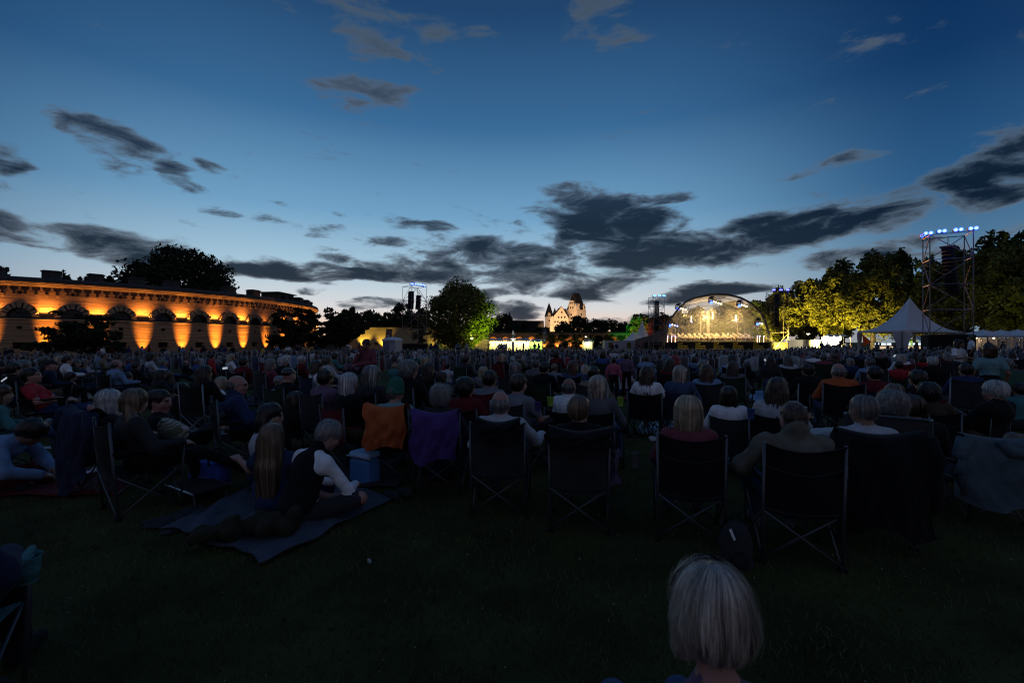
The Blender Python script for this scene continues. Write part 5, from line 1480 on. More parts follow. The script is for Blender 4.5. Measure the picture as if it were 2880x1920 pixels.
SKN = {'fair': skin_mat('fair', (0.34, 0.20, 0.145)), 'tan': skin_mat('tan', (0.24, 0.13, 0.088)), 'pink': skin_mat('pink', (0.37, 0.19, 0.155))}
EYE_M = mat('eye_dark', (0.02, 0.015, 0.012), rough=0.3, var=0.1)
LIP_M = mat('lip', (0.25, 0.09, 0.08), rough=0.5, var=0.1)
def wrinkle(V, seed, amp):
    """folds in cloth: a few waves through space, pushed along the normal later"""
    r = np.random.default_rng(seed)
    o = np.zeros(len(V))
    for k in range(7):
        d = r.normal(size=3); d[2] *= 0.6; d /= np.linalg.norm(d)
        f = 22 + 45 * r.random()
        w = r.normal(size=3); w /= np.linalg.norm(w)
        o += np.sin(V @ d * f + 2.0 * np.sin(V @ w * 15 + r.random() * 6) + r.random() * 6.28)
    return o * amp / 7
def vnormals(V, Q):
    n = np.cross(V[Q[:, 2]] - V[Q[:, 0]], V[Q[:, 3]] - V[Q[:, 1]])
    N_ = np.zeros_like(V)
    for c in range(4): np.add.at(N_, Q[:, c], n)
    return N_ / (np.linalg.norm(N_, axis=1, keepdims=True) + 1e-12)
def person_mesh(name, P, vs=0.02, seed=1, fold=0.008, hands=None, extra=(), scale=1.0, k=0.028, **kw):
    prims, hd, HR = body_prims(P, hands=hands is None, **kw)
    prims += list(extra)
    V, Q, Lb = sdf_mesh(prims, vs, k)
    N_ = vnormals(V, Q)
    vl = np.zeros(len(V), bool)
    for c in range(4): vl[Q[np.isin(Lb, (TOP, PANTS)), c]] = True
    V = V + N_ * (wrinkle(V, seed, fold) * vl)[:, None]
    if hands:
        for h in hands:
            V2, Q2, L2 = sdf_mesh(h, 0.0068, 0.006)
            Q = np.concatenate([Q, Q2 + len(V)]); V = np.concatenate([V, V2]); Lb = np.concatenate([Lb, np.full(len(Q2), SKIN)])
    me = np_mesh(name, V * scale, Q, [SKN['fair'], cm('black'), cm('navy'), cm('charcoal'), EYE_M, LIP_M, cm('white')], Lb, smooth=True)
    return me, hd * scale, HR
def dress(o, skin='fair', top='black', pants='navy', shoe='charcoal'):
    for i, m_ in enumerate((SKN[skin], cm(top), cm(pants), cm(shoe))):
        o.material_slots[i].link = 'OBJECT'
        o.material_slots[i].material = m_
def put_person(me, hd, HR, loc, yaw, label, hair=None, hair_col='brown', group=None, scale=1.0, hair_scale=1.0, cat='person', **cl):
    o = link('person', me, None, loc, (0, 0, yaw), scale)
    tag(o, label, cat, group)
    dress(o, **cl)
    if hair is not None:
        h = link('hair', hair, o, tuple(hd), Matrix(HR.tolist()).to_euler(), hair_scale)
        h.material_slots[0].link = 'OBJECT'
        h.material_slots[0].material = HAIR[hair_col] if hair_col in HAIR else cm(hair_col)
    return o
# ------------------------------------------------------------------ folding camp chair
TUBE = mat('chair_tube', (0.09, 0.10, 0.115), rough=0.45, var=0.15, metal=0.6)
TUBE_P = mat('chair_tube_pale', (0.22, 0.24, 0.26), rough=0.4, var=0.15, metal=0.6)
def cloth_strip(nu, nv, fn):
    return MB().grid([[fn(i / nu, j / nv) for j in range(nv + 1)] for i in range(nu + 1)])
def chair_meshes():
    T, Cc = [TUBE], [cm('black')]
    D = {}
    D['back_post'] = [(MB().tube((s_ * 0.265, -0.235, 0.0), (s_ * 0.265, -0.30, 0.88), 0.0125, 8).mesh('back_post', T, True), 0) for s_ in (-1, 1)]
    D['arm_post'] = [(MB().path([(s_ * 0.275, 0.235, 0.02), (s_ * 0.285, 0.245, 0.40), (s_ * 0.29, 0.25, 0.615)], 0.011, 8).mesh('arm_post', T, True), 0) for s_ in (-1, 1)]
    r0, r1, f0, f1 = (0.26, -0.235), (0.26, -0.26), (0.27, 0.235), (0.27, 0.24)
    br = []
    for s_ in (-1, 1):
        br.append(MB().tube((s_ * r0[0], r0[1] - 0.012 * s_, 0.03), (-s_ * r1[0], r1[1] - 0.012 * s_, 0.385), 0.009, 6))
        br.append(MB().tube((s_ * f0[0], f0[1] + 0.012 * s_, 0.03), (-s_ * f1[0], f1[1] + 0.012 * s_, 0.40), 0.009, 6))
        br.append(MB().tube((s_ * 0.262, -0.225, 0.03), (s_ * 0.272, 0.235, 0.40), 0.009, 6))
        br.append(MB().tube((s_ * 0.275, 0.225, 0.03), (s_ * 0.268, -0.25, 0.385), 0.009, 6))
    D['cross_brace'] = [(b_.mesh('cross_brace', T, True), 0) for b_ in br]
    D['seat'] = [(cloth_strip(12, 8, lambda u, v: ((u - 0.5) * 0.53, -0.25 + 0.49 * v, 0.385 + 0.02 * v - 0.055 * math.sin(math.pi * u) * (1 - 0.35 * v))).mesh('seat', Cc, True), 1)]
    def back(u, v):
        sag = math.sin(math.pi * u)
        top = 0.875 - 0.055 * sag ** 0.8
        z = 0.375 + (top - 0.375) * v
        return ((u - 0.5) * 0.545, -0.255 - 0.045 * (z - 0.38) / 0.5 - 0.055 * sag * (0.6 + 0.4 * math.sin(math.pi * v)) - 0.006 * math.sin(9 * u + 5 * v), z)
    D['backrest'] = [(cloth_strip(14, 10, back).mesh('backrest', Cc, True), 1)]
    hem = [back(i / 14, 0.998) for i in range(15)]
    D['top_hem'] = [(MB().path(hem, 0.008, 6).mesh('top_hem', Cc, True), 1)]
    D['back_seam'] = [(MB().path([tuple(Vector(back(i / 14, v0 - 0.05 * math.sin(math.pi * i / 14))) + Vector((0, -0.004, 0))) for i in range(15)], 0.0045, 5).mesh('back_seam', [cm('charcoal')], True), 2) for v0 in (0.70, 0.06)]
    D['armrest'] = [(MB().path([(s_ * 0.27, -0.28, 0.60), (s_ * 0.285, 0.0, 0.585), (s_ * 0.29, 0.27, 0.615)], 0.017, 6).box((s_ * 0.287, 0.05, 0.60), (0.06, 0.42, 0.008)).mesh('armrest', Cc, True), 1) for s_ in (-1, 1)]
    D['cup_holder'] = [(MB().lathe([(0.038, 0.50), (0.046, 0.56), (0.05, 0.605), (0.056, 0.612), (0.05, 0.60), (0.04, 0.51), (0.0, 0.505)], 12, (s_ * 0.30, 0.20, 0)).mesh('cup_holder', Cc, True), 1) for s_ in (1, -1)]
    D['foot'] = [(MB().box((x_, y_, 0.012), (0.05, 0.05, 0.024)).mesh('foot', [cm('black')]), 0) for x_ in (-0.265, 0.265) for y_ in (-0.235, 0.235)]
    return D
CHAIR = chair_meshes()
def joined_chair():
    vs_, fs_, mi_ = [], [], []
    for k, lst in CHAIR.items():
        for me, mslot in lst:
            b0 = len(vs_)
            vs_ += [tuple(v.co) for v in me.vertices]
            fs_ += [tuple(i + b0 for i in p.vertices) for p in me.polygons]
            mi_ += [1 if mslot else 0] * len(me.polygons)
    me = bpy.data.meshes.new('camp_chair'); me.from_pydata(vs_, [], fs_)
    me.materials.append(TUBE); me.materials.append(cm('black'))
    me.polygons.foreach_set('material_index', mi_); me.polygons.foreach_set('use_smooth', [True] * len(fs_))
    return me
CHAIR_J = joined_chair()
def camp_chair(loc, yaw, label, col='black', scale=1.0, parts=True, tube=None, cup=True, group='folding camp chairs'):
    if not parts:
        o = link('camp_chair', CHAIR_J, None, loc, (0, 0, yaw), scale)
        o.material_slots[1].link = 'OBJECT'; o.material_slots[1].material = cm(col)
        return tag(o, label, 'chair', group)
    t = empty('camp_chair', loc, yaw, label, 'chair', group)
    t.scale = (scale * 0.94, scale, scale)
    for k, lst in CHAIR.items():
        for i, (me, mslot) in enumerate(lst):
            if k == 'cup_holder' and (not cup or i): continue
            o = link(k, me, t)
            if mslot == 2: continue
            if mslot or (tube and k != 'foot'):
                o.material_slots[0].link = 'OBJECT'; o.material_slots[0].material = cm(col) if mslot else tube
    return t
def drape(loc, yaw, col, label, seed=1, w=0.56, drop=0.55, z=0.90, sleeves=True, scale=1.0, name='draped_jacket', cat='jacket', flare=0.0, mat_=None, hood=False):
    """a garment hung over a chair back: one folded sheet over the top edge, sleeves at the sides"""
    r = random.Random(seed)
    ph = [r.uniform(0, 6) for _ in range(6)]
    def fn(u, v):
        s_ = math.sin(math.pi * u)
        fold = (0.012 * math.sin(u * 13 + ph[0] + 2.2 * math.sin(v * 4 + ph[5])) + 0.009 * math.sin(u * 31 + ph[1] + v * 9) + 0.008 * math.sin(v * 17 + u * 11 + ph[2]) + 0.006 * math.sin(u * 47 - v * 23 + ph[3])) * (0.4 + 0.9 * v)
        x = (u - 0.5) * w * (1 + flare * v)
        if v < 0.16:                                   # part lying over the front of the backrest
            q = v / 0.16
            return (x, -0.18 - 0.11 * q + fold * 0.3, z - 0.10 + 0.10 * math.sin(q * math.pi / 2) - 0.05 * s_)
        q = (v - 0.16) / 0.84
        return (x + 0.02 * math.sin(q * 7 + ph[3]), -0.335 - 0.055 * s_ - 0.05 * math.sin(min(1, q * 3) * math.pi / 2) - fold, z - 0.05 * s_ - drop * q * (1 + 0.09 * math.sin(u * 7 + ph[4])))
    o = cloth_strip(26, 22, fn).build(name, mat_ or cm(col), None, smooth=True, loc=loc, rot=(0, 0, yaw), scale=scale)
    tag(o, label, cat)
    if sleeves:
        for s_ in (-1, 1):
            P_ = [(s_ * w * 0.47, -0.33, z - 0.06), (s_ * (w * 0.56), -0.36, z - 0.22), (s_ * (w * 0.55 + 0.02), -0.37, z - 0.40), (s_ * w * 0.52, -0.36, z - 0.58)]
            MB().path(P_, [0.07, 0.062, 0.055, 0.05], 8).build('sleeve', mat_ or cm(col), o, smooth=True)
    if hood:
        MB().path([(-0.12, -0.40, z - 0.06), (-0.06, -0.43, z - 0.15), (0.06, -0.43, z - 0.17), (0.13, -0.40, z - 0.06)], [0.04, 0.06, 0.06, 0.04], 8).build('hood', mat_ or cm(col), o, smooth=True)
    return o

# ------------------------------------------------------------------ placing people by where their head is seen
def hands_for(P, s_=1.0, curl=0.6, sides=(0, 1)):
    out = []
    for i in sides:
        e, w = np.array(P['el'][i], float), np.array(P['wr'][i], float)
        d = w - e; d /= np.linalg.norm(d)
        out.append(hand_prims(w, d, (0.3 * (1 if i == 0 else -1), 0.0, -1.0), 1 if i == 0 else -1, curl))
    return out
def place(hd, px, ytop, d, yaw, top_extra=0.135):
    """scale and ground position that put the head where the picture shows it"""
    ztop = hd[2] + top_extra
    if d is None:
        d = F * (EYE - ztop) / (ytop - CY); s_ = 1.0
    else:
        s_ = (EYE + (CY - ytop) / F * d) / ztop
        x = gx(px, d); s_ = (EYE + (CY - ytop) / F * d - gz(x, d)) / ztop
    c, s2 = math.cos(yaw), math.sin(yaw)
    hx, hy = (c * hd[0] - s2 * hd[1]) * s_, (s2 * hd[0] + c * hd[1]) * s_
    x = gx(px, d)
    return Vector((x - hx, d - hy, gz(x, d))), s_, d
SEED = [100]
def hero(label, px, ytop, d, P, hair, hcol, yaw=None, chair=None, chair_label=None, strands=2200, curl=0.0, vol=1.0, vs=0.0145, skin='fair', top='black', pants='navy', shoe='charcoal', drape_=None, hands=True, width=0.0035, seg=9, step=0.022,
         fuzz=0.004, cup=True, tube=None, chair_scale=None, hair_scale=1.0, curlh=0.6, zmin=-9.0, wave=0.0, **kw):
    SEED[0] += 1
    x0 = gx(px, d)
    yaw = yaw_to(x0, d) if yaw is None else yaw
    me, hd, HR = person_mesh('person', P, vs, SEED[0], hands=hands_for(P, curl=curlh) if hands else None, **kw)
    loc, s_, _ = place(hd, px, ytop, d, yaw)
    hm = hair_mesh('hair', hair, SEED[0], int(strands * 0.85), 0.0135, width * 1.1, vol, curl, seg, step, fuzz, zmin, wave) if hair else None
    o = put_person(me, hd, HR, loc, yaw, label, hm, hcol, scale=s_, skin=skin, top=top, pants=pants, shoe=shoe, hair_scale=hair_scale)
    if chair: camp_chair(loc, yaw, chair_label, chair, chair_scale or s_, True, tube, cup)
    return o, loc, yaw, s_

# front row, left to right -----------------------------------------------------------------------------------------
P_ = pose('floor', chest=(0, 0.16, 0.40), neck=(0, 0.30, 0.52), head=(0, 0.40, 0.56), sh=(0.18, 0.26, 0.48), hr=(-0.75, 0, 0), el=[(-0.30, 0.34, 0.24), (0.30, 0.36, 0.24)], wr=[(-0.12, 0.52, 0.16), (0.14, 0.54, 0.16)])
hero('person in blue patterned shirt bent forward on a blanket at the left edge', 88, 1178, 4.75, P_, 'short', 'dark brown', RAD(-72), skin='tan', top='light blue', pants='dark red', bulk=0.02, vol=1.12, strands=1800)
P_ = pose('chair', kn=[(-0.13, 0.44, 0.46), (0.12, 0.46, 0.50)], an=[(-0.13, 0.52, 0.10), (0.14, 0.58, 0.12)], toe=[(-0.15, 0.67, 0.04), (0.16, 0.73, 0.06)])
hero('long haired person in teal top and jeans cut by the left edge', 2, 1080, 5.3, P_, 'long', 'reddish', RAD(-40), 'navy', 'dark chair of the person in the teal top at the left edge', top='teal', pants='denim', shoe='white', strands=1400)
P_ = pose('recline', hr=(0.22, 0, 0.0))
hero('man in red polo shirt and shorts reclining with legs stretched out at the left', 88, 1032, 7.2, P_, 'short', 'dark brown', RAD(-62), 'black', 'dark chair under the man in the red polo', skin='pink', top='red', pants='dark blue', sleeve='short', legs='short', strands=900)
P_ = pose('chair', hr=(0.0, 0, 0.30))
o, loc, yaw, s_ = hero('woman with white wavy hair beside the woman with the ponytail', 307, 1097, 4.75, P_, 'bob', 'white', RAD(-26), 'black', 'dark chair hung with a dark coat behind the white haired woman', top='charcoal', pants='navy', vol=1.15, strands=2600, curl=0.006, female=True)
drape(loc, yaw, 'navy', 'dark coat hanging over the chair of the white haired woman', 5, 0.60, 0.80, 0.95, scale=s_ * 1.05)
P_ = pose('chair', hr=(0.05, 0, 0.62), kn=[(-0.13, 0.44, 0.47), (0.10, 0.46, 0.46)], an=[(-0.12, 0.52, 0.1), (0.08, 0.86, 0.22)], toe=[(-0.15, 0.66, 0.04), (0.10, 0.96, 0.28)])
o, loc, yaw, s_ = hero('woman with a reddish blonde ponytail in a dark camp chair at the left', 380, 1091, 4.15, P_, 'ponytail', 'dark blonde', RAD(-36), 'black', 'black camp chair with crossed legs under the ponytail woman', top='charcoal', pants='black', bulk=0.02, strands=2600, vol=1.03, tube=TUBE, female=True, width=0.0032, seg=10)
P_ = pose('kneesup', chest=(0, -0.22, 0.34), neck=(0, -0.26, 0.48), head=(0, -0.24, 0.60), sh=(0.18, -0.25, 0.43), el=[(-0.30, -0.30, 0.2), (0.30, -0.02, 0.24)], wr=[(-0.28, -0.26, 0.04), (0.22, 0.26, 0.30)], hr=(0, 0, -0.3))
hero('dark haired person leaning back on the lawn with bare knees raised', 448, 1092, 5.9, P_, 'short', 'black', RAD(-62), skin='pink', top='black', pants='charcoal', shoe='white', legs='short', sock=True, strands=1200)
P_ = pose('chair', hr=(0, 0, -0.28), chest=(0, -0.07, 0.74))
o, loc, yaw, s_ = hero('balding man with glasses in a navy padded jacket facing right', 668, 1052, 5.5, P_, 'balding', 'dark grey', RAD(-50), 'black', 'black chair under the balding man with glasses', skin='pink', top='dark blue', pants='black', bulk=0.03, collar=0.04, strands=1200)
def glasses(person, hd_scale=1.0):
    hair = [c for c in person.children if c.name.startswith('hair')][0]
    g = MB()
    for s2 in (-1, 1):
        g.path([(s2 * 0.034 + 0.022 * math.cos(a * math.pi / 6), 0.103, 0.008 + 0.017 * math.sin(a * math.pi / 6)) for a in range(12)], 0.0018, 4, closed=True)
        g.tube((s2 * 0.058, 0.10, 0.012), (s2 * 0.083, -0.005, 0.006), 0.0022, 4)
    g.tube((-0.012, 0.105, 0.010), (0.012, 0.105, 0.010), 0.002, 4)
    link('glasses', g.mesh('glasses', mat('spectacle', (0.02, 0.02, 0.02), rough=0.3)), person, hair.location, hair.rotation_euler)
glasses(o)
P_ = pose('floor', hr=(0, 0, -0.55), tw=-0.2)
hero('dark haired woman in a white quilted jacket sitting on the grass, facing right', 762, 1131, 4.75, P_, 'long', 'black', RAD(-42), top='pale grey', pants='navy', bulk=0.025, collar=0.05, strands=2200, female=True, fold=0.013)
P_ = pose('floor', chest=(0, 0.035, 0.43), neck=(0, 0.01, 0.59), head=(0, 0.005, 0.70), sh=(0.175, 0.03, 0.535), hr=(0.05, 0, 0.05), el=[(-0.30, 0.10, 0.36), (0.25, 0.12, 0.32)], wr=[(-0.50, 0.20, 0.42), (0.16, 0.32, 0.22)])
hero('girl with very long fair hair in a dark blue dress seated on the blanket', 768, 1186, 4.05, P_, 'verylong', 'dark blonde', RAD(-8), top='dark blue', pants='dark blue', sleeve='short', strands=3600, width=0.0034, seg=15, step=0.038, female=True, vol=0.98, fuzz=0.006, curlh=0.4)
P_ = pose('floor', chest=(0.02, 0.10, 0.43), neck=(0.05, 0.17, 0.59), head=(0.08, 0.26, 0.69), sh=(0.19, 0.14, 0.54), hr=(-0.55, 0.0, -0.4), tw=-0.25, el=[(-0.26, 0.24, 0.30), (0.34, 0.20, 0.27)], wr=[(-0.06, 0.44, 0.22), (0.22, 0.42, 0.24)], kn=[(-0.34, 0.30, 0.15), (0.42, 0.26, 0.19)])
o, loc, yaw, s_ = hero('grey haired man in a black vest over a white shirt sitting on the blanket', 925, 1180, 4.0, P_, 'short', 'grey', RAD(-22), skin='pink', top='white', pants='charcoal', legs='short', strands=3200, width=0.0028, vol=1.02, curl=0.004)
# the vest is a garment of its own over the shirt
vp = []
A_ = lambda v: np.array(v, float)
up_ = A_(P_['chest']) - A_(P_['pel']); up_ /= np.linalg.norm(up_)
yv_ = np.cross(up_, (1, 0, 0)); yv_ = yv_ if yv_[1] > 0 else -yv_
R_ = rotm(0, 0, -0.25) @ np.stack([np.array((1.0, 0, 0)), yv_ / np.linalg.norm(yv_), up_], 1)
vp = [el_(A_(P_['chest']) - up_ * 0.01 - A_((0, 0.012, 0)), (0.178, 0.120, 0.180), 0, R_), el_(A_(P_['pel']) * .55 + A_(P_['chest']) * .45 - A_((0, 0.012, 0)), (0.172, 0.120, 0.20), 0, R_), el_(A_(P_['pel']) + A_((0, -0.02, 0.06)), (0.168, 0.125, 0.10), 0, R_), rc(A_(P_['neck']) - up_ * 0.05, A_(P_['neck']) + up_ * 0.01, 0.085, 0.068, 0)]
V_, Q_, L_ = sdf_mesh(vp, 0.012, 0.03)
V_ = V_ + vnormals(V_, Q_) * wrinkle(V_, 3, 0.008)[:, None]
link('vest', np_mesh('vest', V_, Q_, cm('black'), smooth=True), o)
P_ = pose('chair', hr=(0.1, 0, -0.35))
o, loc, yaw, s_ = hero('person in a green knitted hat and pale teal shirt behind the orange shirt', 1112, 1072, 5.1, P_, 'buzz', 'grey', RAD(-8), 'black', 'camp chair with an orange shirt hung over its back', skin='pink', top='pale teal', pants='denim', sleeve='short', belly=0.04, strands=300)
hat = MB().lathe([(0.100, -0.012), (0.104, 0.01), (0.102, 0.05), (0.094, 0.10), (0.070, 0.15), (0.034, 0.178), (0.012, 0.185)], 20).lathe([(0.103, -0.03), (0.109, -0.012), (0.107, 0.016), (0.102, 0.02)], 20)
hh = [c for c in o.children if c.name.startswith('hair')][0]
link('knitted_hat', hat.mesh('knitted_hat', mat('cloth_hat', (0.02, 0.13, 0.09), var=0.3, scale=30, bump=0.8, bscale=60), True), o, hh.location + Vector((0, -0.01, 0.015)), (-0.15, 0.1, 0))
drape(loc, yaw, 'orange', 'orange shirt hanging over the camp chair of the person in the green hat', 8, 0.49, 0.46, 0.93, sleeves=False, scale=s_, name='draped_shirt', cat='shirt')
P_ = pose('chair', hr=(0, 0, -0.1))
o, loc, yaw, s_ = hero('woman with curly grey hair in front of the red chair, purple shirt on her chair', 1243, 1080, 4.75, P_, 'curly', 'grey', RAD(-6), 'black', 'camp chair with a purple shirt hung over its back', top='charcoal', pants='denim', strands=2400, curl=0.011, vol=0.98, width=0.003, seg=7, fuzz=0.012, female=True)
drape(loc, yaw, 'purple', 'purple shirt hanging over the camp chair of the curly grey woman', 9, 0.50, 0.50, 0.92, sleeves=False, scale=s_, name='draped_shirt', cat='shirt')
P_ = pose('chair', hr=(0, 0, -0.2), el=[(-0.27, 0.0, 0.60), (0.33, 0.08, 0.64)], wr=[(-0.2, 0.24, 0.60), (0.38, 0.34, 0.64)], kn=[(-0.14, 0.44, 0.47), (0.20, 0.46, 0.56)], an=[(-0.13, 0.5, 0.1), (0.10, 0.56, 0.36)], toe=[(-0.15, 0.65, 0.04), (0.2, 0.68, 0.34)])
o, loc, yaw, s_ = hero('balding man in a pale blue jumper with his arm out, centre of the front row', 1408, 1095, 4.15, P_, 'balding', 'grey', RAD(-6), 'charcoal', 'grey backed camp chair under the man in the pale blue jumper', skin='pink', top='pale grey', pants='navy', bulk=0.02, strands=1600, width=0.0022)
drape(loc, yaw, 'black', 'black hood hanging over the chair of the man in the pale blue jumper', 10, 0.40, 0.17, 0.93, sleeves=False, scale=s_, name='draped_hood')
P_ = pose('chair', hr=(-0.05, 0, -0.28), kn=[(-0.12, 0.44, 0.47), (0.16, 0.46, 0.47)], an=[(-0.1, 0.5, 0.1), (0.22, 0.48, 0.10)], toe=[(-0.12, 0.65, 0.04), (0.28, 0.62, 0.04)])
o, loc, yaw, s_ = hero('woman with short light brown hair in a black jacket, chair with grey back', 1628, 1111, 3.8, P_, 'short', 'dark blonde', RAD(-8), 'charcoal', 'grey backed camp chair with folded cloth on its arm', top='black', pants='mauve', bulk=0.02, strands=3000, vol=1.06, width=0.003, seg=9, female=True)
drape(loc, yaw, 'black', 'black cloth over the top of the short haired woman\'s chair', 12, 0.54, 0.15, 0.93, sleeves=False, scale=s_)
bag = cloth_strip(14, 16, lambda u, v: (0.33 + 0.05 * math.sin(u * 3.1 + v * 4) + 0.10 * (u - 0.5), 0.10 + 0.22 * u, 0.60 - 0.34 * v + 0.02 * math.sin(v * 9 + u * 7))).build('folded_jacket', cm('mauve'), None, True, loc=loc, rot=(0, 0, yaw), scale=s_)
tag(bag, 'pale mauve jacket hanging from the chair arm beside the short haired woman', 'jacket')
def cup_at(px, py, d, label, col='white', h=0.10, r=0.036, tilt=(0, 0, 0), name='plastic_cup', cat='cup'):
    o = MB().lathe([(0.0, 0.0), (r * 0.72, 0.0), (r * 0.74, 0.004), (r, h), (r * 1.04, h + 0.002), (r * 0.95, h - 0.002), (r * 0.70, 0.008), (0.0, 0.008)], 18).build(name, cm(col), None, True, loc=at(px, py, d), rot=tilt)
    return tag(o, label, cat)
cup_at(1785, 1312, 3.65, 'pale cup standing in the chair arm right of the short haired woman', 'grey', 0.11)
P_ = pose('chair', hr=(0, 0, -0.05))
hero('woman with straight shoulder length blonde hair in pink, front row', 1936, 1112, 3.6, P_, 'bob', 'blonde', RAD(-16), 'black', 'tall black camp chair of the blonde woman in pink', top='dusky pink', pants='denim', strands=5200, width=0.0024, seg=11, step=0.024, vol=1.04, female=True, fuzz=0.003, tube=TUBE)
cup_at(2034, 1318, 3.55, 'blue white cup beside the blonde woman\'s chair', 'light blue', 0.085, 0.045)
P_ = pose('chair', hr=(-0.08, 0, 0.12), el=[(-0.33, 0.03, 0.62), (0.30, 0.02, 0.62)], wr=[(-0.26, 0.26, 0.56), (0.24, 0.25, 0.60)], kn=[(-0.22, 0.42, 0.48), (0.13, 0.44, 0.47)])
hero('cropped man in a grey green jacket in the nearest camp chair', 2231, 1126, 3.25, P_, 'buzz', 'brown', RAD(-16), 'black', 'black camp chair nearest to us under the bald man', skin='pink', top='stone', fold=0.022, pants='denim', bulk=0.035, strands=4200, width=0.0016, seg=4, step=0.006, collar=0.065, tube=TUBE, shoe='grey')
P_ = pose('chair', hr=(0.0, 0, 0.30), el=[(-0.36, 0.14, 0.74), (0.28, 0.0, 0.62)], wr=[(-0.27, 0.36, 0.86), (0.22, 0.24, 0.60)])
o, loc, yaw, s_ = hero('grey cropped man in a white tee shirt raising a cup', 2428, 1106, 3.55, P_, 'buzz', 'grey', RAD(-14), 'charcoal', 'camp chair with a dark coat hung over it behind the cropped man', skin='tan', top='pale grey', pants='denim', sleeve='short', strands=5200, width=0.0016, seg=4, step=0.006, curlh=0.95)
glasses(o)
W_ = Matrix.Rotation(yaw, 4, 'Z')
cp = loc + (W_ @ Vector((-0.29, 0.45, 0.865))) * s_
cup_m = MB().lathe([(0.0, 0.0), (0.028, 0.0), (0.038, 0.105), (0.040, 0.107), (0.036, 0.104), (0.026, 0.008), (0.0, 0.008)], 18).build('plastic_cup', cm('white'), None, True, loc=cp, rot=(0.12, 0.2, 0))
tag(cup_m, 'white plastic cup in the raised hand of the cropped man', 'cup')
drape(loc, yaw, 'black', 'long dark coat hanging over the chair of the cropped man', 14, 0.56, 0.72, 0.92, scale=s_, flare=0.12)
P_ = pose('chair', hr=(0, 0, 0.05))
o, loc, yaw, s_ = hero('woman with wavy silver hair in a black coat beside the cropped man', 2508, 1096, 4.0, P_, 'curly', 'grey', RAD(-22), None, None, top='black', pants='black', bulk=0.045, strands=2600, curl=0.008, width=0.0034, seg=8, fuzz=0.010, vol=1.0, female=True, collar=0.03)
# wooden deck chair under her
dk = empty('deck_chair', loc, yaw - 0.35, 'canvas deck chair of the silver haired woman in black', 'chair')
dk.scale = (s_,) * 3
cloth_strip(8, 14, lambda u, v: ((u - 0.5) * 0.52, 0.32 - 0.80 * v, 0.34 - 0.16 * math.sin(math.pi * min(1, v * 1.15)) * (1 - v) + 0.60 * v * v)).build('canvas', cm('grey'), dk, True)
for s2 in (-1, 1):
    MB().tube((s2 * 0.28, 0.36, 0.02), (s2 * 0.28, -0.50, 0.96), 0.016, 6).build('side_rail', TUBE_P, dk)
    MB().tube((s2 * 0.26, -0.46, 0.02), (s2 * 0.26, 0.34, 0.36), 0.016, 6).build('rear_leg', TUBE_P, dk)
MB().tube((-0.28, -0.49, 0.955), (0.28, -0.49, 0.955), 0.014, 6).build('top_bar', TUBE, dk)
P_ = pose('lowchair', hr=(0.1, 0, 0.25))
o, loc, yaw, s_ = hero('grey haired person low behind a draped hoodie at the right edge', 2852, 1214, 3.9, P_, 'short', 'dark blonde', RAD(-12), None, None, top='grey', pants='dark green', bulk=0.03, strands=2400, width=0.0024)
loc = loc + Vector((-0.22, 0, 0))
camp_chair(loc, yaw, 'low camp chair hung with a grey blue hoodie at the right edge', 'charcoal', 0.80)
drape(loc + Vector((0, -0.02, 0)), yaw, 'grey', 'big grey blue hoodie draped over the low chair at the right edge', 15, 0.74, 0.62, 0.90, scale=0.86, flare=0.35, mat_=cloth_mat('hoodie', (0.07, 0.105, 0.125)), hood=True)
P_ = pose('lowchair', hr=(0, 0, 0.2), kn=[(-0.20, 0.42, 0.52), (0.12, 0.44, 0.40)], an=[(-0.22, 0.52, 0.1), (0.12, 0.7, 0.1)], toe=[(-0.26, 0.66, 0.04), (0.16, 0.82, 0.06)])
hero('white haired man in a black jacket with beige trousers and raised knee at the right', 2797, 1070, 6.0, P_, 'short', 'white', RAD(14), 'black', 'low folding chair under the white haired man at the right', skin='pink', top='black', pants='khaki', shoe='light blue', bulk=0.03, strands=1800, chair_scale=0.72, vol=1.12, curl=0.006)
# nearest head, cut by the bottom of the frame
P_ = pose('chair', hr=(-0.05, 0.03, 0.12), head=(0, -0.03, 1.085), neck=(0, -0.085, 0.935))
o, loc, yaw, s_ = hero('blonde woman with a hairband close to the camera at the bottom edge', 1992, 1576, 1.06, P_, 'shortbob', 'fair', RAD(4), None, None, skin='pink', top='mauve', pants='denim', strands=9000, width=0.0016, seg=12, step=0.021, vol=1.0, fuzz=0.004, vs=0.0125, female=True, zmin=-0.095, wave=0.016)
hh = [c for c in o.children if c.name.startswith('hair')][0]
hb = [(0.0955 * math.cos(a), 0.030 - 0.020 * math.sin(a), 0.040 + 0.101 * math.sin(a)) for a in [math.pi * (0.06 + 0.88 * i / 24) for i in range(25)]]
link('hairband', MB().path(hb, 0.007, 8).mesh('hairband', cm('black'), True), o, hh.location, hh.rotation_euler)
camp_chair(loc, yaw, 'camp chair of the hairband woman, hidden below the frame', 'charcoal', s_)
# person at the bottom left corner with a teal chair
P_ = pose('chair', hr=(0.1, 0, -0.2))
lx, ly = -2.24, 1.64
me, hd, HR = person_mesh('person', P_, 0.012, 77, bulk=0.03, hands=hands_for(P_))
hm = hair_mesh('hair', 'bob', 77, 900, 0.010, 0.002, 1.0, 0, 14, 0.018)
put_person(me, hd, HR, (lx, ly, 0.0), RAD(25), 'person in a dark jacket cut off at the bottom left corner', hm, 'dark blonde', top='navy', pants='black', shoe='black')
camp_chair((lx, ly, 0), RAD(25), 'teal edged chair with a mesh cup holder at the bottom left corner', 'teal', 1.0, True, TUBE)
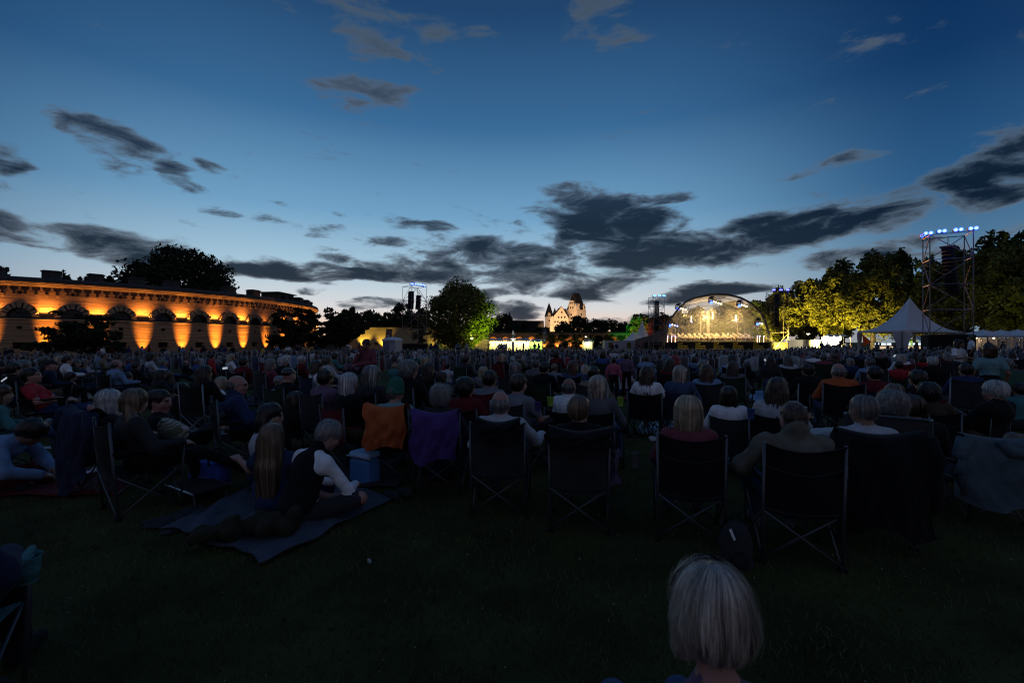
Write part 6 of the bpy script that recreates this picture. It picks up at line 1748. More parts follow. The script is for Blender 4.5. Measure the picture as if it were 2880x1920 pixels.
# ------------------------------------------------------------------ the rest of the audience
PROTO = {}
def proto(key, P, **kw):
    SEED[0] += 1
    PROTO[key] = person_mesh('person', P, 0.0245, SEED[0], k=0.034, **kw)
C_ = pose
for sx, fem in (('m', False), ('f', True)):
    for sl in ('long', 'short'):
        kw = dict(female=fem, sleeve=sl, bulk=0.015 if sl == 'long' else 0.004)
        proto(('chair', sx, sl), pose('chair', hr=(0, 0, -0.15 if fem else 0.12)), **kw)
        proto(('lean', sx, sl), pose('chair', chest=(0, 0.03, 0.73), neck=(0, 0.08, 0.88), head=(0.02, 0.14, 0.985), sh=(0.175, 0.05, 0.83), hr=(-0.2, 0, 0.2), el=[(-0.27, 0.2, 0.62), (0.26, 0.18, 0.60)], wr=[(-0.1, 0.40, 0.62), (0.1, 0.4, 0.62)]), **kw)
        proto(('low', sx, sl), pose('lowchair', hr=(0.1, 0, 0.1)), **kw)
        proto(('floor', sx, sl), pose('floor', hr=(0, 0, 0.15)), **kw)
        proto(('knees', sx, sl), pose('kneesup', hr=(0, 0, -0.2)), **kw)
        proto(('stand', sx, sl), pose('stand', hr=(0, 0, 0.1)), **kw)
proto(('kneel', 'f', 'long'), pose('kneel'), female=True)
proto(('bow', 'm', 'long'), pose('floor', chest=(0, 0.10, 0.40), neck=(0, 0.19, 0.55), head=(0, 0.30, 0.61), sh=(0.18, 0.16, 0.5), hr=(-0.7, 0, 0)), bulk=0.01)
proto(('fold', 'm', 'long'), pose('stand', el=[(-0.30, 0.05, 1.10), (0.30, 0.05, 1.10)], wr=[(0.08, 0.22, 1.16), (-0.08, 0.20, 1.20)], hr=(-0.1, 0, -0.3)), bulk=0.012)
PS = {}
for st_ in ('short', 'buzz', 'balding', 'curly', 'bob', 'long', 'ponytail', 'bun', 'cap'):
    cu = {'curly': 0.010}.get(st_, 0.0)
    PS[st_] = [hair_mesh('hair', st_, 300 + i, 0 if st_ == 'cap' else 360, 0.018, 0.007, 1.03, cu, 7, 0.026, 0.005) for i in range(2 if st_ in ('short', 'bob', 'long') else 1)]
MID = []
def where(px):
    for lim, s_ in ((345, 'before the feathery tree'), (560, 'before the left fort wall'), (760, 'before the far fort wall'), (1030, 'before the wide trees'), (1200, 'below the left tower'), (1390, 'below the green tree'), (1530, 'below the bright stall'),
                    (1700, 'below the castle'), (1870, 'below the small tents'), (2000, 'below the stage left'), (2160, 'below the stage right'), (2400, 'below the lit trees'), (2600, 'below the pagoda tent'), (2740, 'below the right tower')):
        if px < lim: return s_
    return 'near the right edge'
HN = {'short': 'short {c} hair', 'buzz': 'cropped {c} hair', 'balding': 'thinning {c} hair', 'curly': 'curly {c} hair', 'bob': 'chin length {c} hair', 'long': 'long {c} hair', 'ponytail': '{c} ponytail', 'bun': '{c} hair in a bun', 'cap': '{c} cap'}
SN = {'chair': 'seated', 'lean': 'leaning forward', 'low': 'slouched low', 'floor': 'on grass', 'knees': 'knees up', 'stand': 'standing', 'kneel': 'kneeling', 'bow': 'bowed over', 'fold': 'arms folded'}
r6 = random.Random(21)
CHAIRCOL = ['black', 'black', 'navy', 'charcoal', 'dark green', 'dark red', 'black', 'black', 'charcoal', 'black']
def mid(px, ytop, hair, hcol, top, seat='chair', sex=None, d=None, yaw=None, chair='auto', pants=None, sleeve=None, scale=None, shoe='charcoal', label=None):
    sex = sex or ('f' if hair in ('long', 'bob', 'curly', 'ponytail', 'bun') else 'm')
    sleeve = sleeve or ('short' if top in ('white', 'light blue', 'pale teal', 'teal', 'striped grey') and r6.random() < 0.6 else 'long')
    key = (seat, sex, sleeve)
    if key not in PROTO: key = [k for k in PROTO if k[0] == seat][0]
    me, hd, HR = PROTO[key]
    dd = d or F * (EYE - hd[2] - 0.135) / (ytop - CY)
    yw = yaw if yaw is not None else yaw_to(gx(px, dd), dd) + r6.uniform(-0.25, 0.25)
    loc, s_, dd = place(hd, px, ytop, d, yw)
    if s_ == 1.0 and scale is None:
        pass
    hm = r6.choice(PS[hair])
    o = put_person(me, hd, HR, loc, yw, 'x', hm, hcol, 'people in the audience', s_, skin=r6.choice(['fair', 'tan', 'pink']), top=top, pants=pants or r6.choice(['navy', 'denim', 'black', 'charcoal', 'khaki']), shoe=shoe)
    ch = None
    if seat in ('chair', 'lean', 'low'):
        cc = r6.choice(CHAIRCOL) if chair == 'auto' else chair
        near_ = dd < 8.5
        ch = camp_chair(loc, yw, 'x', cc, s_ * (0.66 if seat == 'low' else 1.0), near_, TUBE_P if near_ and r6.random() < 0.35 else None, group='camp chairs among the audience')
        ch.scale = (ch.scale[0] * r6.uniform(0.92, 1.06), ch.scale[1], ch.scale[2] * r6.uniform(0.84, 1.02))
    MID.append((o, ch, px, dd, hair, hcol, top, seat, cc if ch else None, label))
    return o
# people one can pick out in the photograph: head x, head top y, hair, colour, clothes, how they sit
LIST = [(143, 1010, 'cap', 'charcoal', 'navy', 'chair'), (68, 1012, 'curly', 'grey', 'charcoal', 'chair'), (40, 1018, 'short', 'dark brown', 'black', 'chair'), (327, 1008, 'balding', 'dark grey', 'light blue', 'chair'), (357, 1046, 'short', 'black', 'dark blue', 'floor'), (384, 1017, 'short', 'black', 'black', 'chair'),
        (459, 1009, 'short', 'grey', 'blue', 'chair'), (453, 1038, 'long', 'black', 'charcoal', 'floor'), (190, 999, 'short', 'dark brown', 'white', 'chair'), (167, 998, 'bob', 'blonde', 'grey', 'chair'), (240, 1002, 'short', 'grey', 'pale grey', 'chair'),
        (530, 999, 'short', 'dark grey', 'grey', 'chair'), (556, 1006, 'short', 'grey', 'blue', 'chair'), (598, 993, 'short', 'black', 'red', 'stand'), (611, 1009, 'short', 'grey', 'navy', 'chair'), (650, 994, 'long', 'blonde', 'white', 'chair'), (686, 1004, 'short', 'dark brown', 'dark red', 'chair'),
        (760, 1008, 'bob', 'grey', 'dusky pink', 'chair'), (797, 1003, 'curly', 'white', 'black', 'chair'), (850, 999, 'short', 'white', 'dark red', 'chair'), (892, 1012, 'long', 'brown', 'white', 'chair'), (923, 997, 'short', 'dark brown', 'beige', 'chair'), (916, 1037, 'short', 'black', 'mauve', 'chair'),
        (812, 1031, 'cap', 'black', 'black', 'chair'), (788, 1054, 'cap', 'grey', 'light blue', 'low'), (623, 1058, 'long', 'blonde', 'white', 'floor'), (582, 1058, 'buzz', 'dark grey', 'dark blue', 'bow'), (541, 1053, 'short', 'brown', 'khaki', 'floor'), (576, 1026, 'long', 'black', 'black', 'chair'), (512, 1074, 'short', 'black', 'black', 'floor'), (830, 1098, 'long', 'dark brown', 'black', 'floor'),
        (982, 1047, 'bob', 'white', 'black', 'chair'), (1046, 1026, 'bob', 'grey', 'charcoal', 'chair'), (1152, 1011, 'curly', 'grey', 'black', 'chair'), (1193, 1049, 'short', 'dark grey', 'dark blue', 'floor'), (1245, 1044, 'bob', 'brown', 'black', 'floor'), (1311, 1059, 'curly', 'black', 'dark red', 'chair'), (1260, 1020, 'short', 'black', 'pale grey', 'knees'),
        (1311, 999, 'short', 'black', 'charcoal', 'chair'), (1378, 1039, 'short', 'dark brown', 'striped grey', 'chair'), (1413, 994, 'bob', 'blonde', 'black', 'chair'), (1207, 1018, 'long', 'dark brown', 'black', 'chair'), (1197, 1002, 'bob', 'blonde', 'charcoal', 'chair'), (1234, 1014, 'short', 'dark brown', 'teal', 'chair'), (1092, 1007, 'short', 'grey', 'black', 'chair'), (1360, 1029, 'long', 'blonde', 'striped grey', 'floor'),
        (1459, 1049, 'short', 'brown', 'striped grey', 'chair'), (1450, 1016, 'bob', 'grey', 'black', 'chair'), (1532, 1016, 'short', 'black', 'black', 'chair'), (1613, 1012, 'long', 'reddish', 'denim', 'chair'), (1670, 1027, 'bun', 'dark brown', 'beige', 'chair'), (1601, 1060, 'balding', 'dark grey', 'white', 'chair'), (1683, 1054, 'bob', 'fair', 'grey', 'chair'), (1759, 1030, 'short', 'black', 'pale grey', 'floor'),
        (1821, 1027, 'long', 'brown', 'white', 'chair'), (1837, 1010, 'short', 'dark brown', 'dark green', 'chair'), (1817, 996, 'short', 'dark grey', 'light blue', 'chair'), (1913, 1027, 'bob', 'fair', 'denim', 'chair'), (1885, 1007, 'long', 'dark brown', 'dark red', 'chair'), (1507, 1008, 'buzz', 'dark grey', 'grey', 'chair'), (1566, 1001, 'short', 'grey', 'black', 'chair'), (1488, 1001, 'bob', 'blonde', 'charcoal', 'chair'), (1700, 1010, 'long', 'black', 'black', 'chair'),
        (1953, 1000, 'long', 'brown', 'light blue', 'chair'), (1977, 1010, 'short', 'grey', 'charcoal', 'chair'), (1988, 1023, 'long', 'reddish', 'light blue', 'chair'), (2063, 1014, 'long', 'brown', 'grey', 'chair'), (2100, 1018, 'long', 'black', 'black', 'chair'), (2271, 1020, 'short', 'black', 'black', 'chair'), (2357, 1018, 'balding', 'grey', 'orange', 'chair'), (2320, 1048, 'short', 'grey', 'black', 'chair'),
        (2050, 1084, 'bob', 'dark brown', 'white', 'chair'), (2188, 1058, 'long', 'brown', 'pale grey', 'chair'), (2222, 1056, 'short', 'dark brown', 'dark green', 'chair'), (2287, 989, 'short', 'grey', 'white', 'chair'), (2316, 994, 'short', 'dark grey', 'dusky pink', 'chair'), (2342, 991, 'short', 'dark grey', 'brown', 'chair'), (2006, 1030, 'cap', 'black', 'dark red', 'floor'),
        (2447, 1005, 'short', 'dark grey', 'light blue', 'chair'), (2459, 1028, 'short', 'black', 'dark red', 'chair'), (2535, 994, 'long', 'fair', 'white', 'chair'), (2580, 1038, 'short', 'dark brown', 'black', 'chair'), (2622, 1002, 'curly', 'white', 'black', 'chair'), (2682, 1031, 'short', 'brown', 'black', 'chair'), (2716, 1020, 'short', 'black', 'dark blue', 'chair'), (2514, 1077, 'short', 'dark blonde', 'dark green', 'chair'),
        (2612, 1073, 'curly', 'black', 'brown', 'chair'), (2563, 1106, 'short', 'brown', 'black', 'floor'), (2868, 1074, 'short', 'dark brown', 'teal', 'floor'), (2830, 1008, 'curly', 'grey', 'black', 'chair'), (2440, 990, 'short', 'dark brown', 'charcoal', 'chair'), (2490, 995, 'bob', 'grey', 'navy', 'chair')]
DROPL = {(2320, 1048), (2222, 1056), (2006, 1030), (1700, 1010), (1488, 1001), (1092, 1007), (2440, 990), (541, 1053), (2682, 1031), (530, 999), (1234, 1014)}
LOWL = {(459, 1009), (384, 1017), (556, 1006), (240, 1002), (611, 1009), (1360, 1029), (1837, 1010), (1953, 1000), (2100, 1018), (2490, 995), (1566, 1001)}
DOV = {(2050, 1084): 5.3, (1601, 1060): 5.8, (2514, 1077): 5.2, (2612, 1073): 5.2, (1046, 1026): 6.0, (1152, 1011): 6.4, (2357, 1018): 7.2, (2563, 1106): 5.0, (1311, 1059): 5.3, (2320, 1048): 5.8, (1683, 1054): 5.3}
for px, yt, hr_, hc, tp, se in LIST:
    if (px, yt) in DROPL: continue
    if (px, yt) in LOWL: se = 'low'
    if (px, yt) in DOV:
        mid(px, yt, hr_, hc, tp, se, d=DOV[(px, yt)]); continue
    if se == 'stand': mid(px, yt, hr_, hc, tp, se, d=13.5, yaw=None)
    else: mid(px, yt, hr_, hc, tp, se)
# the standing ones
SEED[0] += 1
P_ = pose('stand', hr=(-0.1, 0, 0.1), el=[(-0.26, 0.12, 1.10), (0.24, 0.10, 1.12)], wr=[(0.10, 0.26, 1.06), (0.06, 0.17, 1.40)])
o, loc, yaw, s_ = hero('woman in a dusky pink cardigan standing and facing us with a hand at her mouth', 1030, 953, 10.4, P_, 'short', 'dark brown', RAD(172), skin='tan', top='dusky pink', pants='black', bulk=0.015, female=True, strands=900, width=0.005, vol=1.06, vs=0.014)
o2 = MB().lathe([(0.0, -0.006), (0.018, -0.006), (0.02, 0.0), (0.018, 0.006), (0.0, 0.006)], 10).build('wrist_watch', cm('white'), o, True, loc=(0.10, 0.21, 1.33), rot=(1.2, 0, 0))
P_ = pose('stand', hr=(0.05, 0, 0.35))
hero('girl in a pale teal tee shirt standing at the right with shoulder length dark hair', 2782, 968, 8.3, P_, 'bob', 'reddish', RAD(-30), skin='tan', top='pale teal', pants='black', sleeve='short', strands=1500, width=0.004, vs=0.014, female=True, vol=1.08)
P_ = pose('stand', el=[(-0.28, 0.05, 1.10), (0.28, 0.06, 1.10)], wr=[(-0.05, 0.26, 1.06), (0.22, 0.28, 1.12)], hr=(0, 0, 0.4))
hero('woman in a white tee shirt standing with a child on her arm', 2698, 953, 13.0, P_, 'long', 'dark brown', RAD(-160), skin='tan', top='white', pants='charcoal', sleeve='short', strands=700, width=0.006, vs=0.016, female=True)
mid(2728, 957, 'short', 'brown', 'white', 'stand', d=12.8, yaw=RAD(60), label='small child in white carried by the woman in the white tee shirt')
MID[-1][0].location.z = 0.74; MID[-1][0].scale = (0.58,) * 3
MID[-1][0].location.x = gx(2730, 12.8)
mid(2166, 1000, 'long', 'dark brown', 'charcoal', 'stand', d=9.2, yaw=RAD(-24), pants='denim', label='girl with a long ponytail in a grey hooded top standing among the chairs')
mid(1727, 1004, 'short', 'black', 'pink', 'stand', d=11.5, label='small child in a bright pink top standing among the chairs', pants='black')
mid(1762, 992, 'short', 'black', 'mauve', 'stand', d=11.8, label='small child in a lilac top standing behind the child in pink', pants='black')
mid(740, 972, 'short', 'dark brown', 'yellow', 'stand', d=40, label='steward in a yellow vest standing before the fort lights')
edge = [(15, 976, 44), (30, 974, 45), (108, 977, 46), (125, 975, 46), (118, 980, 44), (150, 976, 45), (276, 972, 47), (290, 970, 47), (312, 973, 48), (345, 974, 50), (362, 972, 50), (400, 972, 52), (420, 968, 53), (460, 970, 53), (505, 972, 54), (514, 974, 54), (540, 972, 56), (568, 971, 56), (575, 969, 56), (620, 970, 58), (626, 968, 58), (632, 970, 58), (655, 970, 60), (780, 968, 60), (806, 971, 62), (812, 970, 62), (835, 968, 62), (845, 967, 62), (890, 966, 64), (1011, 962, 58), (1212, 964, 70), (1225, 962, 70), (1232, 963, 70), (1288, 961, 72), (1313, 962, 70), (1404, 964, 84), (1410, 963, 84), (1419, 963, 84), (1424, 964, 84), (1472, 964, 85), (1504, 963, 86), (1515, 964, 86), (1575, 963, 90), (1600, 965, 88), (1722, 964, 90), (1734, 964, 90), (1800, 965, 88), (2310, 957, 62), (2328, 961, 66), (2362, 956, 50), (2384, 962, 60), (2466, 960, 43), (2520, 962, 42), (2578, 960, 43), (2700, 964, 40), (2780, 955, 44), (2822, 958, 40), (2860, 962, 42)]
for i, (px, yt, d) in enumerate(edge):
    mid(px, yt + 1, r6.choice(['short', 'short', 'bob', 'long', 'cap']), r6.choice(['black', 'dark brown', 'brown', 'dark grey']), r6.choice(['black', 'navy', 'dark blue', 'light blue', 'charcoal', 'grey', 'white', 'dark red']), r6.choice(['stand', 'stand', 'fold']), d=d, yaw=r6.uniform(-3, 3))
# random ones filling the rows between
taken = [(m_[0].location.x, m_[0].location.y) for m_ in MID] + [(o.location.x, o.location.y) for o in COL.objects if o.type == 'MESH' and o.name.startswith('person')]
tops = ['black', 'navy', 'charcoal', 'dark blue', 'grey', 'pale grey', 'white', 'light blue', 'black', 'dark red', 'mauve', 'beige', 'denim', 'dark green', 'striped grey', 'brown', 'red', 'teal', 'blue']
n_fill = 0
tries = 0
while n_fill < 58 and tries < 9000:
    tries += 1
    d = 11.0 + 9.2 * r6.random() ** 0.8
    px = r6.uniform(-30, 2900)
    x = gx(px, d)
    if any((x - a) ** 2 + (d - b_) ** 2 < 0.82 ** 2 for a, b_ in taken): continue
    if abs(px - 1030) < 70 and d < 10.6: continue
    seat = r6.choices(['chair', 'lean', 'low', 'floor', 'knees'], [0.34, 0.10, 0.24, 0.18, 0.14])[0]
    hr_ = r6.choices(['short', 'buzz', 'balding', 'curly', 'bob', 'long', 'ponytail', 'bun', 'cap'], [30, 6, 10, 11, 18, 14, 5, 3, 3])[0]
    hc = r6.choices(['white', 'grey', 'dark grey', 'black', 'dark brown', 'brown', 'blonde', 'fair', 'dark blonde'], [5, 14, 16, 14, 18, 14, 7, 3, 6])[0] if hr_ != 'cap' else r6.choice(['black', 'navy', 'pale grey'])
    me, hd, HR = PROTO[(seat, 'm', 'long')]
    sc_ = r6.uniform(0.93, 1.06)
    yt = CY + F * (EYE - (hd[2] + 0.135) * sc_ - gz(x, d)) / d
    mid(px, yt, hr_, hc, r6.choice(tops), seat, d=d)
    taken.append((x, d)); n_fill += 1
# names for all of them
ORD = ['leftmost', 'second', 'third', 'fourth', 'fifth', 'sixth', 'seventh', 'eighth', 'ninth', 'tenth']
def spread_labels(items):
    """items = (object, label, px); look-alikes are told apart by their order from the left"""
    by = {}
    for it in sorted(items, key=lambda q: q[2]): by.setdefault(it[1], []).append(it)
    for lab, its in by.items():
        for i, it in enumerate(its):
            t_ = lab if len(its) == 1 else lab + ', ' + ORD[min(i, 9)] + (' such' if i == 0 else ' from left')
            if len(t_.replace(',', ' ').split()) > 16: t_ = t_.replace(' row ', ' ').replace(' the ', ' ')
            it[0]['label'] = t_
pl, cl_ = [], []
for o, ch, px, d, hair, hc, top, seat, cc, lab in MID:
    row_ = 'near' if d < 7.5 else 'middle' if d < 12 else 'back' if d < 25 else 'far'
    hn = HN[hair].format(c=hc)
    pl.append((o, lab or '%s, %s top, %s, %s row %s' % (hn, top, SN[seat], row_, where(px)), px))
    if lab and 'group' in o: del o['group']
    if ch is not None: cl_.append((ch, '%s chair under %s, %s top, %s' % (cc, hn, top, where(px)), px))
spread_labels(pl); spread_labels(cl_)

# far audience: a sea of heads nobody could count
def far_crowd():
    r = np.random.default_rng(9)
    seg = 6
    ang = np.arange(seg) / seg * 2 * np.pi
    def rings(lst):
        return np.array([[(rx * np.cos(a), yo + ry * np.sin(a), z) for a in ang] for rx, ry, z, yo in lst]).reshape(-1, 3)
    tor = [(0.15, 0.13, 0.30, -0.05), (0.18, 0.13, 0.55, -0.06), (0.205, 0.12, 0.80, -0.08), (0.15, 0.09, 0.875, -0.08), (0.055, 0.055, 0.91, -0.07), (0.05, 0.05, 0.95, -0.06)]
    hed = [(0.05, 0.06, 0.93, -0.06), (0.082, 0.095, 0.98, -0.055), (0.092, 0.106, 1.045, -0.06), (0.078, 0.09, 1.105, -0.06), (0.035, 0.04, 1.138, -0.06)]
    V0 = np.concatenate([rings(tor), rings(hed)])
    nt_, nh = len(tor), len(hed)
    fs = []
    for b0, n in ((0, nt_), (nt_ * seg, nh)):
        for i in range(n - 1):
            for j in range(seg):
                fs.append((b0 + i * seg + j, b0 + i * seg + (j + 1) % seg, b0 + (i + 1) * seg + (j + 1) % seg, b0 + (i + 1) * seg + j))
    fs = np.array(fs)
    pts = []
    d = 19.6
    while d < 86:
        step = 1.0 + 0.004 * d
        w0, w1 = -1.16 * d, (0.74 if d > 37 else 1.16) * d
        for x in np.arange(w0, w1, 0.95 + 0.004 * d):
            pts.append((x + r.normal() * 0.22, d + r.normal() * 0.25))
        d += step
    pts = np.array(pts)
    keep = (np.hypot(pts[:, 0] - FC.x, pts[:, 1] - FC.y) > FR + 5.5) & (r.random(len(pts)) < 0.72)
    keep &= ~((np.abs(pts[:, 0] - gx(1166, 80)) < 3.5) & (np.abs(pts[:, 1] - 80) < 3.5)) & ~((np.abs(pts[:, 0] - gx(1104, 66)) < 2) & (np.abs(pts[:, 1] - 66) < 2))
    keep &= ~((pts[:, 0] > 16) & (np.abs(pts[:, 0] - gx(2664, 38)) < 3.0) & (np.abs(pts[:, 1] - 38) < 2.5))
    keep &= ~((np.abs(pts[:, 0] - gx(230, 47)) < 1.0) & (np.abs(pts[:, 1] - 47) < 1.0))
    pts = pts[keep]
    n = len(pts)
    yaw = np.array([yaw_to(x, y) for x, y in pts]) + r.normal(size=n) * 0.3
    sc_ = r.uniform(0.86, 1.10, n); low = r.random(n) < 0.18
    Z = np.array([gz(x, y) for x, y in pts]) - np.where(low, 0.30, 0.0)
    c, s_ = np.cos(yaw), np.sin(yaw)
    V = V0[None] * sc_[:, None, None]
    lean = r.normal(size=n) * 0.05
    X = V[..., 0] + lean[:, None] * V[..., 2]; Y = V[..., 1]
    out = np.stack([pts[:, :1] + c[:, None] * X - s_[:, None] * Y, pts[:, 1:] + s_[:, None] * X + c[:, None] * Y, Z[:, None] + V[..., 2]], -1)
    names = list(CL)
    tc_ = np.array([CL[k] for k in ('black', 'navy', 'charcoal', 'dark blue', 'grey', 'pale grey', 'white', 'light blue', 'black', 'dark red', 'mauve', 'denim', 'brown', 'red', 'charcoal', 'black')])
    hc_ = np.array([(0.40, 0.40, 0.40), (0.18, 0.175, 0.17), (0.10, 0.097, 0.095), (0.06, 0.055, 0.05), (0.02, 0.014, 0.010), (0.045, 0.028, 0.018), (0.16, 0.12, 0.08), (0.012, 0.011, 0.011), (0.02, 0.015, 0.012), (0.03, 0.02, 0.015)])
    colr = np.ones((n, len(V0), 4))
    colr[:, :nt_ * seg, :3] = tc_[r.integers(0, len(tc_), n)][:, None]
    colr[:, nt_ * seg:, :3] = hc_[r.integers(0, len(hc_), n)][:, None]
    face = (V0[:, 1] > 0.0) & (np.arange(len(V0)) >= nt_ * seg) & (V0[:, 2] < 1.09)
    colr[:, face, :3] = (0.28, 0.16, 0.115)
    colr[..., :3] *= 0.62
    FFc = (np.arange(n)[:, None, None] * len(V0) + fs[None]).reshape(-1, 4)
    me = np_mesh('far_audience', out.reshape(-1, 3), FFc, mat('far_people', (0.1, 0.1, 0.1), rough=0.6, var=0.2, scale=8, attr='Col', sheen=0.8, spec=0.5), smooth=True)
    ca = me.color_attributes.new('Col', 'FLOAT_COLOR', 'POINT')
    ca.data.foreach_set('color', colr.reshape(-1).astype(np.float32))
    o = link('far_audience', me)
    tag(o, 'sea of heads of the far audience reaching to the stage', 'crowd', kind='stuff')
    # orchestra on the stage
    pts2 = np.array([sw(*p) for p in PTS_STAGE]); n = len(pts2)
    V = V0[None] * 1.0
    yaw = np.full(n, SYAW + math.pi) + r.normal(size=n) * 0.7
    c, s_ = np.cos(yaw), np.sin(yaw)
    out = np.stack([pts2[:, :1] + c[:, None] * V[..., 0] - s_[:, None] * V[..., 1], pts2[:, 1:2] + s_[:, None] * V[..., 0] + c[:, None] * V[..., 1], pts2[:, 2:] + 0 * c[:, None] + V[..., 2] * 1.02], -1)
    colr = np.ones((n, len(V0), 4)); colr[..., :3] = (0.012, 0.012, 0.014)
    tor_f = (V0[:, 1] > -0.02) & (np.arange(len(V0)) < nt_ * seg) & (np.abs(V0[:, 0]) < 0.08)
    colr[:, tor_f, :3] = (0.6, 0.58, 0.55)
    colr[:, nt_ * seg:, :3] = (0.36, 0.22, 0.16)
    hairv = (np.arange(len(V0)) >= (nt_ + 3) * seg) | ((V0[:, 1] < -0.06) & (np.arange(len(V0)) >= nt_ * seg))
    colr[:, hairv, :3] = hc_[r.integers(0, len(hc_), n)][:, None]
    vv, ff, cc = [out.reshape(-1, 3)], [(np.arange(n)[:, None, None] * len(V0) + fs[None]).reshape(-1, 4)], [colr.reshape(-1, 4)]
    def quads(q, col):
        b0 = sum(len(v) for v in vv)
        q = np.array(q, float)
        vv.append(q.reshape(-1, 3)); ff.append(b0 + np.arange(len(q) * 4).reshape(-1, 4)); cc.append(np.tile(np.array([*col, 1.0]), (len(q) * 4, 1)))
    dsk, ins, ivs = [], [], []
    for p in pts2:
        d_ = (RZ @ Vector((0, -1, 0)))
        for k in range(1):
            a = p + np.array(d_) * 0.55 + np.array([r.normal() * 0.1, 0, 0.95])
            dsk.append([a + (-0.24, 0, 0), a + (0.24, 0, 0), a + (0.24, 0.12, 0.30), a + (-0.24, 0.12, 0.30)])
        if r.random() < 0.75:
            a = p + np.array(d_) * 0.22 + np.array([0.12 * r.normal(), 0, 0.72])
            dv = np.array([r.normal() * 0.5, r.normal() * 0.3, 0.8 + 0.4 * r.random()]); dv /= np.linalg.norm(dv)
            wv_ = np.array([0.07, 0, 0]) if r.random() < 0.7 else np.array([0.16, 0, 0.02])
            ins.append([a - dv * 0.28 - wv_, a - dv * 0.28 + wv_, a + dv * 0.28 + wv_ * 0.4, a + dv * 0.28 - wv_ * 0.4])
    quads(dsk, (0.62, 0.58, 0.50)); quads(ins, (0.30, 0.12, 0.03))
    me = np_mesh('orchestra', np.concatenate(vv), np.concatenate(ff), mat('orchestra', (0.1, 0.1, 0.1), rough=0.5, var=0.2, attr='Col', spec=0.5), smooth=False)
    ca = me.color_attributes.new('Col', 'FLOAT_COLOR', 'POINT')
    ca.data.foreach_set('color', np.concatenate(cc).reshape(-1).astype(np.float32))
    tag(link('orchestra', me), 'orchestra seated in rows with music desks on the lit stage', 'orchestra', kind='stuff')
far_crowd()
# ------------------------------------------------------------------ things lying about
def blanket(name, label, corners, m, seed=1, nu=26, nv=20, lump=0.012, cat='blanket', z=0.035):
    r = random.Random(seed)
    c = [G(*q) for q in corners]
    ph = [r.uniform(0, 6) for _ in range(8)]
    def fn(u, v):
        p = (c[0].lerp(c[1], u)).lerp(c[3].lerp(c[2], u), v)
        e = min(u, 1 - u, v, 1 - v)
        wob = 0.03 * math.sin(u * 11 + ph[0]) * (1 if v in (0, 1) else 0) + 0.03 * math.sin(v * 9 + ph[1]) * (1 if u in (0, 1) else 0)
        h = lump * (math.sin(u * 13 + v * 5 + ph[2]) + math.sin(v * 17 - u * 7 + ph[3]) + 0.7 * math.sin(u * 31 + v * 23 + ph[4])) * min(1, 0.3 + e * 6)
        return (p.x + wob, p.y + wob * 0.7, z + max(-0.012, h) + gz(p.x, p.y))
    o = cloth_strip(nu, nv, fn).build(name, m, None, True)
    md = o.modifiers.new('thickness', 'SOLIDIFY'); md.thickness = 0.012
    return tag(o, label, cat)
def stripe_mat(name, c1, c2, scale, rot=0.3, dist=2.0):
    m = mat(name, c1, var=0.1)
    t = m.node_tree
    p = t.nodes['Principled BSDF']
    tcx = t.nodes.new('ShaderNodeTexCoord'); mp = t.nodes.new('ShaderNodeMapping'); mp.inputs['Rotation'].default_value = (0, 0, rot)
    w = t.nodes.new('ShaderNodeTexWave'); w.inputs['Scale'].default_value = scale; w.inputs['Distortion'].default_value = dist; w.inputs['Detail'].default_value = 1.0
    mx = t.nodes.new('ShaderNodeMix'); mx.data_type = 'RGBA'
    mx.inputs[6].default_value = (*c1, 1); mx.inputs[7].default_value = (*c2, 1)
    rp = t.nodes.new('ShaderNodeMapRange'); rp.inputs[1].default_value = 0.45; rp.inputs[2].default_value = 0.55
    t.links.new(tcx.outputs['Object'], mp.inputs[0]); t.links.new(mp.outputs[0], w.inputs[0]); t.links.new(w.outputs['Fac'], rp.inputs[0]); t.links.new(rp.outputs[0], mx.inputs[0]); t.links.new(mx.outputs[2], p.inputs['Base Color'])
    return m
GB = cloth_mat('blanket_grey', (0.055, 0.07, 0.10), bump=0.8)
blanket('picnic_blanket', 'grey blue picnic blanket spread in the left foreground', [(470, 1492), (748, 1590), (1112, 1402), (770, 1342)], GB, 2, 60, 46, 0.022)
blanket('dark_mat', 'dark mat sticking out left of the picnic blanket', [(392, 1478), (480, 1508), (640, 1440), (560, 1420)], cloth_mat('mat_dark', (0.02, 0.024, 0.032)), 3, lump=0.008, z=0.02)
ZEB = stripe_mat('zebra', (0.34, 0.38, 0.42), (0.02, 0.022, 0.028), 5.0, 0.2, 3.0)
blanket('zebra_blanket', 'black and white striped blanket left of the blonde woman in pink', [(1790, 1222), (1880, 1226), (1900, 1190), (1806, 1184)], ZEB, 4, lump=0.02)
blanket('zebra_blanket', 'black and white striped blanket behind the bald man\'s chair', [(2040, 1252), (2190, 1256), (2200, 1206), (2070, 1200)], ZEB, 5, lump=0.02)
